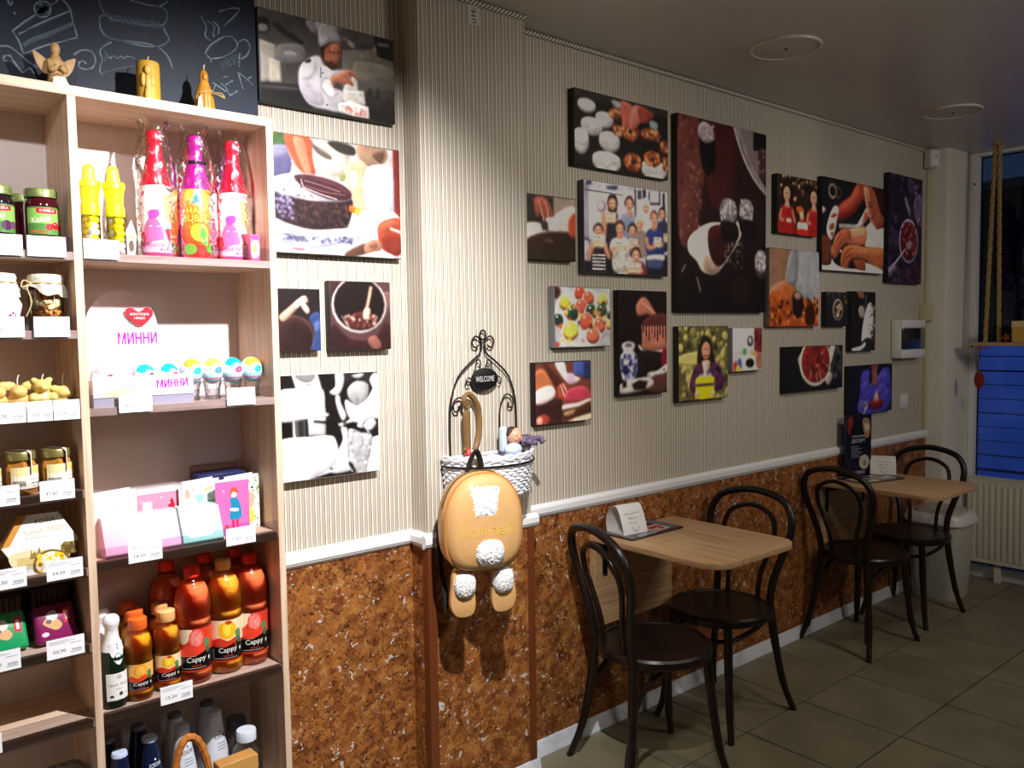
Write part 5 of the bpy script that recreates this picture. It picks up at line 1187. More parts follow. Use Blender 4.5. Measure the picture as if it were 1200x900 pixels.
# 1 pastry cook
a = Art(0.43, 0.25, ('#4c4947', '#3a3633'))
a.P('#5a5758', [(-0.5, 0.2), (58.4, -21.9), (58.1, -3.4), (-0.7, 17.5)]); a.P('#5f5b59', [(56.1, 0.4), (86.5, -11.3), (86.0, 15.6), (55.7, 26.5)]); a.S('#1c1a1b', [(-0.6, 12.5), (6.9, 9.9), (6.7, 24.4), (-0.9, 26.9)]); a.S('#8d8a8b', [(0.7, 18.5), (3.5, 16.8), (6.3, 18.0), (5.8, 24.0), (0.6, 25.7)]); a.P('#262324', [(7.8, 13.9), (12.6, 11.5), (31.2, 25.8), (30.2, 30.6), (18.0, 24.3)]); a.S('#716d6d', [(13.1, 36.1), (30.2, 30.6), (29.9, 48.5), (12.9, 53.7)]); a.S('#969293', [(17.3, 42.9), (21.6, 40.0), (25.8, 40.9), (24.3, 45.1), (18.2, 46.2)]); a.P('#6d685f', [(59.5, 25.1), (101.7, 9.8), (100.8, 59.8), (58.7, 72.8)]); a.S('#7f786c', [(68.7, 35.8), (83.9, 32.1), (98.9, 34.8), (98.6, 47.7), (70.2, 57.0)]); a.P('#1b1818', [(84.4, 1.3), (101.4, 0.2), (101.1, 26.0), (86.8, 23.2)]); a.P('#83807e', [(87.1, 6.5), (96.6, 5.3), (96.5, 9.3), (87.1, 10.5)]); a.S('#b0acaa', [(63.5, 13.3), (66.8, 13.3), (69.2, 17.1), (68.5, 20.7), (65.2, 18.5)]); a.S('#9c9896', [(72.7, 25.9), (75.0, 25.1), (76.4, 29.3), (74.5, 31.0)]); a.S('#8d8987', [(59.7, 9.7), (63.5, 9.9), (64.4, 13.0), (60.6, 13.7)]); a.S('#a5a19f', [(86.0, 14.9), (85.7, 17.0), (85.0, 18.5), (84.2, 18.8), (83.5, 17.8), (83.3, 15.9), (83.6, 13.7), (84.3, 12.2), (85.1, 11.9), (85.7, 12.9)]); a.P('#161312', [(76.5, 75.2), (100.5, 74.3), (100.4, 101.5), (75.1, 102.1)]); a.S('#2a2523', [(78.5, 66.8), (81.4, 62.8), (83.1, 74.8), (87.1, 59.4), (89.2, 72.9), (96.3, 69.1), (97.9, 86.2), (77.2, 85.9)]); a.P('#141211', [(0.3, 79.8), (29.5, 75.3), (37.6, 96.9), (33.8, 100.9), (-0.0, 100.7)]); a.S('#3c3938', [(2.1, 82.9), (24.7, 78.9), (24.7, 82.6), (2.1, 86.5)]); a.P('#a49c92', [(0.5, 34.1), (11.4, 36.7), (11.3, 74.6), (0.7, 80.4)]); a.P('#b0a698', [(6.8, 51.9), (14.3, 54.0), (14.6, 76.5), (6.9, 78.4)]); a.S('#cdc6cb', [(26.9, 61.2), (29.9, 50.7), (36.6, 41.1), (42.3, 38.5), (45.9, 47.9), (54.4, 49.7), (61.2, 48.3), (59.0, 55.9), (51.3, 62.9), (51.2, 70.5), (59.6, 74.1), (58.4, 86.7), (55.6, 97.4), (47.0, 97.4), (35.7, 96.2), (30.7, 89.8), (27.1, 77.5)]); a.S('#b3a9b3', [(27.1, 76.0), (31.5, 68.8), (37.0, 73.1), (43.5, 78.8), (44.3, 92.1), (37.6, 95.4), (31.1, 89.7)]); a.S('#dcd6da', [(29.9, 51.5), (36.6, 42.6), (40.3, 45.2), (38.2, 60.8), (32.4, 68.5), (28.2, 66.8)]); a.S('#e2dce0', [(42.8, 51.9), (47.8, 48.5), (51.7, 50.9), (51.8, 60.4), (46.1, 63.2), (43.3, 59.3)]); a.S('#e4dfe2', [(43.4, 73.1), (49.4, 62.2), (53.1, 81.8), (50.3, 83.5)]); a.L('#8f8590', 0.7, [(43.6, 65.2), (43.6, 74.2), (50.0, 83.7), (55.8, 75.2)]); a.L('#5a5058', 0.7, [(43.1, 50.3), (42.7, 62.5)]); a.S('#4a4048', [(44.7, 56.6), (44.6, 57.3), (44.3, 57.8), (44.0, 57.9), (43.7, 57.6), (43.6, 56.9), (43.7, 56.2), (44.0, 55.6), (44.4, 55.5), (44.6, 55.9)]); a.S('#4a4048', [(47.7, 91.9), (47.6, 92.7), (47.3, 93.3), (46.9, 93.4), (46.5, 93.0), (46.4, 92.3), (46.6, 91.4), (46.9, 90.8), (47.3, 90.7), (47.6, 91.1)]); a.S('#1d191a', [(31.3, 48.0), (35.2, 43.1), (36.1, 46.5), (32.7, 49.4)]); a.S('#b06349', [(43.2, 28.0), (50.1, 22.0), (57.0, 17.8), (58.0, 22.6), (57.8, 33.4), (56.0, 40.1), (55.2, 45.7), (52.9, 49.9), (50.1, 50.2), (46.9, 46.1), (44.5, 40.8), (43.3, 35.2)]); a.S('#c9795c', [(52.0, 23.2), (56.2, 21.7), (56.8, 29.1), (54.6, 32.9), (55.5, 37.2), (52.7, 38.1), (50.4, 32.8)]); a.S('#38201a', [(42.7, 26.4), (50.1, 21.7), (46.4, 28.9), (45.7, 40.4), (44.2, 40.2), (42.9, 33.8)]); a.S('#43271d', [(45.6, 41.2), (48.8, 42.4), (51.2, 40.1), (53.1, 41.8), (55.6, 41.0), (55.2, 46.7), (52.9, 50.4), (50.1, 50.5), (47.1, 47.2)]); a.L('#2b1510', 0.9, [(49.5, 30.9), (51.9, 30.1), (54.2, 30.8)]); a.L('#2b1510', 0.8, [(55.6, 29.8), (57.5, 28.3)]); a.L('#30180f', 0.7, [(50.9, 33.0), (53.5, 32.7)]); a.L('#7d3e2c', 0.7, [(55.4, 31.1), (56.7, 36.5), (54.9, 38.0)]); a.L('#8a3f34', 0.8, [(52.1, 43.2), (54.7, 42.6)]); a.S('#a79ea4', [(33.0, 4.4), (35.6, -1.1), (40.1, -2.1), (43.1, 0.7), (40.5, 11.4), (37.4, 13.2)]); a.S('#978f95', [(53.8, -1.8), (58.8, -1.8), (56.4, 4.5)]); a.S('#c8c0c6', [(40.9, 9.0), (40.3, 0.5), (48.6, -3.4), (54.3, -2.0), (56.2, 6.4), (57.7, 16.3), (50.1, 20.2), (42.9, 27.2), (41.7, 17.7)]); a.S('#d8d1d6', [(42.8, 5.3), (48.6, 0.1), (49.2, 18.1), (43.5, 23.8)]); a.P('#ddd5ce', [(59.4, 73.4), (61.2, 61.3), (68.0, 52.3), (70.4, 59.2), (70.8, 70.0)]); a.P('#d6cec6', [(59.0, 71.5), (75.5, 67.7), (76.2, 83.9), (59.2, 85.2)]); a.P('#e0d8d2', [(55.4, 88.3), (64.1, 82.7), (78.9, 85.8), (79.1, 99.8), (67.6, 99.8), (55.6, 97.4)]); a.D(['#b0605a', '#a85048', '#c98a80'], 34, 56.0, 89.6, 78.0, 97.4, 0.9, 3); a.D(['#c4b8ae'], 14, 59.6, 72.5, 75.4, 81.8, 1.0, 5); a.S('#bd7459', [(50.2, 59.4), (55.2, 54.8), (60.5, 48.1), (66.2, 46.8), (70.3, 51.5), (71.0, 56.1), (68.4, 54.5), (65.3, 51.2), (64.6, 54.1), (67.5, 62.5), (66.5, 65.5), (63.5, 63.4), (58.8, 65.5), (54.3, 64.2), (51.4, 69.5)]); a.L('#8a4835', 0.6, [(59.9, 54.1), (63.6, 59.1), (66.8, 64.2)]); a.L('#8a4835', 0.6, [(62.8, 50.1), (66.1, 50.6), (69.8, 55.3)]); a.L('#d89a80', 0.6, [(55.2, 57.1), (60.0, 51.8), (64.7, 48.7)])
canvas(0.956, 1.386, 2.190, 2.440, 'canvas of a pastry cook in a white hat decorating a cake', a, '#14110f', 1.15)
# 2 glazing a cake
a = Art(0.40, 0.33, ('#d2c8c2', '#e2dee0'))
a.S('#4a6a38', [(13.6, 5.5), (12.0, 10.2), (8.2, 13.5), (3.6, 14.2), (-0.0, 12.0), (-1.3, 7.8), (0.3, 3.3), (4.1, -0.1), (8.7, -0.8), (12.3, 1.3)]); a.S('#5d5680', [(-0.4, 18.8), (14.4, 16.7), (13.7, 34.4), (-1.1, 36.2)]); a.S('#8a86a8', [(1.0, 12.4), (12.2, 9.5), (13.1, 18.2), (0.7, 21.1)]); a.S('#cb5a3c', [(11.3, 0.3), (29.7, 0.6), (31.9, 15.4), (32.9, 32.2), (24.9, 32.4), (16.7, 21.4)]); a.S('#e08a6a', [(17.4, 2.4), (24.7, 2.5), (27.8, 18.6), (29.8, 31.1), (25.5, 31.0), (20.5, 17.1)]); a.S('#d8ccc0', [(33.3, 2.3), (57.9, 2.1), (55.8, 27.6), (34.8, 30.5)]); a.S('#36322e', [(42.6, 1.4), (50.6, 0.0), (62.8, 2.6), (63.2, 9.9), (52.7, 9.6), (45.5, 5.5)]); a.S('#6b6058', [(29.6, 3.6), (35.6, 7.1), (45.2, 13.4), (43.9, 16.8), (34.2, 12.5)]); a.S('#b08c70', [(65.3, 0.8), (77.6, -0.1), (89.3, 0.6), (88.3, 11.8), (77.0, 19.2), (67.4, 12.5)]); a.S('#6a4a3c', [(77.4, 6.8), (87.4, 2.3), (84.5, 13.8)]); a.S('#dab890', [(56.1, 19.6), (72.1, 16.5), (71.8, 60.6), (59.8, 53.7), (56.8, 34.1)]); a.S('#8a8f5a', [(50.8, 28.3), (55.8, 27.6), (54.9, 33.7), (51.2, 34.2)]); a.S('#c9d0c0', [(59.5, 27.1), (64.5, 23.7), (65.3, 37.0), (60.2, 40.3)]); a.S('#ced0dc', [(72.2, 21.2), (94.2, 18.5), (95.3, 58.2), (73.1, 60.5)]); a.S('#e4e2e8', [(76.7, 27.4), (89.0, 27.0), (88.1, 53.4), (78.2, 53.1)]); a.P('#7d2c22', [(94.6, -0.4), (101.0, -0.2), (101.2, 66.1), (95.1, 63.9)]); a.S('#e9e7ee', [(58.3, 61.9), (95.3, 58.2), (99.5, 77.5), (81.6, 96.7), (47.1, 99.6), (55.1, 80.7)]); a.S('#d4d4e0', [(-0.6, 89.2), (30.0, 95.2), (69.9, 81.7), (72.7, 88.3), (50.8, 98.8), (-1.0, 99.7)]); a.S('#b9bacb', [(5.8, 82.6), (32.8, 86.0), (62.6, 78.9), (64.8, 85.4), (31.2, 95.1), (6.7, 91.3)]); a.D(['#4f4a66', '#6a6484', '#3c3850'], 150, 8.2, 83.7, 59.7, 89.7, 0.8, 6); a.S('#eeecf4', [(0.1, 70.6), (10.9, 77.3), (26.8, 80.6), (45.4, 78.5), (57.9, 72.5), (58.3, 79.2), (45.2, 83.7), (26.6, 85.4), (9.5, 82.4), (-0.1, 76.8)]); a.L('#7d7a90', 0.5, [(1.2, 74.2), (13.2, 81.5), (30.4, 83.9), (47.7, 81.2), (57.7, 76.8)]); a.S('#2e1a1d', [(-0.2, 44.7), (11.9, 50.9), (33.9, 53.8), (59.4, 47.1), (57.5, 72.6), (45.4, 77.2), (26.9, 79.0), (7.4, 73.5), (-0.7, 66.4)]); a.D(['#5a4c80', '#8278a4', '#3a2c4a', '#a49cc0'], 150, -0.1, 49.6, 16.1, 71.9, 0.9, 8); a.D(['#48302e', '#1a0c0d', '#5a3c36'], 160, 15.4, 55.6, 57.2, 74.6, 0.9, 9); a.S('#d3d0d9', [(-0.3, 40.4), (12.5, 33.5), (34.7, 31.8), (55.4, 38.3), (59.7, 45.7), (56.2, 51.2), (33.9, 54.0), (11.9, 51.5), (-0.5, 47.2)]); a.D(['#a8a2b4', '#efedf2', '#5a5060'], 90, 1.3, 38.4, 34.0, 52.5, 0.7, 2); a.S('#45222a', [(17.2, 34.2), (28.6, 31.8), (46.9, 34.7), (57.8, 40.6), (60.3, 47.0), (54.9, 51.3), (41.4, 51.2), (26.8, 45.8), (20.9, 41.1)]); a.L('#9a6a6c', 0.7, [(24.7, 37.5), (38.1, 40.4), (51.5, 44.0)]); a.L('#8a5658', 0.7, [(25.8, 41.8), (39.2, 45.4), (55.1, 46.3)]); a.L('#c9a8a8', 0.9, [(22.3, 36.5), (23.9, 42.7), (29.3, 45.3), (37.8, 48.2), (48.8, 50.9)]); a.L('#7d484c', 0.6, [(32.2, 34.7), (46.8, 38.0), (57.6, 44.6)]); a.P('#b8621e', [(58.3, 54.6), (68.0, 58.0), (65.8, 63.6), (57.9, 60.3)]); a.P('#d8a43a', [(63.3, 57.4), (68.0, 58.0), (65.8, 63.6), (62.0, 61.5)]); a.P('#d2cece', [(67.7, 58.3), (81.8, 65.1), (80.6, 69.6), (65.8, 63.4)]); a.S('#a2412b', [(81.3, 70.6), (90.2, 63.9), (100.7, 64.3), (100.2, 94.4), (92.1, 97.8), (84.3, 92.4), (80.8, 84.4)]); a.S('#bd5a3e', [(82.6, 70.5), (90.7, 65.0), (99.3, 67.0), (89.9, 72.7), (83.5, 77.3)]); a.S('#7d2c1e', [(84.6, 81.4), (94.7, 76.5), (100.4, 80.3), (100.0, 93.7), (92.7, 97.3), (85.5, 91.0)]); a.P('#cfcaca', [(91.1, 71.5), (100.6, 74.6), (100.3, 77.2), (90.6, 73.7)]); a.S('#5a3a2c', [(53.2, 98.7), (69.6, 88.1), (72.4, 95.8), (61.8, 100.3)]); a.S('#a8745c', [(69.3, 90.5), (76.6, 83.6), (83.5, 87.0), (81.7, 94.2), (71.8, 97.8)]); a.S('#7d5040', [(72.7, 89.7), (77.7, 87.0), (80.6, 89.9), (76.9, 92.8)]); a.S('#f0eef4', [(73.0, 97.1), (84.2, 94.5), (93.9, 98.2), (91.4, 100.4), (74.1, 99.8)]); a.S('#c46a7a', [(14.0, 95.3), (23.8, 95.5), (22.5, 98.1), (15.1, 97.4)])
canvas(0.975, 1.398, 1.784, 2.114, 'canvas of a chocolate cake on a stand being brushed with glaze', a, '#2a2422', 0.8)
# 3 hand over pot (small)
a = Art(0.14, 0.18, '#1b1213'); a.E('#2f1a18', 40, 78, 48, 36); a.L('#6a4a40', 2, [(10, 52), (40, 44), (74, 58), (84, 86), (74, 100)]); a.E('#241312', 42, 80, 36, 28); a.S('#c99a80', [(4, 44), (26, 30), (50, 16), (66, 12), (72, 20), (54, 26), (40, 36), (14, 52)]); a.S('#e9d9cd', [(40, 24), (58, 12), (68, 12), (58, 22), (46, 30)]); a.S('#e2c2b0', [(58, 18), (74, 32), (70, 40), (56, 28)]); a.S('#2b3a66', [(74, 46), (100, 40), (100, 100), (78, 98), (86, 70)]); a.S('#4a5a88', [(86, 56), (98, 52), (98, 64), (88, 70)])
canvas(0.985, 1.119, 1.510, 1.686, 'small dark canvas of a hand over a pot beside the shelving', a, '#120c0c', 1.1)
# 4 pot of chocolate
a = Art(0.205, 0.203, '#4a3032'); a.S('#6a4a48', [(80, 20), (100, 14), (100, 40), (90, 44)]); a.S('#2b1515', [(4, 62), (30, 84), (70, 84), (94, 58), (100, 100), (4, 100)]); a.E('#d9cfc8', 48, 34, 46, 42); a.E('#180c0d', 48, 33, 43, 39); a.S('#4a211d', [(20, 60), (40, 46), (62, 44), (80, 56), (66, 68), (40, 70)]); a.D(['#7a3f34', '#2b1210', '#c9a89a'], 44, 24, 48, 76, 68, 2, 3); a.LL('#c9b8ae', 1.4, [[(28, 66), (22, 56), (18, 50)], [(78, 50), (70, 62)], [(30, 70), (26, 58)]]); a.LL('#d9a888', 5, [[(68, 6), (64, 24), (58, 46)]]); a.S('#e6c0a2', [(56, 40), (66, 40), (62, 54), (54, 54)]); a.S('#3a2220', [(0, 0), (16, 0), (4, 20), (0, 40)]); a.S('#7a4a40', [(60, 86), (74, 80), (84, 96), (70, 100)])
canvas(1.148, 1.353, 1.509, 1.712, 'square canvas of melted chocolate stirred in a pot', a, '#241616', 1.0)
# 5 wedding cake, black and white
a = Art(0.304, 0.304, '#15110f')
a.P('#e4e4e6', [(11.9, -0.4), (37.2, -0.5), (41.8, 16.0), (16.4, 15.8)]); a.S('#7d7b7a', [(14.8, -0.2), (34.4, -0.4), (32.2, 5.9), (25.8, 7.6), (18.8, 5.2)]); a.L('#6a6868', 0.9, [(21.5, 11.7), (27.2, 9.2), (31.4, 9.7)]); a.L('#8a8888', 0.8, [(22.1, 13.6), (28.5, 12.0)]); a.S('#d4d3d5', [(55.5, -0.1), (64.6, -0.1), (63.7, 10.1), (60.7, 17.8), (56.4, 21.6), (50.1, 19.3), (49.5, 17.1), (55.2, 12.2)]); a.S('#d0cfd1', [(55.0, 22.8), (59.2, 22.2), (60.4, 29.5), (65.8, 41.6), (61.5, 46.7), (56.1, 33.0)]); a.P('#262322', [(63.9, -0.3), (100.4, -0.7), (94.6, 13.2), (84.7, 15.9), (83.4, 7.2), (72.2, 7.9), (66.5, 12.2)]); a.S('#a9a7a7', [(72.3, 2.4), (85.0, 0.9), (83.5, 4.5), (77.8, 5.6)]); a.S('#a3a1a2', [(67.8, 15.6), (77.8, 8.2), (90.3, 12.9), (87.2, 28.7), (77.3, 32.2), (69.0, 25.1)]); a.S('#7d7b7c', [(76.0, 25.3), (79.5, 25.5), (78.0, 32.0), (76.7, 31.7)]); a.S('#d0cfd2', [(65.5, 25.9), (77.3, 33.0), (88.7, 26.2), (97.4, 13.3), (100.3, 22.9), (99.6, 47.1), (84.0, 51.1), (71.3, 47.3), (65.9, 37.7)]); a.S('#e2e2e4', [(91.8, 7.6), (100.4, 3.4), (100.1, 47.2), (97.5, 45.6), (97.2, 22.7)]); a.D(['#b4b2b6', '#e6e5e8'], 40, 67.4, 31.3, 96.7, 48.2, 1.0, 4); a.P('#c4c3c6', [(24.9, 41.6), (45.0, 41.2), (44.5, 59.5), (25.9, 58.1)]); a.P('#16120f', [(44.6, 42.5), (60.1, 45.1), (59.7, 64.5), (54.7, 66.0), (52.7, 61.3), (44.5, 59.8)]); a.S('#e4e4e8', [(59.9, 52.9), (66.3, 53.4), (67.6, 88.9), (69.7, 96.0), (53.2, 97.6), (47.7, 92.4), (56.6, 74.6), (61.4, 64.7)]); a.S('#b4b2b4', [(68.3, 54.9), (82.4, 60.2), (93.3, 63.7), (89.3, 83.6), (86.1, 100.5), (75.9, 99.9), (68.3, 91.6), (67.2, 73.2)]); a.D(['#8e8c8f', '#9c9a9d', '#cfcdd0'], 70, 69.0, 57.6, 90.1, 99.7, 1.6, 4); a.P('#dcdce0', [(93.8, 65.7), (100.7, 64.5), (100.3, 100.4), (86.1, 100.5), (90.7, 81.1)]); a.P('#1a1613', [(93.2, 47.9), (100.7, 47.0), (100.7, 63.4), (93.6, 64.7), (89.5, 58.3)]); a.S('#1a1614', [(66.9, 89.5), (70.4, 89.3), (74.5, 97.7), (72.4, 98.7)]); a.S('#e2e1e3', [(64.0, 49.0), (71.4, 44.7), (82.8, 37.4), (86.7, 41.3), (84.0, 47.1), (82.4, 56.3), (76.9, 53.1), (80.5, 46.8), (71.3, 48.9)]); a.S('#c9c8ca', [(83.9, 52.4), (93.9, 47.3), (97.8, 52.4), (91.6, 58.7), (85.3, 56.8)]); a.L('#8a888a', 0.7, [(85.3, 53.9), (91.0, 54.4), (96.6, 52.9)]); a.P('#0c0a0a', [(31.9, 43.8), (46.0, 46.0), (62.8, 50.2), (76.8, 54.4), (85.3, 56.8), (82.4, 60.2), (74.0, 55.7), (45.9, 48.5), (32.1, 45.7)]); a.P('#d5d5d7', [(56.5, 48.7), (63.1, 48.4), (62.0, 52.5), (57.8, 51.4)]); a.P('#0f0c0a', [(-0.7, 41.5), (26.3, 41.7), (26.6, 60.1), (0.4, 61.6)]); a.P('#dcdcde', [(11.2, 42.6), (13.6, 42.6), (14.2, 60.8), (11.7, 60.9)]); a.P('#54514f', [(13.9, 42.6), (24.2, 42.8), (24.2, 59.8), (14.5, 60.8)]); a.P('#2a2726', [(16.4, 42.8), (22.1, 43.0), (22.3, 59.7), (16.8, 60.4)]); a.S('#eeeef2', [(-2.5, 14.4), (35.5, 14.7), (43.1, 17.3), (44.2, 36.0), (47.1, 38.2), (46.1, 40.8), (26.3, 41.8), (-3.3, 41.5)]); a.L('#c6c6cc', 0.8, [(0.2, 41.3), (26.3, 41.0), (46.1, 40.0)]); a.L('#d8d8de', 0.8, [(1.6, 18.7), (21.3, 18.0), (41.7, 19.8)]); a.S('#f0f0f4', [(-3.9, 62.5), (25.9, 59.4), (48.5, 60.2), (54.0, 65.3), (56.8, 78.5), (52.0, 89.7), (33.4, 96.6), (-3.5, 99.6)]); a.L('#c9c9ce', 1.0, [(0.7, 99.6), (33.4, 96.6), (52.0, 89.9), (56.8, 78.5)]); a.L('#dcdce2', 0.8, [(1.5, 71.4), (25.6, 68.8), (48.2, 69.9), (55.2, 73.2)]); a.P('#d9d9dd', [(0.7, 100.6), (33.4, 97.4), (53.4, 90.5), (57.6, 81.2), (59.0, 93.1), (47.6, 96.2), (24.8, 100.4)]); a.S('#2a2725', [(50.8, 92.7), (50.4, 93.3), (49.4, 93.6), (48.2, 93.4), (47.2, 92.9), (46.9, 92.3), (47.2, 91.7), (48.2, 91.4), (49.5, 91.6), (50.4, 92.1)])
canvas(0.985, 1.302, 1.140, 1.444, 'black and white canvas of a couple cutting a wedding cake', a, '#b9b7b5', 1.0)
G = 2.1
# 6 paper cups and cookies
a = Art(0.53, 0.277, '#1a1716'); a.R('#2a2624', 0, 0, 100, 12); a.S('#9a9b9a', [(38, 4), (48, 6), (46, 14), (40, 12)]); a.S('#7a8a8a', [(79, 20), (88, 22), (87, 32), (80, 30)])
for x, y, rx, ry in ((12, 20, 9, 9), (30, 34, 9.5, 11), (17, 46, 11, 12), (35, 62, 11, 14), (6, 68, 8, 17), (32, 90, 15, 14), (84, 90, 15, 14)):
    a.E('#a9a6a4', x, y, rx, ry); a.E('#c9c7c6', x, y-ry*0.35, rx*0.96, ry*0.62); a.E('#b2aeab', x, y-ry*0.2, rx*0.7, ry*0.4); a.D('#e2dedb', 8, x-rx*0.5, y-ry*0.4, x+rx*0.5, y, 1.4, int(x))
for x, y, rx, ry in ((57, 42, 10, 13), (82, 74, 10, 11), (60, 84, 10.5, 13), (43, 44, 5, 8), (80, 40, 12, 8), (96, 54, 5, 9), (42, 22, 8, 8), (98, 78, 4, 10)):
    a.E('#7a3d22', x, y, rx, ry); a.D(['#b0623a', '#4a2212', '#c9885a'], 24, x-rx*.8, y-ry*.8, x+rx*.8, y+ry*.8, 1.5, int(x*3)); a.E('#231a22', x, y, rx*0.22, ry*0.25)
a.S('#b0584a', [(47, 4), (54, 2), (60, 8), (58, 28), (54, 36), (49, 32)]); a.S('#c06a5c', [(60, 6), (70, 4), (76, 12), (66, 30), (58, 38), (56, 30)]); a.S('#8a3a2c', [(66, 4), (84, 10), (76, 24), (68, 24)])
canvas(2.147, 2.677, 2.161, 2.438, 'canvas of white paper cups and crumbly cookies, topmost left of the large truffle canvas', a, '#120f0e', G)
# 7 hand grating (small)
a = Art(0.248, 0.227, '#8a7a6e'); a.R('#2a2320', 0, 0, 56, 44); a.S('#bdb2aa', [(58, 30), (100, 14), (100, 76), (70, 60), (58, 56)]); a.S('#cfc4bc', [(0, 50), (24, 44), (40, 58), (0, 74)]); a.S('#8a4638', [(18, 6), (40, 4), (54, 24), (52, 42), (40, 44), (30, 30), (22, 34)]); a.LL('#c98a78', 2, [[(26, 8), (32, 24), (36, 40)], [(38, 8), (44, 24), (44, 40)]]); a.P('#d9d6d4', [(40, 36), (58, 32), (60, 54), (44, 54)]); a.P('#2a2422', [(30, 42), (44, 40), (46, 54), (32, 54)]); a.S('#26190f', [(0, 74), (20, 62), (50, 56), (90, 54), (100, 62), (100, 100), (0, 100)]); a.E('#4a3a2a', 46, 70, 10, 3); a.S('#9a3a2a', [(86, 36), (100, 22), (100, 58), (88, 60)])
canvas(1.902, 2.150, 1.810, 2.037, 'small canvas of a hand grating over a dark cake, beside the pier', a, '#17110e', G)
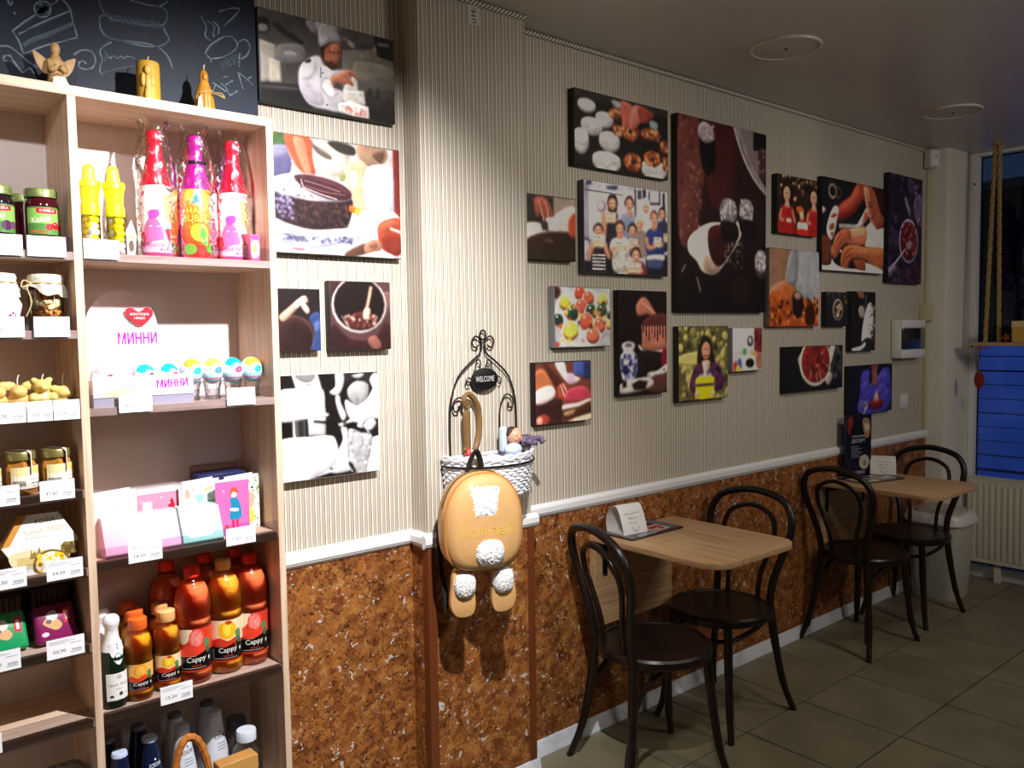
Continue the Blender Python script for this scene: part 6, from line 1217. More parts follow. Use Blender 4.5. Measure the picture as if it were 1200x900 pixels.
# 8 group of children with certificates
a = Art(0.48, 0.341, '#a9a7b4')
a.P('#a9a7b4', [(-1.3, -0.4), (101.8, -13.7), (103.3, 101.9), (-1.3, 103.5)]); a.P('#b9b6c2', [(3.9, 11.7), (60.7, 5.4), (61.1, 60.7), (3.9, 64.0)]); a.P('#8d8a98', [(-1.3, 1.9), (5.2, 1.1), (5.2, 63.9), (-1.3, 64.2)]); a.P('#cfccd2', [(60.6, 0.5), (101.9, -4.7), (102.3, 29.9), (60.9, 33.7)]); a.S('#2a2c44', [(1.9, 2.1), (6.5, -0.2), (9.0, 2.4), (4.5, 4.7)]); a.S('#33364e', [(25.2, 3.5), (37.4, 1.5), (36.2, 5.9), (27.1, 6.3)]); a.P('#3a3a4a', [(0.6, 9.8), (43.9, 10.4), (43.9, 11.6), (0.6, 11.1)]); a.P('#23222a', [(58.3, 1.4), (60.1, 1.2), (60.4, 36.2), (58.6, 36.4)]); a.P('#3a3844', [(62.0, 2.2), (67.1, 1.6), (67.2, 12.7), (62.0, 13.3)]); a.P('#1f1d22', [(68.4, 0.8), (72.3, 0.3), (72.4, 15.3), (68.5, 15.7)]); a.P('#2a272c', [(75.5, 1.8), (91.0, -0.1), (91.2, 16.4), (75.7, 18.0)]); a.P('#e0dcd8', [(77.7, 2.2), (89.0, 0.8), (89.2, 14.0), (77.8, 15.3)]); a.P('#1c1a20', [(93.6, 1.5), (96.8, 1.0), (97.3, 40.6), (94.0, 40.9)]); a.S('#8f6a70', [(24.3, 25.5), (23.4, 29.8), (20.8, 32.6), (17.6, 32.9), (15.0, 30.5), (14.0, 26.5), (15.0, 22.3), (17.5, 19.5), (20.7, 19.1), (23.3, 21.5)]); a.S('#bcb8c2', [(22.7, 25.7), (22.0, 28.8), (20.3, 30.9), (18.1, 31.0), (16.3, 29.3), (15.7, 26.3), (16.3, 23.2), (18.1, 21.2), (20.2, 21.0), (22.0, 22.7)]); a.P('#17161c', [(-1.3, 87.3), (10.4, 87.0), (10.5, 102.2), (-1.3, 102.3)]); a.L('#1d1c26', 1.4, [(-0.7, 63.6), (5.2, 65.0), (6.5, 73.1), (2.6, 82.6)]); a.P('#15141a', [(23.4, 70.0), (37.8, 69.3), (37.9, 101.7), (23.5, 101.9)]); a.P('#1a1820', [(71.7, 76.3), (102.9, 74.9), (103.3, 100.6), (71.9, 101.1)]); a.S('#6f7a94', [(42.1, 35.3), (47.9, 31.2), (57.0, 30.4), (60.9, 34.9), (61.1, 60.7), (42.9, 61.8)]); a.S('#c47e62', [(48.6, 28.7), (55.7, 28.0), (53.8, 34.9), (51.2, 35.8)]); a.S('#2a1a18', [(46.7, 22.4), (46.9, 15.5), (50.6, 10.4), (54.6, 10.6), (57.3, 15.8), (57.1, 21.3)]); a.S('#c47e62', [(56.4, 20.0), (55.6, 24.1), (53.4, 26.8), (50.7, 27.1), (48.5, 24.8), (47.6, 20.9), (48.4, 16.8), (50.6, 14.1), (53.3, 13.8), (55.5, 16.1)]); a.S('#d89a7e', [(50.7, 17.2), (54.6, 16.8), (54.7, 22.9), (51.2, 24.0)]); a.L('#4a2a20', 0.6, [(49.6, 19.7), (51.3, 19.5)]); a.L('#4a2a20', 0.6, [(52.9, 19.4), (54.6, 19.2)]); a.L('#8a3a34', 0.7, [(50.5, 24.0), (52.0, 24.4), (53.6, 23.7)]); a.S('#d6d3c4', [(65.5, 34.5), (69.3, 29.9), (77.7, 29.7), (81.0, 34.4), (80.5, 49.5), (65.6, 50.6)]); a.S('#d8d5cc', [(67.8, 23.3), (68.0, 16.4), (71.2, 11.2), (74.7, 11.5), (77.1, 16.8), (76.9, 22.4)]); a.S('#c47e62', [(76.3, 21.1), (75.6, 25.3), (73.7, 28.0), (71.3, 28.2), (69.4, 25.9), (68.6, 21.9), (69.3, 17.7), (71.2, 15.0), (73.6, 14.7), (75.6, 17.0)]); a.S('#d89a7e', [(71.3, 18.1), (74.8, 17.7), (74.8, 24.0), (71.7, 25.0)]); a.S('#e6e3dc', [(68.2, 19.8), (68.5, 14.2), (72.4, 10.3), (76.6, 13.3), (76.9, 18.9), (72.4, 17.3)]); a.L('#4a2a20', 0.6, [(70.3, 20.7), (71.9, 20.5)]); a.L('#4a2a20', 0.6, [(73.2, 20.4), (74.8, 20.2)]); a.L('#8a3a34', 0.7, [(71.1, 25.1), (72.5, 25.4), (73.8, 24.8)]); a.S('#26242c', [(22.7, 44.0), (26.6, 33.1), (37.6, 32.1), (37.6, 45.3), (37.8, 71.7), (22.8, 72.4)]); a.S('#c47e62', [(19.4, 36.0), (24.0, 32.1), (25.3, 46.2), (23.4, 62.9), (19.5, 60.8)]); a.S('#241614', [(26.9, 18.8), (28.4, 12.7), (36.2, 11.8), (37.3, 22.5), (36.3, 31.0), (27.9, 31.8)]); a.S('#241614', [(26.5, 24.3), (26.7, 17.6), (30.7, 12.6), (34.8, 12.8), (37.7, 17.9), (37.5, 23.3)]); a.S('#c47e62', [(36.7, 22.0), (35.9, 26.0), (33.6, 28.7), (30.7, 28.9), (28.3, 26.7), (27.4, 22.9), (28.3, 18.9), (30.6, 16.2), (33.5, 15.9), (35.8, 18.1)]); a.S('#d89a7e', [(30.7, 19.2), (34.9, 18.8), (34.9, 24.8), (31.2, 25.9)]); a.L('#4a2a20', 0.6, [(29.5, 21.7), (31.4, 21.5)]); a.L('#4a2a20', 0.6, [(33.0, 21.3), (34.9, 21.2)]); a.L('#8a3a34', 0.7, [(30.5, 25.9), (32.1, 26.2), (33.7, 25.6)]); a.P('#e2c2a4', [(24.2, 32.3), (36.3, 31.7), (35.9, 43.6), (23.9, 44.1)]); a.L('#b06a4a', 0.5, [(25.8, 38.3), (34.8, 37.8)]); a.L('#c08a6a', 0.5, [(25.8, 40.2), (33.7, 39.8)]); a.S('#8a4a30', [(27.5, 34.2), (27.3, 34.7), (26.9, 35.0), (26.3, 35.1), (25.8, 34.8), (25.7, 34.3), (25.8, 33.8), (26.3, 33.5), (26.8, 33.4), (27.3, 33.7)]); a.S('#5a3a50', [(31.2, 33.8), (31.0, 34.4), (30.5, 34.7), (30.0, 34.7), (29.5, 34.5), (29.4, 34.0), (29.5, 33.5), (30.0, 33.2), (30.5, 33.1), (31.0, 33.4)]); a.S('#c47e62', [(25.3, 40.9), (25.0, 42.4), (24.2, 43.4), (23.3, 43.5), (22.5, 42.6), (22.2, 41.1), (22.5, 39.6), (23.3, 38.5), (24.2, 38.5), (25.0, 39.4)]); a.S('#c47e62', [(38.4, 39.8), (38.1, 41.4), (37.3, 42.4), (36.4, 42.5), (35.6, 41.6), (35.3, 40.1), (35.6, 38.5), (36.3, 37.5), (37.3, 37.4), (38.1, 38.3)]); a.S('#2a2c3a', [(86.3, 41.5), (89.4, 35.6), (98.5, 34.8), (100.6, 42.9), (100.9, 68.5), (87.2, 69.3)]); a.S('#1d1614', [(88.6, 28.9), (88.8, 22.8), (91.8, 18.2), (95.0, 18.5), (97.3, 23.1), (97.2, 28.0)]); a.S('#c47e62', [(96.6, 26.9), (95.9, 30.5), (94.2, 32.9), (91.9, 33.1), (90.1, 31.1), (89.4, 27.6), (90.0, 23.9), (91.8, 21.5), (94.0, 21.3), (95.9, 23.3)]); a.S('#d89a7e', [(91.8, 24.3), (95.1, 24.0), (95.2, 29.5), (92.3, 30.3)]); a.L('#4a2a20', 0.6, [(91.0, 26.5), (92.4, 26.4)]); a.L('#4a2a20', 0.6, [(93.7, 26.2), (95.1, 26.1)]); a.L('#8a3a34', 0.7, [(91.7, 30.4), (93.0, 30.7), (94.3, 30.2)]); a.P('#e2c2a4', [(94.8, 49.5), (100.5, 49.6), (100.3, 59.6), (94.5, 59.4)]); a.L('#b06a4a', 0.5, [(96.4, 54.6), (99.0, 54.7)]); a.L('#c08a6a', 0.5, [(96.4, 56.6), (98.0, 56.8)]); a.S('#8a4a30', [(98.1, 51.5), (97.9, 52.1), (97.5, 52.4), (96.9, 52.5), (96.4, 52.2), (96.3, 51.7), (96.4, 51.1), (96.9, 50.8), (97.4, 50.7), (97.9, 51.0)]); a.S('#5a3a50', [(98.6, 51.5), (98.4, 52.1), (98.0, 52.4), (97.4, 52.4), (97.0, 52.2), (96.8, 51.6), (96.9, 51.1), (97.4, 50.7), (98.0, 50.7), (98.4, 51.0)]); a.S('#c47e62', [(95.9, 56.0), (95.6, 57.7), (94.9, 58.8), (93.9, 58.8), (93.1, 57.9), (92.8, 56.3), (93.1, 54.6), (93.8, 53.5), (94.8, 53.4), (95.6, 54.4)]); a.S('#c47e62', [(102.7, 55.6), (102.4, 57.3), (101.6, 58.3), (100.7, 58.4), (99.9, 57.4), (99.6, 55.8), (99.8, 54.1), (100.6, 53.0), (101.6, 53.0), (102.4, 53.9)]); a.S('#8a7468', [(59.7, 51.0), (63.6, 47.0), (69.5, 47.8), (71.5, 55.1), (71.0, 77.5), (62.6, 77.9)]); a.S('#c9b49a', [(59.3, 43.1), (59.5, 36.7), (63.2, 31.9), (67.2, 32.2), (69.9, 37.1), (69.7, 42.3)]); a.S('#c47e62', [(69.0, 41.0), (68.2, 44.9), (66.0, 47.4), (63.3, 47.6), (61.1, 45.4), (60.2, 41.8), (61.0, 37.9), (63.2, 35.4), (65.9, 35.2), (68.1, 37.3)]); a.S('#d89a7e', [(63.3, 38.3), (67.2, 38.0), (67.3, 43.8), (63.7, 44.7)]); a.S('#cbb79c', [(59.7, 39.9), (60.1, 34.7), (64.5, 31.1), (69.4, 33.9), (69.7, 39.1), (64.6, 37.6)]); a.L('#4a2a20', 0.6, [(62.2, 40.6), (63.9, 40.5)]); a.L('#4a2a20', 0.6, [(65.5, 40.4), (67.2, 40.2)]); a.L('#8a3a34', 0.7, [(63.1, 44.7), (64.6, 45.1), (66.2, 44.5)]); a.S('#27305e', [(71.5, 56.4), (75.3, 46.8), (81.8, 44.4), (91.5, 45.5), (94.2, 53.6), (93.8, 77.2), (74.3, 77.4)]); a.S('#c47e62', [(71.5, 56.4), (75.4, 57.4), (76.8, 64.8), (84.6, 65.6), (82.0, 69.5), (74.2, 69.9)]); a.S('#c47e62', [(79.8, 39.5), (85.6, 39.1), (85.0, 46.0), (80.5, 47.0)]); a.S('#5a3a28', [(77.9, 35.1), (78.0, 28.2), (81.4, 23.0), (85.0, 23.3), (87.4, 28.7), (87.3, 34.2)]); a.S('#c47e62', [(86.7, 32.9), (86.0, 37.0), (84.0, 39.7), (81.5, 39.9), (79.5, 37.6), (78.7, 33.6), (79.4, 29.5), (81.4, 26.8), (83.8, 26.6), (85.9, 28.9)]); a.S('#d89a7e', [(81.4, 29.9), (85.0, 29.6), (85.1, 35.8), (81.9, 36.8)]); a.L('#4a2a20', 0.6, [(80.5, 32.4), (82.1, 32.3)]); a.L('#4a2a20', 0.6, [(83.5, 32.1), (85.1, 32.0)]); a.L('#8a3a34', 0.7, [(81.3, 36.8), (82.7, 37.2), (84.1, 36.6)]); a.P('#e2c2a4', [(82.5, 55.0), (92.5, 54.9), (92.3, 66.2), (82.3, 66.3)]); a.L('#b06a4a', 0.5, [(84.1, 60.8), (91.0, 60.6)]); a.L('#c08a6a', 0.5, [(84.2, 62.8), (90.0, 62.7)]); a.S('#8a4a30', [(85.8, 57.1), (85.6, 57.6), (85.2, 58.0), (84.6, 58.0), (84.2, 57.7), (84.0, 57.2), (84.1, 56.7), (84.6, 56.3), (85.2, 56.3), (85.6, 56.6)]); a.S('#5a3a50', [(88.5, 56.9), (88.3, 57.4), (87.8, 57.8), (87.3, 57.8), (86.8, 57.5), (86.6, 57.0), (86.8, 56.5), (87.3, 56.2), (87.8, 56.1), (88.3, 56.4)]); a.S('#c47e62', [(83.6, 62.9), (83.4, 64.5), (82.6, 65.6), (81.6, 65.6), (80.8, 64.7), (80.5, 63.1), (80.8, 61.4), (81.6, 60.4), (82.5, 60.3), (83.3, 61.3)]); a.S('#c47e62', [(94.7, 62.2), (94.4, 63.9), (93.7, 65.0), (92.7, 65.0), (91.9, 64.1), (91.6, 62.4), (91.9, 60.8), (92.6, 59.7), (93.6, 59.6), (94.4, 60.6)]); a.S('#d2cec8', [(74.3, 77.4), (93.8, 75.3), (94.5, 81.6), (75.0, 83.0)]); a.S('#3a4468', [(75.6, 82.3), (91.9, 81.1), (92.7, 90.6), (75.7, 91.7)]); a.S('#6a6468', [(50.1, 61.4), (53.3, 57.5), (61.1, 57.1), (63.7, 61.8), (63.9, 77.8), (50.8, 78.4)]); a.S('#17110f', [(50.3, 51.9), (50.5, 45.8), (54.1, 41.3), (58.0, 41.6), (60.6, 46.3), (60.4, 51.2)]); a.S('#c47e62', [(59.7, 50.0), (58.9, 53.7), (56.8, 56.0), (54.2, 56.2), (52.0, 54.1), (51.2, 50.6), (52.0, 47.0), (54.1, 44.6), (56.7, 44.4), (58.9, 46.5)]); a.S('#d89a7e', [(54.2, 47.4), (58.0, 47.1), (58.0, 52.6), (54.6, 53.4)]); a.L('#4a2a20', 0.6, [(53.1, 49.6), (54.8, 49.4)]); a.L('#4a2a20', 0.6, [(56.3, 49.3), (58.0, 49.2)]); a.L('#8a3a34', 0.7, [(54.0, 53.5), (55.5, 53.8), (57.0, 53.3)]); a.P('#e2c2a4', [(51.4, 60.1), (62.4, 59.9), (62.1, 70.5), (51.0, 70.6)]); a.L('#b06a4a', 0.5, [(53.0, 65.5), (60.9, 65.3)]); a.L('#c08a6a', 0.5, [(53.0, 67.4), (59.9, 67.3)]); a.S('#8a4a30', [(54.6, 62.1), (54.5, 62.6), (54.0, 63.0), (53.4, 63.0), (53.0, 62.7), (52.8, 62.2), (53.0, 61.7), (53.4, 61.4), (54.0, 61.3), (54.5, 61.6)]); a.S('#5a3a50', [(57.8, 61.9), (57.6, 62.4), (57.2, 62.8), (56.6, 62.8), (56.2, 62.5), (56.0, 62.0), (56.2, 61.5), (56.6, 61.2), (57.2, 61.1), (57.6, 61.4)]); a.S('#c47e62', [(52.5, 67.3), (52.2, 68.9), (51.4, 70.0), (50.4, 70.0), (49.6, 69.1), (49.3, 67.5), (49.6, 65.9), (50.4, 64.9), (51.4, 64.9), (52.1, 65.8)]); a.S('#c47e62', [(64.6, 66.7), (64.3, 68.3), (63.5, 69.3), (62.5, 69.4), (61.7, 68.5), (61.4, 66.9), (61.7, 65.3), (62.5, 64.2), (63.5, 64.2), (64.2, 65.1)]); a.S('#cfc6b2', [(28.7, 72.1), (30.6, 63.1), (37.7, 59.1), (46.8, 58.6), (50.7, 62.6), (52.1, 71.0), (49.5, 76.0), (32.6, 76.7)]); a.S('#c47e62', [(28.9, 72.1), (32.8, 71.9), (35.8, 77.8), (31.9, 79.1)]); a.S('#aaa49a', [(33.2, 76.1), (49.5, 74.8), (49.9, 96.7), (32.9, 97.0)]); a.D(['#86807a', '#c4beb4'], 40, 33.6, 76.7, 49.1, 96.1, 1.4, 4); a.S('#c47e62', [(37.7, 54.9), (43.5, 54.5), (43.6, 60.0), (37.7, 60.3)]); a.S('#2a1c18', [(34.9, 51.4), (35.1, 44.7), (39.1, 39.7), (43.3, 40.0), (46.1, 45.2), (45.9, 50.6)]); a.S('#c47e62', [(45.2, 49.3), (44.3, 53.4), (42.0, 56.0), (39.1, 56.2), (36.8, 53.9), (35.8, 50.0), (36.7, 46.0), (39.0, 43.4), (41.9, 43.1), (44.3, 45.4)]); a.S('#d89a7e', [(39.1, 46.4), (43.3, 46.1), (43.3, 52.2), (39.6, 53.1)]); a.L('#4a2a20', 0.6, [(37.9, 48.8), (39.8, 48.7)]); a.L('#4a2a20', 0.6, [(41.4, 48.6), (43.3, 48.5)]); a.L('#8a3a34', 0.7, [(38.9, 53.1), (40.5, 53.5), (42.2, 52.9)]); a.P('#e2c2a4', [(34.5, 63.7), (46.2, 63.6), (45.9, 74.7), (34.1, 74.7)]); a.L('#b06a4a', 0.5, [(36.1, 69.4), (44.7, 69.2)]); a.L('#c08a6a', 0.5, [(36.1, 71.3), (43.6, 71.2)]); a.S('#8a4a30', [(37.7, 65.7), (37.6, 66.2), (37.1, 66.5), (36.6, 66.6), (36.1, 66.3), (35.9, 65.8), (36.1, 65.3), (36.5, 65.0), (37.1, 64.9), (37.6, 65.2)]); a.S('#5a3a50', [(41.3, 65.5), (41.1, 66.0), (40.6, 66.4), (40.1, 66.4), (39.6, 66.1), (39.4, 65.6), (39.6, 65.1), (40.1, 64.8), (40.6, 64.7), (41.1, 65.0)]); a.S('#c47e62', [(35.6, 71.6), (35.3, 73.1), (34.5, 74.1), (33.5, 74.2), (32.7, 73.2), (32.4, 71.7), (32.7, 70.2), (33.5, 69.2), (34.5, 69.1), (35.2, 70.0)]); a.S('#c47e62', [(48.3, 71.0), (48.0, 72.5), (47.2, 73.6), (46.3, 73.6), (45.5, 72.7), (45.2, 71.1), (45.5, 69.5), (46.3, 68.5), (47.2, 68.5), (48.0, 69.4)]); a.S('#2a2024', [(7.8, 70.7), (11.7, 63.5), (20.8, 63.0), (24.1, 72.3), (24.2, 99.6), (8.1, 99.9)]); a.P('#cfcac2', [(8.6, 80.0), (23.5, 79.5), (23.5, 81.1), (8.6, 81.7)]); a.P('#cfcac2', [(8.6, 83.8), (23.5, 83.3), (23.5, 84.9), (8.6, 85.4)]); a.P('#cfcac2', [(8.6, 87.5), (23.5, 87.0), (23.5, 88.7), (8.6, 89.1)]); a.P('#cfcac2', [(8.6, 91.2), (23.5, 90.8), (23.5, 92.5), (8.6, 92.9)]); a.P('#cfcac2', [(8.6, 95.2), (23.5, 94.8), (23.5, 96.5), (8.6, 96.8)]); a.S('#c47e62', [(2.6, 82.6), (6.5, 68.5), (10.4, 64.8), (11.7, 69.4), (7.8, 82.4), (3.9, 86.0)]); a.S('#c47e62', [(22.1, 63.0), (25.4, 69.9), (30.0, 81.6), (27.4, 84.7), (22.8, 77.1)]); a.S('#1d1412', [(10.3, 54.8), (10.5, 49.4), (14.3, 45.3), (18.2, 45.6), (20.9, 49.8), (20.7, 54.1)]); a.S('#c47e62', [(20.0, 53.1), (19.2, 56.3), (17.0, 58.4), (14.2, 58.6), (12.0, 56.7), (11.2, 53.6), (12.0, 50.4), (14.2, 48.3), (16.9, 48.1), (19.2, 49.9)]); a.S('#d89a7e', [(14.3, 50.7), (18.2, 50.5), (18.2, 55.3), (14.7, 56.1)]); a.L('#4a2a20', 0.6, [(13.2, 52.7), (14.9, 52.6)]); a.L('#4a2a20', 0.6, [(16.5, 52.5), (18.2, 52.4)]); a.L('#8a3a34', 0.7, [(14.1, 56.1), (15.6, 56.4), (17.1, 56.0)]); a.P('#e2c2a4', [(9.8, 59.0), (23.4, 58.6), (23.1, 72.4), (9.4, 72.5)]); a.L('#b06a4a', 0.5, [(11.3, 65.9), (21.9, 65.6)]); a.L('#c08a6a', 0.5, [(11.3, 67.8), (20.8, 67.5)]); a.S('#8a4a30', [(13.0, 60.9), (12.8, 61.4), (12.4, 61.7), (11.8, 61.7), (11.4, 61.5), (11.2, 61.0), (11.4, 60.5), (11.8, 60.2), (12.4, 60.1), (12.8, 60.4)]); a.S('#5a3a50', [(17.5, 60.6), (17.3, 61.1), (16.9, 61.5), (16.3, 61.5), (15.8, 61.2), (15.7, 60.7), (15.8, 60.2), (16.3, 59.9), (16.9, 59.9), (17.3, 60.2)]); a.S('#c47e62', [(10.8, 69.4), (10.5, 71.0), (9.7, 71.9), (8.8, 72.0), (8.0, 71.1), (7.7, 69.6), (8.0, 68.1), (8.8, 67.1), (9.7, 67.0), (10.5, 67.9)]); a.S('#c47e62', [(25.5, 68.7), (25.2, 70.3), (24.4, 71.2), (23.5, 71.3), (22.7, 70.4), (22.4, 68.9), (22.7, 67.3), (23.5, 66.3), (24.4, 66.3), (25.2, 67.2)]); a.S('#5a2a28', [(50.9, 90.6), (53.5, 85.6), (66.5, 84.5), (71.8, 90.0), (71.9, 101.1), (51.0, 101.5)]); a.S('#2a1814', [(54.2, 79.9), (54.4, 73.0), (58.3, 68.0), (62.4, 68.5), (65.1, 73.9), (65.0, 79.4)]); a.S('#c47e62', [(64.3, 78.1), (63.4, 82.2), (61.2, 84.8), (58.3, 84.9), (56.0, 82.4), (55.1, 78.5), (56.0, 74.4), (58.2, 71.8), (61.1, 71.7), (63.4, 74.1)]); a.S('#d89a7e', [(58.3, 74.9), (62.4, 74.7), (62.5, 80.9), (58.8, 81.7)]); a.L('#4a2a20', 0.6, [(57.2, 77.3), (59.0, 77.3)]); a.L('#4a2a20', 0.6, [(60.6, 77.2), (62.4, 77.1)]); a.L('#8a3a34', 0.7, [(58.1, 81.8), (59.7, 82.2), (61.3, 81.6)]); a.P('#e2c2a4', [(49.8, 86.3), (66.5, 86.3), (66.3, 98.8), (49.5, 98.6)]); a.L('#b06a4a', 0.5, [(51.5, 92.7), (65.0, 92.6)]); a.L('#c08a6a', 0.5, [(51.5, 94.6), (64.0, 94.6)]); a.S('#8a4a30', [(53.1, 88.4), (53.0, 88.9), (52.5, 89.2), (51.9, 89.3), (51.5, 89.0), (51.3, 88.5), (51.5, 88.0), (51.9, 87.6), (52.5, 87.6), (52.9, 87.9)]); a.S('#5a3a50', [(59.1, 88.2), (59.0, 88.7), (58.5, 89.1), (57.9, 89.1), (57.5, 88.8), (57.3, 88.3), (57.5, 87.8), (57.9, 87.5), (58.5, 87.4), (58.9, 87.7)]); a.S('#c47e62', [(50.9, 95.4), (50.7, 97.0), (49.9, 98.0), (48.9, 98.0), (48.1, 97.1), (47.8, 95.5), (48.1, 93.9), (48.9, 92.9), (49.9, 92.9), (50.6, 93.9)]); a.S('#c47e62', [(68.7, 95.0), (68.4, 96.6), (67.7, 97.6), (66.7, 97.6), (65.9, 96.7), (65.6, 95.1), (65.9, 93.5), (66.6, 92.5), (67.6, 92.4), (68.4, 93.4)])
canvas(2.192, 2.673, 1.773, 2.114, 'canvas group photo of children in a kitchen holding up certificates', a, '#57555c', G)
# 9 decorated cupcakes
a = Art(0.294, 0.223, '#9fa0a2'); a.E('#b4b4b4', 50, 52, 52, 50); a.E('#c6c6c6', 50, 50, 48, 46); a.S('#3a1c18', [(0, 0), (10, 4), (8, 16), (0, 20)]); a.S('#8a3a30', [(0, 90), (8, 94), (4, 100), (0, 100)])
for x, y, r, c_ in ((17, 26, 8, '#e0b23a'), (44, 9, 8, '#d2492e'), (60, 17, 8, '#d9573a'), (85, 20, 8, '#e2bb52'), (46, 32, 9, '#d8503a'), (30, 43, 9, '#1c3a2c'), (65, 40, 9, '#1d3d2e'), (84, 38, 8, '#22402f'), (6, 54, 7, '#1d3628'), (55, 56, 10, '#d8503a'), (80, 63, 9, '#dc5a44'), (27, 72, 11, '#e4c044'), (67, 80, 10, '#e0624a'), (98, 63, 5, '#e4c044'), (98, 46, 4, '#1c3a2c')):
    r *= 1.28; a.E('#ece6de', x, y+3, r*1.15, r*1.25); a.E('#4a2a1c', x, y+3, r*0.95, r); a.E(c_, x, y-1, r*0.92, r*1.0); a.E('#f2e6d8', x-r*0.25, y-r*0.5, r*0.16, r*0.18)
a.D(['#c9462c', '#e0823a', '#202a22', '#e2b23c'], 44, 6, 24, 96, 92, 2.6, 12)
canvas(2.038, 2.332, 1.497, 1.720, 'canvas of bright red yellow and green decorated cupcakes', a, '#8d8d8d', G)
# 10 drip cake and vase
a = Art(0.289, 0.411, '#150e0e'); a.S('#a5624e', [(34, 14), (46, 6), (58, 8), (74, 20), (78, 24), (66, 24), (58, 22), (42, 24), (36, 22)]); a.LL('#d09a84', 2, [[(44, 10), (60, 16), (74, 22)]]); a.S('#4a2420', [(46, 32), (60, 24), (100, 22), (100, 36), (46, 36)]); a.R('#9a5f4c', 46, 34, 100, 56); a.S('#8a523f', [(44, 52), (100, 54), (100, 58), (60, 58)])
for k in range(9): a.R('#2a1210', 48+k*6, 32, 50.4+k*6, 40+(k*37 % 11))
a.S('#d9d2d0', [(40, 52), (54, 58), (100, 58), (100, 60), (56, 61), (40, 55)]); a.S('#1d1112', [(40, 58), (100, 62), (100, 74), (40, 80)]); a.S('#6a1620', [(90, 58), (100, 56), (100, 74), (88, 74)]); a.S('#cfc9c4', [(58, 80), (80, 78), (100, 72), (100, 80), (78, 86), (62, 86)]); a.D('#3a2420', 14, 60, 76, 100, 86, 2, 5); a.S('#4a2a24', [(56, 86), (100, 82), (100, 98), (60, 98)])
a.S('#b9b6c0', [(4, 52), (12, 49), (24, 49), (32, 52), (28, 58), (34, 62), (36, 74), (28, 86), (8, 86), (2, 74), (2, 62), (8, 58)]); a.E('#5a4a44', 18, 52, 8, 2); a.D(['#2a2c5a', '#3a3d70', '#23244a'], 50, 4, 62, 34, 84, 2.4, 4); a.E('#191a3a', 12, 76, 6, 5)
a.S('#b6aca8', [(0, 90), (20, 86), (60, 84), (70, 92), (40, 97), (0, 98)]); a.P('#23140f', [(24, 90), (40, 86), (58, 88), (52, 96), (30, 96)]); a.P('#1d110c', [(4, 86), (14, 86), (14, 92), (6, 93)])
canvas(2.379, 2.668, 1.302, 1.713, 'upright canvas of a drip cake behind a blue and white vase', a, '#0f0a0a', G)
# 11 red cake
a = Art(0.281, 0.223, '#5a3026'); a.R('#2a1614', 0, 60, 46, 100); a.S('#9a5636', [(0, 14), (16, 12), (30, 34), (24, 44), (0, 46)]); a.S('#d9c2b8', [(0, 46), (26, 38), (34, 52), (20, 64), (0, 66)]); a.S('#3a1c14', [(12, 2), (26, 8), (48, 34), (60, 62), (50, 62), (36, 44)]); a.S('#e2cabf', [(34, 2), (50, 0), (56, 20), (66, 22), (80, 30), (66, 36), (52, 30)]); a.R('#3a4a86', 68, 0, 100, 24); a.R('#20284a', 86, 0, 100, 30); a.S('#b98ba0', [(54, 22), (66, 20), (70, 34), (58, 36)]); a.S('#8a3a2c', [(38, 40), (52, 36), (60, 56), (54, 62), (42, 60)]); a.LL('#e2a898', 1.6, [[(48, 36), (54, 48), (58, 58)], [(44, 38), (48, 50), (52, 60)]])
a.S('#a03444', [(50, 60), (60, 46), (84, 42), (98, 52), (98, 64), (74, 68), (54, 66)]); a.S('#d9c0b4', [(48, 72), (74, 70), (98, 64), (98, 70), (76, 77), (50, 80)]); a.S('#3a2014', [(48, 80), (76, 77), (98, 70), (98, 92), (52, 98)]); a.S('#8a6a4a', [(50, 84), (70, 80), (66, 88), (52, 90)]); a.S('#c9a088', [(60, 98), (98, 90), (98, 100), (60, 100)]); a.S('#7a2a20', [(0, 90), (14, 84), (24, 92), (20, 100), (0, 100)]); a.E('#cf8a7a', 6, 94, 5, 6)
canvas(1.942, 2.223, 1.224, 1.447, 'canvas of hands lifting a red sponge layer, lowest beside the pier', a, '#2a1512', G)
# 12 large truffles
a = Art(0.644, 0.809, ('#2a1312', '#0f0b0b')); a.S('#5a2f29', [(2, 0), (22, 0), (30, 20), (24, 44), (16, 62), (4, 66), (0, 40)]); a.D(['#6d3a31', '#43211d', '#7d4b41'], 120, 2, 0, 26, 64, 1.4, 3); a.S('#3a1513', [(34, 0), (62, 4), (60, 36), (40, 46), (30, 30)]); a.S('#0e0909', [(24, 8), (38, 8), (40, 24), (30, 28), (24, 20)]); a.S('#97848a', [(22, 4), (28, 1), (36, 3), (39, 9), (30, 12), (22, 9)]); a.D('#c9bcc0', 24, 23, 2, 38, 10, 0.8, 4)
a.S('#7d7273', [(62, 0), (72, 12), (84, 24), (100, 33), (100, 30), (86, 20), (74, 4), (72, 0)]); a.S('#b5abac', [(60, 0), (70, 14), (84, 26), (100, 34), (100, 33), (84, 24), (71, 12), (62, 0)]); a.S('#6f6465', [(72, 0), (86, 20), (96, 26), (100, 12), (98, 4)]); a.R('#120c0c', 84, 0, 100, 10); a.S('#3a2326', [(90, 10), (98, 8), (100, 14), (100, 26), (92, 24)]); a.D('#8a7678', 20, 89, 8, 100, 22, 0.8, 6)
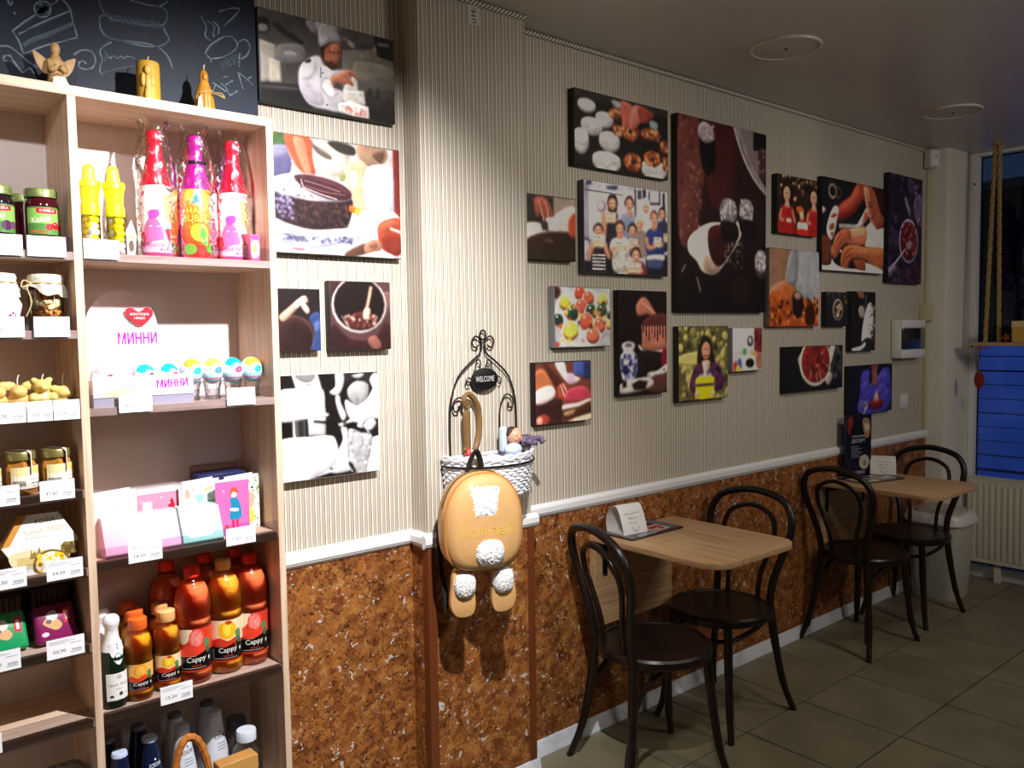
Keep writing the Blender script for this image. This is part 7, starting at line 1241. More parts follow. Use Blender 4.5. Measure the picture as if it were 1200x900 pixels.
a.S('#cfc2b4', [(36, 53), (24, 56), (12, 62), (11, 69), (20, 74), (26, 79), (38, 80), (48, 76), (66, 62), (70, 56), (64, 50), (50, 52)]); a.S('#9a7f6b', [(30, 70), (46, 76), (66, 62), (56, 70), (40, 80), (28, 78)]); a.S('#2b1110', [(32, 58), (40, 54), (58, 54), (66, 58), (58, 68), (44, 76), (34, 70)]); a.S('#3d1614', [(33, 58), (42, 54), (50, 55), (46, 60), (36, 62)]); a.S('#e2d8cb', [(38, 53), (26, 56), (14, 62), (13, 68), (20, 71), (18, 65), (26, 59)])
for x, y, rx, ry in ((55, 47, 10.5, 8.5), (76, 45, 9, 7.5), (94, 73, 8, 8)):
    a.E('#3b2f31', x, y, rx, ry); a.E('#7a7073', x, y-1.4, rx*0.94, ry*0.8); a.D(['#b9b1b3', '#4b4144', '#d2cacc'], 90, x-rx*.8, y-ry*.85, x+rx*.8, y+ry*.45, 0.8, int(x))
a.S('#120c0c', [(46, 52), (64, 52), (66, 60), (50, 62)]); a.S('#120c0c', [(68, 50), (86, 50), (88, 58), (72, 58)]); a.S('#190f0e', [(60, 84), (74, 80), (84, 90), (76, 98), (62, 96)]); a.D('#a89a8c', 36, 50, 62, 72, 76, 0.7, 9); a.LL('#c9bdb0', 0.7, [[(4, 80), (8, 76)], [(20, 82), (24, 90)]])
canvas(2.734, 3.378, 1.632, 2.441, 'largest canvas, dark close-up of truffles spilling from a white cup', a, '#1b0f0f', G)
# 13 woman with yellow cake
a = Art(0.347, 0.315, '#4f4a2a'); a.D(['#7d733f', '#2f3018', '#8f7f4a', '#5a5a30', '#a89a58'], 150, 0, 0, 100, 100, 5, 3); a.S('#b5a85f', [(0, 40), (40, 34), (38, 52), (0, 50)]); a.S('#1d1512', [(42, 20), (50, 12), (62, 16), (68, 34), (74, 56), (64, 64), (40, 62), (36, 40)]); a.E('#b87a5e', 54, 33, 9, 12); a.R('#7a2f2a', 50, 39, 58, 41); a.R('#2a1a16', 48, 30, 52, 31.4); a.R('#2a1a16', 56, 30, 60, 31.4); a.S('#3f1f38', [(28, 60), (42, 50), (48, 58), (60, 58), (68, 50), (84, 58), (88, 88), (24, 90)]); a.D(['#57304c', '#2b1428'], 24, 28, 56, 86, 86, 3, 6); a.S('#c99a84', [(46, 48), (62, 48), (58, 62), (50, 62)]); a.S('#7a7c8a', [(40, 66), (64, 64), (64, 74), (40, 74)]); a.R('#dcb60f', 33, 72, 71, 96); a.E('#e8c81c', 52, 72, 19, 4); a.E('#dcb60f', 52, 96, 19, 3.4); a.R('#2a2a2c', 33, 78, 71, 82); a.R('#f0ead2', 50, 50, 53, 70); a.E('#c99a84', 36, 92, 5, 4); a.E('#c99a84', 68, 92, 5, 4)
canvas(2.740, 3.087, 1.256, 1.571, 'canvas of a smiling dark haired woman outdoors with a yellow cake', a, '#2a2716', G)
# 14 small whisk
a = Art(0.233, 0.197, '#b8b6b4'); a.R('#c9c7c5', 0, 0, 68, 60); a.R('#5a1f22', 72, 0, 100, 60); a.D(['#7a2a2c', '#3a1416'], 20, 72, 2, 100, 56, 4, 2); a.S('#2a2a2c', [(48, 26), (58, 18), (68, 24), (66, 40), (52, 42)]); a.S('#a9a7a6', [(52, 28), (58, 22), (64, 28), (60, 38)]); a.S('#4a7a3a', [(34, 50), (44, 46), (44, 60), (36, 62)]); a.S('#c98a4a', [(60, 60), (76, 54), (84, 62), (70, 68)]); a.E('#d5cfca', 60, 80, 22, 16); a.E('#171312', 58, 82, 15, 11); a.S('#3a4f8a', [(16, 76), (26, 70), (30, 92), (18, 94)]); a.S('#b02a2a', [(2, 84), (12, 76), (16, 98), (4, 100)]); a.S('#c9a23a', [(10, 92), (22, 86), (26, 100), (12, 100)]); a.S('#8a5a4a', [(78, 66), (98, 60), (98, 96), (82, 92)])
canvas(3.118, 3.351, 1.366, 1.563, 'small pale canvas of a whisk and a cup beside the yellow cake canvas', a, '#9a9896', G)
# 15 orange spice
a = Art(0.441, 0.367, '#7a5a44'); a.S('#8a8c90', [(50, 0), (98, 0), (100, 70), (86, 78), (66, 60), (56, 56), (50, 30)]); a.S('#77797d', [(40, 4), (56, 0), (54, 40), (44, 46), (30, 44)]); a.S('#a0694e', [(4, 50), (30, 40), (34, 46), (16, 62), (0, 66)]); a.S('#8f3f17', [(0, 60), (18, 54), (36, 50), (60, 60), (80, 66), (100, 74), (100, 100), (0, 100)]); a.D(['#b5561f', '#5a220c', '#c9702f', '#3a1608'], 130, 0, 62, 100, 100, 2.4, 4); a.E('#a3552a', 34, 56, 13, 12); a.S('#1d120e', [(46, 60), (56, 54), (66, 62), (66, 82), (56, 90), (46, 80)]); a.E('#8a6a5c', 56, 60, 7, 5); a.S('#2e150b', [(74, 74), (88, 70), (92, 92), (82, 100), (72, 94)])
canvas(3.405, 3.846, 1.566, 1.933, 'canvas of hands above heaped orange spice, right of the large truffle canvas', a, '#6f6a66', G)
# 16 girls in red
a = Art(0.356, 0.275, '#241811'); a.D(['#4a3424', '#7a5a3a', '#120c0a', '#c9a86a'], 70, 0, 0, 100, 40, 2.4, 5)
for x, hs in ((24, 1.0), (92, 1.0)):
    a.S('#1a0f0c', [(x-14, 20), (x, 12), (x+13, 22), (x+12, 48), (x-12, 48)]); a.S('#8a1c18', [(x-14, 56), (x-4, 52), (x+6, 52), (x+14, 56), (x+20, 98), (x-22, 98)]); a.E('#c08a70', x-1, 32, 8.5, 13); a.S('#c08a70', [(x-4, 44), (x+3, 44), (x+6, 54), (x-6, 54)]); a.LL('#b07860', 5, [[(x-14, 58), (x-18, 74), (x-8, 78)], [(x+12, 58), (x+17, 72), (x+20, 80)]]); a.R('#7a2a26', x-3, 38, x+1, 39.4); a.R('#3a201a', x-6, 30, x+4, 31.4)
a.R('#d9d2c4', 22, 74, 34, 80); a.E('#e4ded6', 62, 82, 13, 6); a.R('#e4ded6', 49, 82, 75, 96); a.S('#b0241c', [(49, 90), (75, 90), (75, 100), (49, 100)]); a.R('#b5241c', 55, 66, 68, 78); a.S('#c9502c', [(46, 54), (58, 50), (66, 58), (56, 66)]); a.S('#d9b08a', [(56, 60), (64, 60), (64, 72), (57, 72)])
canvas(3.469, 3.825, 2.005, 2.280, 'canvas of two girls in red dresses beside a small cake', a, '#0f0b09', G)
# 17 arms kneading
a = Art(0.649, 0.465, '#141313')
a.S('#a89a96', [(-5.5, 33.3), (2.7, 32.6), (4.7, 36.6), (-3.1, 40.5)]); a.L('#9a8a78', 2.2, [(20.9, 13.2), (20.7, 15.9), (19.6, 18.2), (17.9, 19.9), (15.8, 20.6), (13.6, 20.3), (11.7, 19.0), (10.3, 16.9), (9.7, 14.3), (9.9, 11.7), (10.9, 9.3), (12.6, 7.7), (14.8, 7.0), (16.9, 7.3), (18.9, 8.6), (20.3, 10.7), (20.9, 13.2)]); a.L('#5a3a30', 1.6, [(27.9, 13.7), (27.7, 15.9), (27.0, 17.9), (25.9, 19.3), (24.4, 19.8), (22.9, 19.5), (21.5, 18.4), (20.6, 16.6), (20.1, 14.4), (20.2, 12.2), (20.9, 10.2), (22.1, 8.9), (23.6, 8.3), (25.1, 8.6), (26.5, 9.7), (27.4, 11.5), (27.9, 13.7)]); a.S('#8f3423', [(65.7, 0.2), (52.6, 1.6), (42.6, 15.4), (24.0, 29.6), (24.0, 44.5), (43.9, 37.1), (60.3, 22.2), (66.7, 11.6)]); a.S('#b04c34', [(59.2, 2.3), (52.7, 3.0), (43.8, 18.1), (28.4, 30.6), (41.2, 28.2), (55.8, 18.4)]); a.S('#5a1c14', [(24.6, 37.8), (43.5, 30.8), (60.1, 18.0), (58.2, 23.8), (43.9, 37.1), (24.6, 44.5)]); a.P('#8f8c86', [(25.3, 48.2), (55.2, 46.2), (55.5, 51.1), (25.7, 53.0)]); a.S('#8a4530', [(63.9, 0.4), (81.0, 0.2), (97.5, 2.5), (100.3, 25.9), (98.4, 43.8), (87.5, 49.3), (76.8, 41.3), (69.5, 24.6), (65.4, 11.7)]); a.S('#c27a5e', [(64.9, 3.2), (72.8, 3.7), (75.6, 16.5), (74.8, 26.7), (81.5, 40.4), (86.5, 47.6), (77.3, 41.6), (70.0, 25.7), (66.3, 13.1)]); a.S('#2a1510', [(78.7, -0.5), (100.7, -0.1), (100.9, 31.8), (93.0, 26.6), (85.8, 9.6)]); a.L('#3a1a12', 1.2, [(72.1, 23.8), (75.9, 22.5), (80.8, 24.1)]); a.L('#5a2418', 1, [(69.6, 26.0), (71.2, 31.1), (75.0, 31.3)]); a.L('#4a1a14', 1.3, [(75.8, 37.1), (81.3, 36.3)]); a.L('#3a1a12', 1, [(71.9, 19.7), (77.5, 18.6), (82.3, 20.2)]); a.S('#dccec4', [(69.6, 26.0), (72.6, 34.8), (62.7, 46.4), (51.2, 51.0), (55.1, 45.2), (64.2, 33.4)]); a.S('#b0482f', [(65.7, 33.2), (69.7, 28.6), (71.0, 35.7), (63.6, 44.2)]); a.P('#cfc4ba', [(67.8, 48.9), (76.8, 41.0), (87.5, 49.3), (100.6, 45.4), (100.3, 71.8), (68.0, 70.5)]); a.D(['#b0a398', '#e2dad2'], 90, 68.7, 50.3, 98.9, 68.9, 1.0, 3); a.S('#b96c4a', [(23.9, 58.7), (44.8, 51.5), (68.5, 47.4), (68.4, 66.4), (45.9, 69.0), (33.1, 68.2), (25.0, 73.8), (17.8, 68.6)]); a.S('#d08a66', [(38.6, 55.0), (55.5, 51.1), (67.2, 50.4), (66.5, 57.6), (45.4, 61.7)]); a.S('#9c5236', [(14.9, 74.3), (23.9, 58.7), (34.2, 52.2), (43.9, 54.7), (42.4, 64.6), (29.6, 73.9), (20.0, 87.0), (14.9, 81.1)]); a.L('#6a2f1e', 1.1, [(21.2, 79.5), (26.8, 69.6), (34.8, 62.2)]); a.L('#6a2f1e', 1.1, [(17.2, 76.9), (22.3, 66.3), (30.3, 58.3)]); a.L('#7a3a26', 1, [(42.9, 54.8), (45.3, 60.2), (42.4, 64.6)]); a.S('#dcd2ca', [(13.6, 68.8), (14.2, 85.3), (22.2, 94.0), (40.2, 96.8), (62.2, 96.8), (96.8, 98.9), (0.0, 100.4), (-0.4, 94.6), (13.7, 92.9)]); a.S('#9a5230', [(32.5, 74.9), (48.0, 68.9), (69.3, 70.7), (100.2, 71.2), (100.1, 91.8), (87.2, 95.2), (67.9, 85.2), (46.8, 85.6), (38.1, 96.4), (28.4, 93.2)]); a.S('#b56a42', [(46.0, 71.5), (69.3, 71.8), (96.9, 72.7), (92.9, 79.5), (65.5, 79.2), (44.3, 78.6)]); a.L('#5f2a18', 1.1, [(32.1, 84.7), (39.0, 77.4), (48.2, 72.8)]); a.L('#5f2a18', 1.1, [(30.4, 91.7), (37.3, 84.5), (45.5, 80.0)]); a.L('#5f2a18', 1.1, [(38.0, 95.7), (42.8, 88.5), (49.9, 84.1)]); a.S('#d8d4d0', [(30.3, 78.1), (30.1, 78.9), (29.3, 79.4), (28.2, 79.5), (27.4, 79.0), (27.0, 78.2), (27.2, 77.4), (28.1, 76.8), (29.1, 76.8), (30.0, 77.3)]); a.S('#7a3a22', [(49.0, 86.9), (67.9, 86.3), (68.9, 96.4), (55.9, 96.7)]); a.P('#cfc6be', [(68.9, 88.4), (78.6, 90.3), (99.4, 95.6), (99.6, 100.0), (69.9, 99.9)]); a.S('#d2c6bc', [(6.8, 52.8), (11.8, 38.8), (18.0, 29.8), (24.1, 30.9), (23.8, 38.6), (19.2, 57.5), (13.9, 67.2), (8.0, 62.3)]); a.S('#8a2f22', [(12.0, 41.5), (17.7, 37.0), (22.5, 38.7), (16.3, 42.6)]); a.S('#7a3a28', [(10.6, 51.2), (16.8, 48.0), (18.0, 53.5), (12.0, 56.6)]); a.S('#8a3424', [(12.3, 59.3), (17.0, 57.7), (15.3, 63.3)]); a.S('#5a2a1c', [(-3.1, 66.9), (10.6, 65.1), (13.1, 90.8), (-0.9, 93.6)])
canvas(3.871, 4.520, 1.847, 2.312, 'wide canvas of bare arms kneading dough at a dark table', a, '#0f0c0c', G)
# 18 purple bowl
a = Art(0.417, 0.606, '#1b141f'); a.D(['#2b2036', '#140e18', '#3a2a44'], 60, 0, 0, 100, 100, 6, 6); a.S('#3a2c4a', [(56, 2), (76, 4), (74, 16), (60, 14)]); a.S('#5a4a66', [(74, 22), (96, 14), (98, 40), (80, 38)]); a.D(['#8a6a86', '#4a3352'], 30, 72, 6, 98, 44, 2.4, 3); a.S('#6a6680', [(46, 22), (52, 20), (66, 34), (60, 36)]); a.E('#8d88a6', 60, 60, 29, 21); a.E('#3b1216', 60, 60, 26, 18.6); a.D(['#6a2020', '#8a3030', '#2a0c10', '#a04a44'], 110, 38, 44, 82, 76, 2.2, 4); a.LL('#a8a6bc', 2.6, [[(2, 90), (16, 84), (50, 68)]]); a.E('#7d6a72', 62, 64, 9, 4, -20); a.LL('#b5b3c6', 1.2, [[(0, 88), (18, 82)], [(2, 92), (20, 84)], [(4, 95), (22, 85)]]); a.D(['#4a1a22', '#2a1016'], 40, 40, 84, 100, 100, 3, 8)
canvas(4.572, 4.989, 1.804, 2.410, 'tall purple canvas of a bowl of red berries, last before the window', a, '#120d14', G)
# 19 small dark bowl
a = Art(0.219, 0.175, '#191817'); a.D(['#4a4850', '#2b2a30'], 24, 0, 0, 60, 30, 4, 4); a.E('#a39a92', 52, 52, 24, 32); a.E('#1f1815', 52, 52, 20, 28); a.D(['#b58a5a', '#6a3a22', '#d2b48a'], 26, 40, 34, 64, 72, 4, 5); a.D('#7a5a3a', 6, 78, 10, 96, 30, 3, 3)
canvas(3.920, 4.139, 1.565, 1.740, 'tiny dark canvas of a bowl of nuts', a, '#100f0e', G)
# 20 spoon and flour
a = Art(0.267, 0.316, '#141211'); a.S('#7a4a3a', [(22, 0), (48, 0), (52, 10), (34, 10)]); a.E('#8d8478', 42, 34, 14, 10, 40); a.LL('#5a544c', 3, [[(52, 40), (62, 4)]]); a.S('#cfcac4', [(58, 34), (70, 20), (86, 22), (92, 60), (82, 86), (46, 88), (44, 70), (50, 50)]); a.D(['#3a3632', '#8a847c'], 40, 74, 20, 98, 84, 3.4, 5); a.S('#1b1917', [(44, 86), (70, 78), (96, 88), (90, 100), (50, 100)]); a.S('#bdb7b0', [(6, 96), (40, 92), (56, 86), (60, 92), (40, 100), (6, 100)])
canvas(4.170, 4.437, 1.432, 1.748, 'narrow canvas of a spoon and white flour beside the tiny bowl canvas', a, '#0f0e0d', G)
# 21 blood orange
a = Art(0.543, 0.221, '#14120f'); a.S('#8d8274', [(20, 26), (28, 14), (30, 40), (24, 46)]); a.E('#cfc6ba', 51, 36, 28, 56); a.E('#6a1f1a', 51, 34, 25, 50); a.LL('#d2b7a4', 1.0, [[(58, 30), (74, 50)], [(52, 42), (54, 80)], [(44, 48), (40, 80)], [(58, 20), (70, 8)], [(54, 40), (62, 84)]], False); a.D(['#7d2a22', '#55150f'], 40, 32, 2, 70, 76, 2.6, 4); a.S('#9a8f84', [(68, 78), (76, 60), (82, 70), (74, 92)]); a.D(['#3a3d3a', '#2a2c2a'], 24, 76, 2, 98, 70, 3, 2); a.S('#b9ada0', [(76, 2), (86, 0), (82, 26), (78, 40)])
canvas(3.545, 4.088, 1.247, 1.468, 'wide canvas of a blood orange slice on black', a, '#0d0b0a', G)
# 22 purple dress with cake
a = Art(0.482, 0.264, '#131119'); a.S('#3b3690', [(26, 20), (40, 8), (50, 22), (66, 22), (78, 8), (94, 16), (92, 96), (22, 96), (24, 60)]); a.D(['#2c2a74', '#4a46a6'], 40, 26, 14, 92, 92, 4, 5); a.S('#6a3a2f', [(50, 0), (66, 0), (62, 16), (54, 16)]); a.S('#7a4638', [(52, 16), (62, 14), (64, 42), (58, 44), (52, 36)]); a.S('#20180f', [(44, 20), (50, 12), (52, 30), (46, 38)]); a.E('#4a1418', 62, 84, 18, 12); a.E('#6a1d20', 62, 80, 16, 8); a.S('#c9705c', [(56, 76), (60, 58), (64, 56), (68, 76)]); a.E('#e0a08a', 62, 66, 3, 5); a.L('#b5b0ae', 1.2, [(36, 74), (33, 82), (37, 92), (41, 84), (38, 74)])
canvas(4.159, 4.641, 1.089, 1.353, 'canvas of a figure in a purple dress holding a small cake', a, '#0d0c12', G)
# ---------------------------------------------------------------- wire wall planter with WELCOME sign
IRON = pm('black_wrought_iron', '#141314', 0.45, 0.3)
PX, PZ, PY = 1.655, 1.150, -0.105          # planter axis, rim height, wire plane
t = thing('wire_planter', 'black wire wall planter with a WELCOME sign and white wicker basket', 'wall planter', (PX, PY, PZ))
def wire(pts, r=0.0028, n=8): return MB().tube(cr(pts, n), r, 6)
arch = [(-0.136, 0, -0.01), (-0.137, 0, 0.10), (-0.131, 0, 0.19), (-0.104, 0, 0.262), (-0.055, 0, 0.308), (-0.014, 0, 0.338), (-0.006, 0, 0.370)]
ob('arch_wire', wire(arch, 0.0034), IRON, t); ob('arch_wire', wire([(-x, y, z) for x, y, z in arch], 0.0034), IRON, t)
curl = [(-0.006, 0, 0.362), (-0.010, 0, 0.382), (-0.030, 0, 0.394), (-0.044, 0, 0.380), (-0.040, 0, 0.362), (-0.028, 0, 0.358), (-0.018, 0, 0.366)]
ob('top_curl', wire(curl, 0.003), IRON, t); ob('top_curl', wire([(-x, y, z) for x, y, z in curl], 0.003), IRON, t)
ob('hanging_loop', MB().tube([(0.012*math.cos(k*PI/10), 0, 0.398+0.015*math.sin(k*PI/10)) for k in range(20)], 0.003, 6, True), IRON, t)
for sg in (-1, 1):
    ob('sign_scroll', wire([(sg*0.040, -0.002, 0.272), (sg*0.028, -0.002, 0.312), (sg*0.018, -0.002, 0.318), (sg*0.012, -0.002, 0.306), (sg*0.016, -0.002, 0.294), (sg*0.024, -0.002, 0.296)], 0.0022), IRON, t)
    ob('side_curl', wire([(sg*0.046, -0.002, 0.250), (sg*0.060, -0.002, 0.262), (sg*0.072, -0.002, 0.252), (sg*0.068, -0.002, 0.238), (sg*0.058, -0.002, 0.242)], 0.0022), IRON, t)
    ob('upright_wire', wire([(sg*0.062, 0, -0.01), (sg*0.064, 0, 0.10), (sg*0.070, 0, 0.165), (sg*0.090, 0, 0.198), (sg*0.112, 0, 0.196), (sg*0.124, 0, 0.178), (sg*0.118, 0, 0.158), (sg*0.104, 0, 0.158), (sg*0.102, 0, 0.174)], 0.0028), IRON, t)
sg_ = ob('sign_plate', MB().prism([(0.055*math.cos(k*PI/20), 0.256+0.036*math.sin(k*PI/20)) for k in range(40)], -0.008, -0.004, 'xz', 0.0012), IRON, t)
a = Art(0.076, 0.026, None); a.T('#c9c9c6', 'WELCOME', 0, 16, 100, 84, 3); a.build('sign_lettering', sg_, flat(-0.0083, -0.038, 0.243), PAPER)
# wicker basket, half round, hung in the ring
RX, RY, BH = 0.166, 0.135, 0.118
def half(r, n=26): return [(RX*r*math.cos(PI+k*PI/n), RY*r*math.sin(PI+k*PI/n)) for k in range(n+1)]
WICK = pm('white_painted_wicker', '#dcdce2', 0.55, noise=0.08, nscale=60)
m = MB(); rows = 13
for k in range(rows):
    z = 0.012-BH*k/(rows-1); r = 1.0-0.07*k/(rows-1)
    pts = [(x*(1+0.018*(-1)**(i+k)), y*(1+0.018*(-1)**(i+k)), z+0.002*math.sin(i*1.7+k)) for i, (x, y) in enumerate(half(r, 30))]
    pts += [(RX*r*(1-2*i/14)*1.0, 0.0+0.002*(-1)**(i+k), z) for i in range(1, 14)]
    m.tube(pts, 0.0055, 6, True)
bk = ob('wicker_weave', m, WICK, t)
m = MB()
for i, (x, y) in enumerate(half(1.0, 15)): m.tube([(x*0.93, y*0.93, -BH+0.012), (x, y, 0.012)], 0.0030, 5)
ob('basket_stakes', m, WICK, t)['kind'] = 'stuff'
ob('basket_base', MB().prism(half(0.93), -BH+0.008, -BH+0.014, 'xy'), WICK, t)
m = MB()
for ph in (0, 1):
    pts = [(x*1.015, y*1.015, 0.014+0.006*math.sin(i*0.9+ph*PI)) for i, (x, y) in enumerate(half(1.0, 40))]
    m.tube(pts, 0.0065, 6)
ob('braided_rim', m, WICK, t)
ob('ring_wire', MB().tube([(x*1.04, y*1.05, -0.010) for x, y in half(1.0)]+[(0.10, 0, -0.010), (-0.10, 0, -0.010)], 0.0034, 6, True), IRON, t)
for x in (-0.09, 0.09): ob('wall_hook', MB().tube([(x, 0.0, -0.01), (x, 0.0135, -0.012)], 0.003, 6), IRON, t)
# things in the planter
t = thing('letter_ornament', 'brown wooden letter D ornament standing in the white basket', 'ornament', (1.572, -0.125, 1.062), 0.25)
LW = pm('brown_letter', '#7a5a32', 0.5, noise=0.15, nscale=30)
ob('stem', MB().prism(cr([(-0.012, 0.0), (-0.012, 0.14), (-0.016, 0.235), (0.006, 0.24), (0.006, 0.14), (0.006, 0.0)], 4, True), -0.007, 0.007, 'xz', 0.001), LW, t)
ob('bowl', MB().tube(cr([(-0.008, 0, 0.262), (-0.018, 0, 0.278), (-0.010, 0, 0.296), (0.012, 0, 0.298), (0.040, 0, 0.276), (0.058, 0, 0.240), (0.060, 0, 0.180), (0.042, 0, 0.130), (0.014, 0, 0.112), (-0.016, 0, 0.128)], 6), [0.006]*6+[0.008]*12+[0.010]*24+[0.008]*13, 8, flat=0.9), LW, t)
ob('curl', MB().tube(cr([(-0.008, 0, 0.262), (0.002, 0, 0.255), (0.008, 0, 0.266), (0.0, 0, 0.274)], 6), 0.005, 8), LW, t)
t = thing('doll', 'little dark haired doll lying in the white basket', 'doll', (1.742, -0.150, 1.165), 0.0)
SKIN = pm('doll_skin', '#d9a286', 0.45)
hd = MB().ball((-0.006, -0.01, 0.052), (0.027, 0.025, 0.028), 20, 14); hd.ball((-0.006, -0.034, 0.049), (0.004, 0.004, 0.004), 8, 6); hd.ball((-0.030, -0.010, 0.05), (0.004, 0.005, 0.007), 8, 6)
hd.ball((0.006, -0.0295, 0.044), (0.006, 0.004, 0.005), 8, 6); hd.ball((-0.016, -0.0295, 0.044), (0.006, 0.004, 0.005), 8, 6)
ob('head', hd, SKIN, t, sharp=1.5)
ob('hair', MB().ball((-0.009, -0.002, 0.060), (0.0275, 0.0245, 0.0235), 18, 12), pm('doll_hair', '#3a2a22', 0.7), t)
for x in (-0.015, 0.003): ob('eye', MB().ball((x, -0.0318, 0.056), (0.003, 0.002, 0.002), 8, 6), pm('doll_eye', '#2a1d18', 0.3), t)
ob('mouth', MB().ball((-0.006, -0.0335, 0.039), (0.005, 0.002, 0.0018), 8, 6), pm('doll_mouth', '#b8483c', 0.4), t)
bd = MB().ball((0.050, 0.0, 0.030), (0.040, 0.024, 0.022), 18, 12); bd.tube(cr([(0.03, -0.018, 0.036), (0.05, -0.034, 0.028), (0.068, -0.036, 0.024)], 5), 0.009, 8); bd.tube(cr([(0.08, 0, 0.03), (0.10, -0.012, 0.036), (0.112, -0.02, 0.02)], 5), 0.010, 8)
ob('striped_suit', bd, pm('doll_suit', '#6a5a72', 0.8, noise=0.8, nscale=90), t, sharp=1.5)
ob('bib', MB().ball((-0.020, -0.020, 0.010), (0.034, 0.020, 0.022), 16, 10), pm('pale_blue_cloth', '#c3d2e6', 0.8, noise=0.1, nscale=90), t)
ob('pillow', MB().box(-0.052, -0.026, -0.004, 0.02, 0.0, 0.085, 0.010, 3), pm('pale_blue_cloth', '#c3d2e6', 0.8), t)
t = thing('red_toy', 'tiny red and white toy on the left rim of the basket', 'toy', (1.548, -0.160, 1.163))
ob('body', MB().ball((0, 0, 0.012), (0.012, 0.010, 0.012), 12, 8), pm('toy_red', '#c92a22', 0.4), t); ob('hat', MB().lathe([(0.010, 0.018), (0.006, 0.028), (0, 0.036)], seg=12), pm('toy_red', '#c92a22', 0.4), t); ob('trim', MB().ball((0.012, 0, 0.020), 0.006, 10, 7), pm('toy_white', '#e9e4df', 0.6), t)
# ---------------------------------------------------------------- child's backpack shaped like an animal
FAB = pm('mustard_nylon', '#cfa066', 0.6, noise=0.05, nscale=20, bump=0.25, bscale=18)
FUR = pm('white_fur', '#efeeee', 0.95, noise=0.04, nscale=120, bump=1.0, bscale=240, sheen=0.3)
t = thing('backpack', 'mustard animal shaped backpack with white fur patches hanging from the planter', 'backpack', (1.520, -0.250, 0.702), -0.30)
def superell(n=48, a=0.124, b=0.150, p=2.6, zc=0.285, dx=0):
    out = []
    for k in range(n):
        c, s_ = math.cos(2*PI*k/n), math.sin(2*PI*k/n)
        bb = b if s_ > 0 else b*0.98
        out.append((a*(1.0-0.06*max(0, s_))*math.copysign(abs(c)**(2/(2.4 if s_ > 0 else 3.4)), c)+dx, zc+bb*math.copysign(abs(s_)**(2/(2.2 if s_ > 0 else 3.2)), s_)))
    return out
out_ = superell(); m = MB(); rings = []
zc = 0.285
for d, sc_ in ((0.050, 0.90), (0.042, 0.985), (0.0, 1.0), (-0.030, 0.985), (-0.048, 0.93), (-0.058, 0.80), (-0.063, 0.55), (-0.065, 0.25)):
    rings.append([m.bm.verts.new((x*sc_, d, zc+(z-zc)*sc_)) for x, z in out_])
for p, q in zip(rings, rings[1:]):
    for i in range(48): m.bm.faces.new((p[i], p[(i+1) % 48], q[(i+1) % 48], q[i]))
m.bm.faces.new(rings[0]); m.bm.faces.new(rings[-1])
ob('bag', m, FAB, t, sharp=1.0)
ob('piping', MB().tube([(x*0.99, -0.028, zc+(z-zc)*0.99) for x, z in out_], 0.0042, 6, True), pm('mustard_piping', '#b97a34', 0.6), t)
zip_ = [(x*1.004, 0.008, zc+(z-zc)*1.004) for x, z in out_[2:23]]
ob('zip', MB().tube(zip_, 0.0035, 6), pm('dark_zip', '#5a3a1c', 0.5), t)
def fur_patch(cx_, cz, rx, rz, d0, p, seed, name='fur_patch', thick=0.022):
    rnd = random.Random(seed); m = MB()
    bmesh.ops.create_icosphere(m.bm, subdivisions=5, radius=1)
    for v in m.bm.verts:
        x, y, z = v.co; j_ = 1+rnd.uniform(-0.055, 0.055)
        q = math.hypot(x, z) or 1; c, s_ = x/q, z/q
        k = 1/((abs(c)**p+abs(s_)**p)**(1/p))
        v.co = Vector((cx_+rx*x*k*j_, d0+thick*y*(1+rnd.uniform(-.1, .1)), cz+rz*z*k*j_))
    return ob(name, m, FUR, t, sharp=3.1)
fur_patch(-0.006, 0.348, 0.056, 0.062, -0.044, 6, 1, thick=0.026); fur_patch(0.006, 0.200, 0.048, 0.044, -0.050, 2.3, 2, 'fur_tail', 0.035)
FX = {-1: -0.062, 1: 0.062}
for sgn in (-1, 1):
    ft = ob('leg', MB().prism(cr([(FX[sgn]-0.028, 0.148), (FX[sgn]+0.028, 0.148), (FX[sgn]+0.036+0.004*sgn, 0.09), (FX[sgn]+0.040+0.004*sgn, 0.035), (FX[sgn]+0.022, 0.003), (FX[sgn]-0.022, 0.003), (FX[sgn]-0.040+0.004*sgn, 0.035), (FX[sgn]-0.036+0.004*sgn, 0.09)], 5, True), -0.022, 0.004, 'xz', 0.006), FAB, t)
    f2 = fur_patch(FX[sgn], 0.100, 0.034, 0.040, -0.022, 2.4, 5+sgn, 'fur_cuff', 0.022); f2.parent = ft
a = Art(0.17, 0.052, None)
a.LL('#e6c423', 1.0, [[(2, 86), (2, 14), (10, 14), (12, 36), (4, 46)], [(18, 80), (16, 50), (24, 42), (26, 76), (20, 84)], [(32, 82), (32, 40), (36, 36), (38, 80)], [(38, 50), (43, 38), (45, 82)], [(51, 82), (51, 42)], [(51, 26), (51, 20)], [(57, 82), (57, 42), (62, 36), (65, 50), (65, 82)], [(71, 62), (78, 58), (76, 42), (70, 48), (71, 76), (79, 80)], [(83, 84), (83, 12)], [(88, 84), (88, 12)], [(99, 84), (99, 44), (94, 40), (92, 70), (97, 80), (100, 60)]], True)
a.build('gold_lettering', t, lambda x, z, d: (-0.085+x, -0.0670-d+((x-0.085)/0.124)**2*0.012, 0.242+z), pm('gold_thread_x', '#e6c423', 0.4) if False else PAPER)
ob('hanging_handle', MB().tube(cr([(-0.030, 0.030, 0.425), (-0.024, 0.020, 0.462), (-0.006, 0.012, 0.496), (0.010, 0.020, 0.462), (0.016, 0.030, 0.425)], 6), 0.013, 8, flat=0.45), pm('black_webbing', '#16120f', 0.8), t)
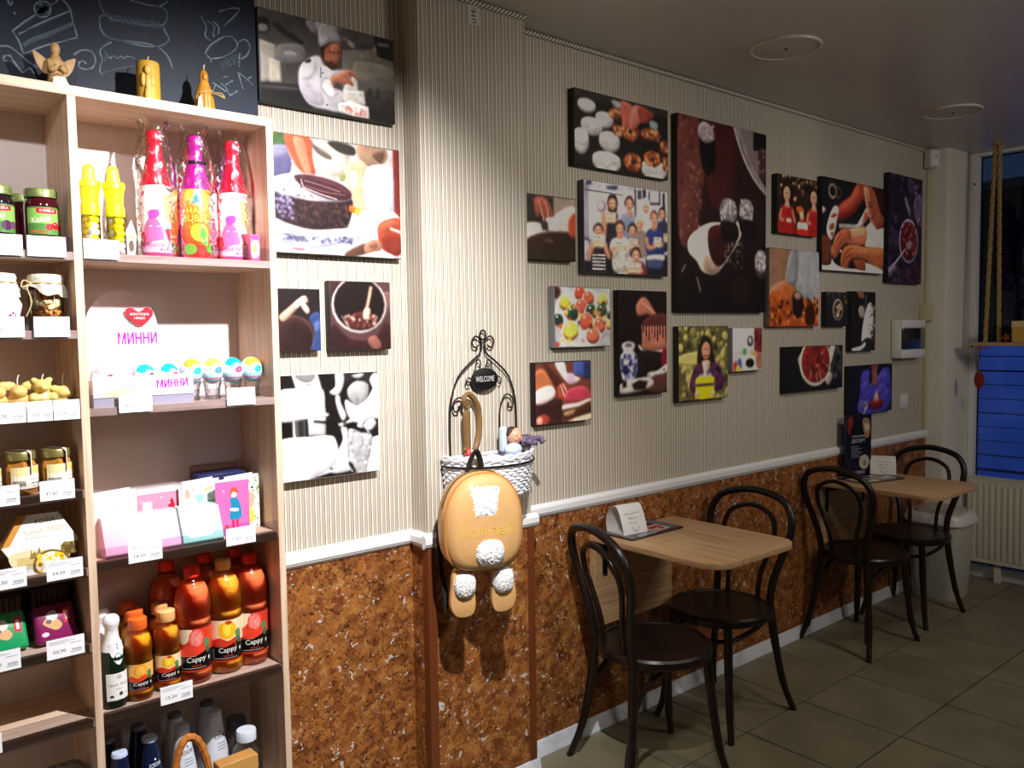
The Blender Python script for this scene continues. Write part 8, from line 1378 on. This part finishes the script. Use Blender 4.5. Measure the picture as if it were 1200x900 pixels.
for x in (-0.10, 0.10): ob('shoulder_strap', MB().tube(cr([(x*0.5, 0.052, 0.40), (x*1.05, 0.062, 0.30), (x*1.12, 0.064, 0.18), (x*0.98, 0.056, 0.06), (x*0.96, 0.050, 0.012)], 6), 0.014, 8, flat=0.4), pm('black_webbing', '#16120f', 0.8), t)
# sticker near the ceiling on the pier
t = thing('sticker', 'small white sticker with black marks high on the pier', 'sticker', (1.650, CY-0.0007, 2.530))
ob('paper', MB().box(-0.021, 0.021, -0.0005, 0.0005, 0.0, 0.060), pm('sticker_paper', '#d8d2cc', 0.6), t)
a = Art(0.042, 0.060, None); a.LL('#1d1c1e', 7, [[(20, 36), (80, 32)], [(50, 12), (50, 62)], [(24, 58), (76, 54)], [(28, 76), (62, 72), (74, 80), (60, 92), (40, 88)]], True)
a.LL('#5a5a60', 3, [[(24, 14), (30, 24)], [(64, 16), (80, 14)], [(64, 22), (80, 20)]], False); a.build('marks', t, flat(-0.0006, -0.021, 0.0), PAPER)
# ---------------------------------------------------------------- electrical fittings near the window
t = thing('fuse_box', 'white fuse box with a dark window on the striped wall', 'fuse box', (4.840, -0.03, 1.380))
WP = pm('white_plastic', '#e1e2e0', 0.4)
ob('housing', MB().box(-0.150, 0.150, -0.028, 0.028, 0.0, 0.217, 0.006, 2), WP, t)
ob('smoked_door', MB().box(-0.146, 0.146, -0.036, -0.029, 0.050, 0.170, 0.003, 2), pm('smoked_plastic', '#2a2b2d', 0.12, spec=0.6), t)
ob('lid_top', MB().box(-0.150, 0.150, -0.034, -0.028, 0.173, 0.217, 0.003, 2), WP, t); ob('lid_bottom', MB().box(-0.150, 0.150, -0.034, -0.028, 0.0, 0.047, 0.003, 2), WP, t)
t = thing('junction_box', 'small beige junction box on the wall corner above the fuse box', 'junction box', (5.098, -0.018, 1.590))
BG = pm('beige_plastic', '#c9bd98', 0.45)
ob('housing', MB().box(-0.046, 0.046, -0.017, 0.017, 0.0, 0.105, 0.003, 2), BG, t); ob('cover', MB().box(-0.042, 0.042, -0.021, -0.017, 0.004, 0.101, 0.002, 2), BG, t)
t = thing('cable_trunking', 'thin cream cable trunking running down the wall corner', 'cable trunking', (5.130, -0.008, 0))
ob('channel', MB().box(-0.012, 0.012, -0.006, 0.006, 1.70, 2.490, 0.001), BG, t); ob('channel', MB().box(-0.012, 0.012, -0.006, 0.006, 0.935, 1.585, 0.001), BG, t)
t = thing('light_switch', 'white double light switch below the fuse box', 'light switch', (4.853, -0.006, 1.085))
ob('plate', MB().box(-0.042, 0.042, -0.005, 0.0055, 0.0, 0.082, 0.002, 2), WP, t)
for x in (-0.018, 0.018): ob('rocker', MB().box(x-0.016, x+0.016, -0.009, -0.005, 0.016, 0.066, 0.002, 2), WP, t)
t = thing('motion_sensor', 'white motion sensor in the top corner beside the window pillar', 'sensor', (5.085, -0.045, 2.490), -0.35)
ob('housing', MB().box(-0.034, 0.034, -0.028, 0.028, 0.0, 0.102, 0.008, 3), WP, t)
ob('lens', MB().ball((0, -0.024, 0.034), (0.024, 0.012, 0.024), 16, 10), pm('sensor_lens', '#eceeee', 0.3), t); ob('indicator', MB().box(-0.007, 0.007, -0.0295, -0.028, 0.062, 0.067), pm('sensor_slot', '#3a3b3d', 0.4), t)
# ---------------------------------------------------------------- radiator
RAD = pm('cream_radiator_enamel', '#dcd8c8', 0.35)
t = thing('radiator', 'cream panel radiator below the window', 'radiator', (5.395, -0.168, 0.115))
RL = 1.25
ob('front_panel', MB().box(-0.012, -0.004, -RL, 0.0, 0.0, 0.515, 0.003), RAD, t); ob('rear_panel', MB().box(0.048, 0.056, -RL, 0.0, 0.0, 0.515, 0.003), RAD, t)
n = 0; y = -0.022
while y > -RL+0.02:
    ob('flute', MB().box(-0.019, -0.010, y-0.020, y, 0.03, 0.485, 0.005, 2), RAD, t); y -= 0.0335
ob('top_grille', MB().box(-0.012, 0.056, -RL, 0.0, 0.515, 0.523, 0.002), RAD, t)
ob('side_cover', MB().box(-0.012, 0.056, 0.0, 0.004, 0.0, 0.523, 0.001), RAD, t)
for y in (-0.16, -1.05): ob('foot', MB().box(0.010, 0.034, y-0.018, y+0.018, -0.115, 0.0, 0.002), RAD, t)
t = thing('radiator_pipe', 'white heating pipe with a valve at the radiator corner', 'pipe', (5.395, -0.140, 0.0))
PW = pm('white_pipe', '#d9dbe0', 0.35)
ob('riser', MB().tube(cr([(0.02, 0, 0.0), (0.02, 0, 0.10), (0.02, 0, 0.16), (0.02, -0.024, 0.175)], 5), 0.010, 10), PW, t)
ob('valve', MB().lathe([(0.018, 0.05), (0.020, 0.056), (0.020, 0.100), (0.016, 0.108)], (0.02, 0, 0), 14), PW, t); ob('floor_collar', MB().lathe([(0.024, 0.0), (0.024, 0.012), (0.012, 0.016)], (0.02, 0, 0), 16), PW, t)
# ---------------------------------------------------------------- hanging board on ropes in the window
def rope_mat():
    m, nt, b = newmat('twisted_jute')
    g = nt.nodes.new('ShaderNodeNewGeometry'); sx = nt.nodes.new('ShaderNodeSeparateXYZ'); nt.links.new(g.outputs['Position'], sx.inputs[0])
    a_ = nt.nodes.new('ShaderNodeMath'); a_.operation = 'MULTIPLY_ADD'; a_.inputs[1].default_value = 1.2; nt.links.new(sx.outputs[1], a_.inputs[0]); nt.links.new(sx.outputs[2], a_.inputs[2])
    d = nt.nodes.new('ShaderNodeMath'); d.operation = 'DIVIDE'; d.inputs[1].default_value = 0.022; nt.links.new(a_.outputs[0], d.inputs[0])
    f = nt.nodes.new('ShaderNodeMath'); f.operation = 'FRACT'; nt.links.new(d.outputs[0], f.inputs[0])
    r = ramp(nt, f.outputs[0], [(0, '#6f5a34'), (0.3, '#c2a468'), (0.7, '#b39558'), (1, '#6f5a34')]); nt.links.new(r.outputs[0], b.inputs['Base Color']); b.inputs['Roughness'].default_value = 0.9
    return m
ROPE = rope_mat()
t = thing('rope_swing_shelf', 'wooden board hung on jute ropes in front of the window', 'hanging shelf', (5.28, -0.30, 1.440))
ob('board', MB().box(-0.09, 0.09, -0.95, 0.075, 0.0, 0.020, 0.002), pm('pale_pine', '#b59a74', 0.55, noise=0.1, nscale=20), t)
def rope(p, q):
    P, Q = Vector(p), Vector(q); n = 60
    m = MB()
    for s_ in range(3):
        pts = []
        for i in range(n+1):
            c = P.lerp(Q, i/n); an = i*0.62+s_*2*PI/3
            pts.append((c.x+0.006*math.cos(an), c.y+0.006*math.sin(an), c.z))
        m.tube(pts, 0.0068, 6)
    return m
ob('rope', rope((0, 0.017, 0.02), (0, -0.017, 1.164)), ROPE, t); ob('rope', rope((0, -0.056, 0.02), (0, -0.040, 1.164)), ROPE, t)
ob('rope', rope((0, -0.82, 0.02), (0, -0.86, 1.164)), ROPE, t); ob('rope', rope((0, -0.90, 0.02), (0, -0.88, 1.164)), ROPE, t)
ob('ceiling_plate', MB().lathe([(0.03, 1.1648), (0.03, 1.158), (0.02, 1.155)], (0, -0.028, 0), 16), ROPE, t)
t = thing('felt_ornament', 'red felt ornament dangling on a ribbon under the hanging board', 'ornament', (5.19, -0.287, 1.190))
ob('leaf', MB().prism(cr([(0.0, 0.0), (0.022, 0.026), (0.026, 0.062), (0.014, 0.096), (0.0, 0.104), (-0.014, 0.096), (-0.026, 0.062), (-0.022, 0.026)], 4, True), -0.006, 0.006, 'yz', 0.002), pm('red_felt', '#8a2418', 0.9, noise=0.2, nscale=60), t)
ob('ribbon', MB().tube([(0, 0, 0.10), (0, 0.006, 0.17), (0, 0.008, 0.250)], 0.004, 6, flat=0.25), pm('white_ribbon', '#c9c4cc', 0.6), t)
ob('bow', MB().tube(cr([(0, -0.03, 0.242), (0, -0.005, 0.232), (0, 0.02, 0.246), (0, -0.002, 0.240), (0, -0.05, 0.236)], 5), 0.005, 6, flat=0.3), pm('red_ribbon', '#a8402e', 0.7), t)
t = thing('gift_carton', 'small yellow carton standing on the hanging board at the right edge', 'carton', (5.25, -0.500, 1.460))
ob('box_body', MB().box(-0.05, 0.05, -0.05, 0.05, 0.0, 0.120, 0.003), pm('yellow_card', '#c9a24a', 0.6), t); ob('lid_band', MB().box(-0.052, 0.052, -0.052, 0.052, 0.085, 0.122, 0.002), pm('cream_card', '#d6c08a', 0.6), t)
t = thing('red_star', 'small red straw star lying beside the yellow carton', 'ornament', (5.22, -0.418, 1.4605))
ob('star', MB().prism([((0.030 if k % 2 == 0 else 0.012)*math.cos(k*PI/5), 0.028+(0.030 if k % 2 == 0 else 0.012)*math.sin(k*PI/5)) for k in range(10)], -0.005, 0.005, 'yz'), pm('red_straw', '#8a3a28', 0.7), t)
# ---------------------------------------------------------------- wall tables
def wall_table(x0, x1, label, zt=0.782, dep=0.615):
    w_ = x1-x0; t = thing('wall_table', label, 'table', ((x0+x1)/2, 0, 0), 0, 'folding wall tables')
    r = 0.085; pts = [(-w_/2, -0.026), (-w_/2, -dep+r)]
    pts += [(-w_/2+r-r*math.cos(k*PI/16), -dep+r-r*math.sin(k*PI/16)) for k in range(1, 9)]
    pts += [(w_/2-r+r*math.sin(k*PI/16), -dep+r-r*math.cos(k*PI/16)) for k in range(0, 9)]
    pts += [(w_/2, -0.026)]
    ob('tabletop', MB().prism(pts, zt-0.020, zt, 'xy', 0.001), TABLE_WOOD, t)
    ob('wall_leaf', MB().box(-w_/2+0.02, w_/2-0.02, -0.036, -0.0065, zt-0.36, zt-0.022, 0.001), wood_mat('oak_leaf', '#a9825a', '#c29b70', '#d3b086', 'x', 0.45, 60), t)
    for x in (-w_/2+0.07, w_/2-0.07):
        b_ = ob('bracket', MB().prism([(-0.036, zt-0.16), (-0.044, zt-0.16), (-0.044, zt-0.05), (-0.16, zt-0.030), (-0.30, zt-0.028), (-0.30, zt-0.0205), (-0.036, zt-0.0205)], x-0.010, x+0.010, 'yz'), BLACK_METAL, t)
    ob('latch', MB().box(w_/2-0.085, w_/2-0.055, -0.33, -0.29, zt-0.038, zt-0.0205, 0.002), BLACK_METAL, t)
    return t
wall_table(2.215, 2.712, 'oak folding wall table nearer to the display shelving')
wall_table(3.865, 4.385, 'oak folding wall table nearer to the window', 0.776)
# ---------------------------------------------------------------- bentwood chairs
BENT = pm('black_brown_bentwood', '#1a100c', 0.33, spec=0.5, noise=0.15, nscale=30)
SEATM = pm('dark_brown_seat', '#1e120d', 0.38, spec=0.5, noise=0.2, nscale=25)
def chair(name, label, loc, rz, ring, group):
    t = thing(name, label, 'chair', loc, rz, group)
    ob('seat', MB().lathe([(0, 0.444), (0.175, 0.444), (0.186, 0.448), (0.186, 0.452), (0.10, 0.4495), (0, 0.449)], seg=40, sy=1.0), SEATM, t)
    ob('seat_ring', MB().lathe([(0.178, 0.420), (0.196, 0.420), (0.203, 0.428), (0.203, 0.448), (0.196, 0.456), (0.184, 0.456), (0.178, 0.450)], seg=40).lathe([(0.177, 0.424), (0.1775, 0.424), (0.1775, 0.444), (0.177, 0.444)], seg=40), BENT, t)
    for s_ in (-1, 1):
        ob('leg', MB().tube(cr([(0.135, s_*0.122, 0.425), (0.150, s_*0.135, 0.25), (0.168, s_*0.152, 0.09), (0.190, s_*0.172, 0.0)], 6), [0.0165]*7+[0.0150]*6+[0.0125]*6, 10), BENT, t)
        ob('leg', MB().tube(cr([(-0.168, s_*0.125, 0.440), (-0.182, s_*0.142, 0.28), (-0.205, s_*0.165, 0.12), (-0.245, s_*0.190, 0.0)], 6), [0.0165]*7+[0.0150]*6+[0.0130]*6, 10), BENT, t)
    hoop = [(-0.168, 0.125, 0.440), (-0.180, 0.128, 0.52), (-0.196, 0.155, 0.62), (-0.214, 0.186, 0.72), (-0.232, 0.182, 0.80), (-0.248, 0.130, 0.858), (-0.254, 0.0, 0.884)]
    hoop = hoop+[(x, -y, z) for x, y, z in hoop[-2::-1]]
    ob('back_hoop', MB().tube(cr(hoop, 7), 0.0155, 10), BENT, t)
    inner = [(-0.165, 0.070, 0.450), (-0.178, 0.074, 0.55), (-0.196, 0.104, 0.65), (-0.214, 0.118, 0.72), (-0.232, 0.092, 0.79), (-0.243, 0.0, 0.822)]
    inner = inner+[(x, -y, z) for x, y, z in inner[-2::-1]]
    ob('inner_hoop', MB().tube(cr(inner, 7), 0.0105, 8), BENT, t)
    if ring:
        U = [(-0.175, 0.130, 0.415), (-0.06, 0.142, 0.385), (0.08, 0.128, 0.365), (0.142, 0.085, 0.358), (0.160, 0.0, 0.356)]
        ob('stretcher_hoop', MB().tube(cr(U+[(x, -y, z) for x, y, z in U[-2::-1]], 7), 0.0095, 8), BENT, t)
    else:
        for s_ in (-1, 1):
            ob('brace', MB().tube(cr([(-0.222, s_*0.160, 0.07), (-0.196, s_*0.146, 0.19), (-0.160, s_*0.136, 0.30), (-0.100, s_*0.130, 0.372), (-0.02, s_*0.130, 0.402), (0.09, s_*0.126, 0.405), (0.128, s_*0.122, 0.398)], 7), 0.0095, 8), BENT, t)
    return t
CG = 'dark bentwood chairs at the wall tables'
chair('bentwood_chair', 'dark bentwood chair nearest the viewer, its back towards the display shelving', (2.235, -0.325, 0), -0.28, False, CG)
chair('bentwood_chair', 'dark bentwood chair on the far side of the nearer table', (2.735, -0.245, 0), PI+0.05, True, CG)
chair('bentwood_chair', 'dark bentwood chair on the near side of the table by the window', (3.945, -0.235, 0), -0.12, False, CG)
chair('bentwood_chair', 'dark bentwood chair next to the waste bin by the window', (4.480, -0.215, 0), PI+0.02, True, CG)
# ---------------------------------------------------------------- things on the tables
TZ1, TZ2 = 0.782, 0.776
t = thing('magazine', 'dark printed magazine under the white card on the nearer table', 'magazine', (2.415, -0.105, TZ1), 0.0)
ob('pages', MB().box(-0.150, 0.150, -0.092, 0.092, 0.0, 0.007, 0.001), pm('magazine_edge', '#2a2224', 0.4), t)
a = Art(0.30, 0.184, '#3a2a2c'); a.P('#6a5552', [(0, 0), (40, 0), (36, 60), (0, 80)]); a.P('#8a1f24', [(30, 10), (70, 4), (64, 46), (34, 50)]); a.P('#b9a0a0', [(44, 50), (84, 44), (90, 86), (50, 92)]); a.P('#a8302f', [(56, 56), (80, 52), (82, 66), (58, 70)]); a.R('#53677a', 84, 10, 98, 90); a.P('#7d8fa0', [(20, 84), (50, 80), (50, 96), (16, 98)]); a.D(['#d5c0b8', '#5a2a2c'], 24, 36, 10, 84, 90, 3, 4)
a.build('cover', t, lambda x, z, d: (-0.150+x, -0.092+z, 0.0072+d), GLOSSY)
def tent_card(x, y, z, rz, label, lines, w_=0.120, h_=0.098):
    t = thing('table_card', label, 'table card', (x, y, z), rz, 'white folded cards on the tables')
    prof = cr([(-0.045, 0.0), (-0.030, 0.05), (-0.006, h_), (0.022, h_+0.004), (0.050, h_*0.72), (0.058, h_*0.35), (0.052, 0.0)], 6)
    outer = prof; inner = [(p[0]*0.985, p[1]*0.985 if p[1] > 0.002 else p[1]) for p in prof][::-1]
    ob('folded_card', MB().prism(outer+inner, -w_/2, w_/2, 'yz'), pm('card_white', '#dedbd6', 0.6), t)
    ob('base_strip', MB().box(-w_/2, w_/2, -0.045, 0.052, 0.0, 0.0015), pm('card_white', '#dedbd6', 0.6), t)
    a = Art(w_*0.86, 0.090, None)
    a.LL('#4a4a55', 1.4, lines, True)
    def mp(xx, zz, d):
        zq = 0.004+zz/0.090*(h_-0.012)
        for (ya, za), (yb, zb) in zip(prof, prof[1:]):
            if za <= zq <= zb: break
        return (-w_*0.43+xx, ya+(yb-ya)*(zq-za)/(zb-za+1e-9)-0.0008-d, zq)
    a.build('handwriting', t, mp, PAPER, nv=10)
    return t
LN = [[(12, 20), (30, 18), (50, 20), (70, 17), (90, 19)], [(30, 42), (34, 32), (38, 44), (44, 36), (52, 42), (60, 36), (72, 40)], [(28, 60), (40, 56), (52, 60), (66, 56)], [(40, 74), (44, 88), (54, 94), (64, 88), (68, 74)], [(40, 74), (37, 78)], [(68, 74), (71, 78)], [(52, 94), (50, 88)]]
tent_card(2.345, -0.105, TZ1+0.0075, -0.10, 'white folded card with handwriting and a smile on the nearer table', LN)
t = thing('menu_stand', 'tall dark printed menu stand leaning at the wall on the farther table', 'menu stand', (4.175, -0.075, TZ2), -0.28)
ob('panel', MB().box(-0.092, 0.092, -0.008, 0.008, 0.0, 0.325, 0.003), pm('menu_navy', '#15172a', 0.35), t)
a = Art(0.178, 0.318, ('#1a1a2c', '#12142a')); a.S('#8a2f24', [(8, 4), (24, 2), (26, 14), (14, 22), (8, 16)]); a.S('#7a2a22', [(6, 18), (18, 20), (16, 30), (6, 28)]); a.S('#a07a5a', [(66, 6), (92, 8), (94, 32), (78, 38), (66, 20)]); a.S('#c9b8a4', [(72, 14), (90, 16), (88, 26), (76, 26)]); a.T('#c9c9d2', 'морозиво', 24, 33, 74, 37); a.T('#d6d6de', 'ДЕСЕРТ', 22, 39, 76, 46)
for k in range(6): a.R('#8a8a9a', 20, 51+k*3.4, 50+(k*13 % 24), 52.2+k*3.4)
a.E('#b9b0a2', 72, 78, 20, 12); a.E('#8a7458', 74, 80, 6, 5); a.T('#b9bcd2', 'кава', 34, 92, 74, 97)
a.build('menu_print', t, flat(-0.0082, -0.089, 0.003), GLOSSY)
ob('foot', MB().box(-0.092, 0.092, -0.035, 0.045, 0.0, 0.004, 0.001), pm('menu_navy', '#15172a', 0.35), t)
ob('heart_pick', MB().tube(cr([(0.030, -0.004, 0.325), (0.022, -0.004, 0.350), (0.016, -0.004, 0.372), (0.026, -0.004, 0.386), (0.036, -0.004, 0.374), (0.046, -0.004, 0.386), (0.056, -0.004, 0.372), (0.046, -0.004, 0.350), (0.038, -0.004, 0.325)], 5), 0.0035, 6), pm('silver_wire', '#a8a49c', 0.35, 0.6), t)
tent_card(4.300, -0.150, TZ2+0.0085, -1.05, 'white folded card with handwriting beside the tall menu stand', [[(p[0], p[1]) for p in l] for l in LN], 0.125, 0.085)
t = thing('menu_booklet', 'open dark printed menu lying on the farther table', 'menu', (4.130, -0.180, TZ2), -0.25)
ob('pages', MB().box(-0.150, 0.150, -0.075, 0.095, 0.0, 0.006, 0.001), pm('magazine_edge', '#2a2224', 0.4), t)
a = Art(0.30, 0.17, '#2f2a2a'); a.R('#b9b09a', 0, 30, 44, 100); a.R('#8a6a4a', 10, 50, 36, 80); a.P('#c2bdb8', [(56, 20), (92, 14), (94, 70), (60, 78)]); a.S('#6a2a28', [(62, 30), (84, 26), (82, 56), (64, 58)])
a.build('print', t, lambda x, z, d: (-0.150+x, -0.075+z, 0.0062+d), GLOSSY)
# ---------------------------------------------------------------- waste bin
t = thing('waste_bin', 'grey plastic waste bin with a white swing lid beside the radiator', 'waste bin', (4.945, -0.185, 0), 0.0)
def rrect(a, b, r, n=6):
    out = []
    for cx_, cy_, a0 in ((a-r, b-r, 0), (-a+r, b-r, PI/2), (-a+r, -b+r, PI), (a-r, -b+r, 1.5*PI)):
        out += [(cx_+r*math.cos(a0+k*PI/2/n), cy_+r*math.sin(a0+k*PI/2/n)) for k in range(n+1)]
    return out
def loft(levels, closed_top=True):
    m = MB(); rings = []
    for a_, b_, r_, z in levels: rings.append([m.bm.verts.new((x, y, z)) for x, y in rrect(a_, b_, r_)])
    for p, q in zip(rings, rings[1:]):
        for i in range(len(p)): m.bm.faces.new((p[i], p[(i+1) % len(p)], q[(i+1) % len(p)], q[i]))
    m.bm.faces.new(rings[0]); m.bm.faces.new(rings[-1])
    return m
ob('bucket', loft([(0.110, 0.120, 0.05, 0.0), (0.114, 0.125, 0.05, 0.01), (0.138, 0.152, 0.06, 0.445)]), pm('grey_bin_plastic', '#c3c1bb', 0.4), t)
ob('lid_rim', loft([(0.142, 0.157, 0.062, 0.432), (0.152, 0.167, 0.07, 0.438), (0.152, 0.167, 0.07, 0.462), (0.140, 0.155, 0.07, 0.492)]), pm('white_bin_lid', '#e4e4e2', 0.35), t)
ob('swing_flap', loft([(0.118, 0.125, 0.06, 0.491), (0.108, 0.115, 0.06, 0.512), (0.070, 0.080, 0.05, 0.524)]), pm('taupe_flap', '#b2a898', 0.4), t)
ob('brand_plate', MB().box(-0.151, -0.139, -0.03, 0.03, 0.405, 0.425, 0.002), pm('plate_red', '#a8463a', 0.4), t)
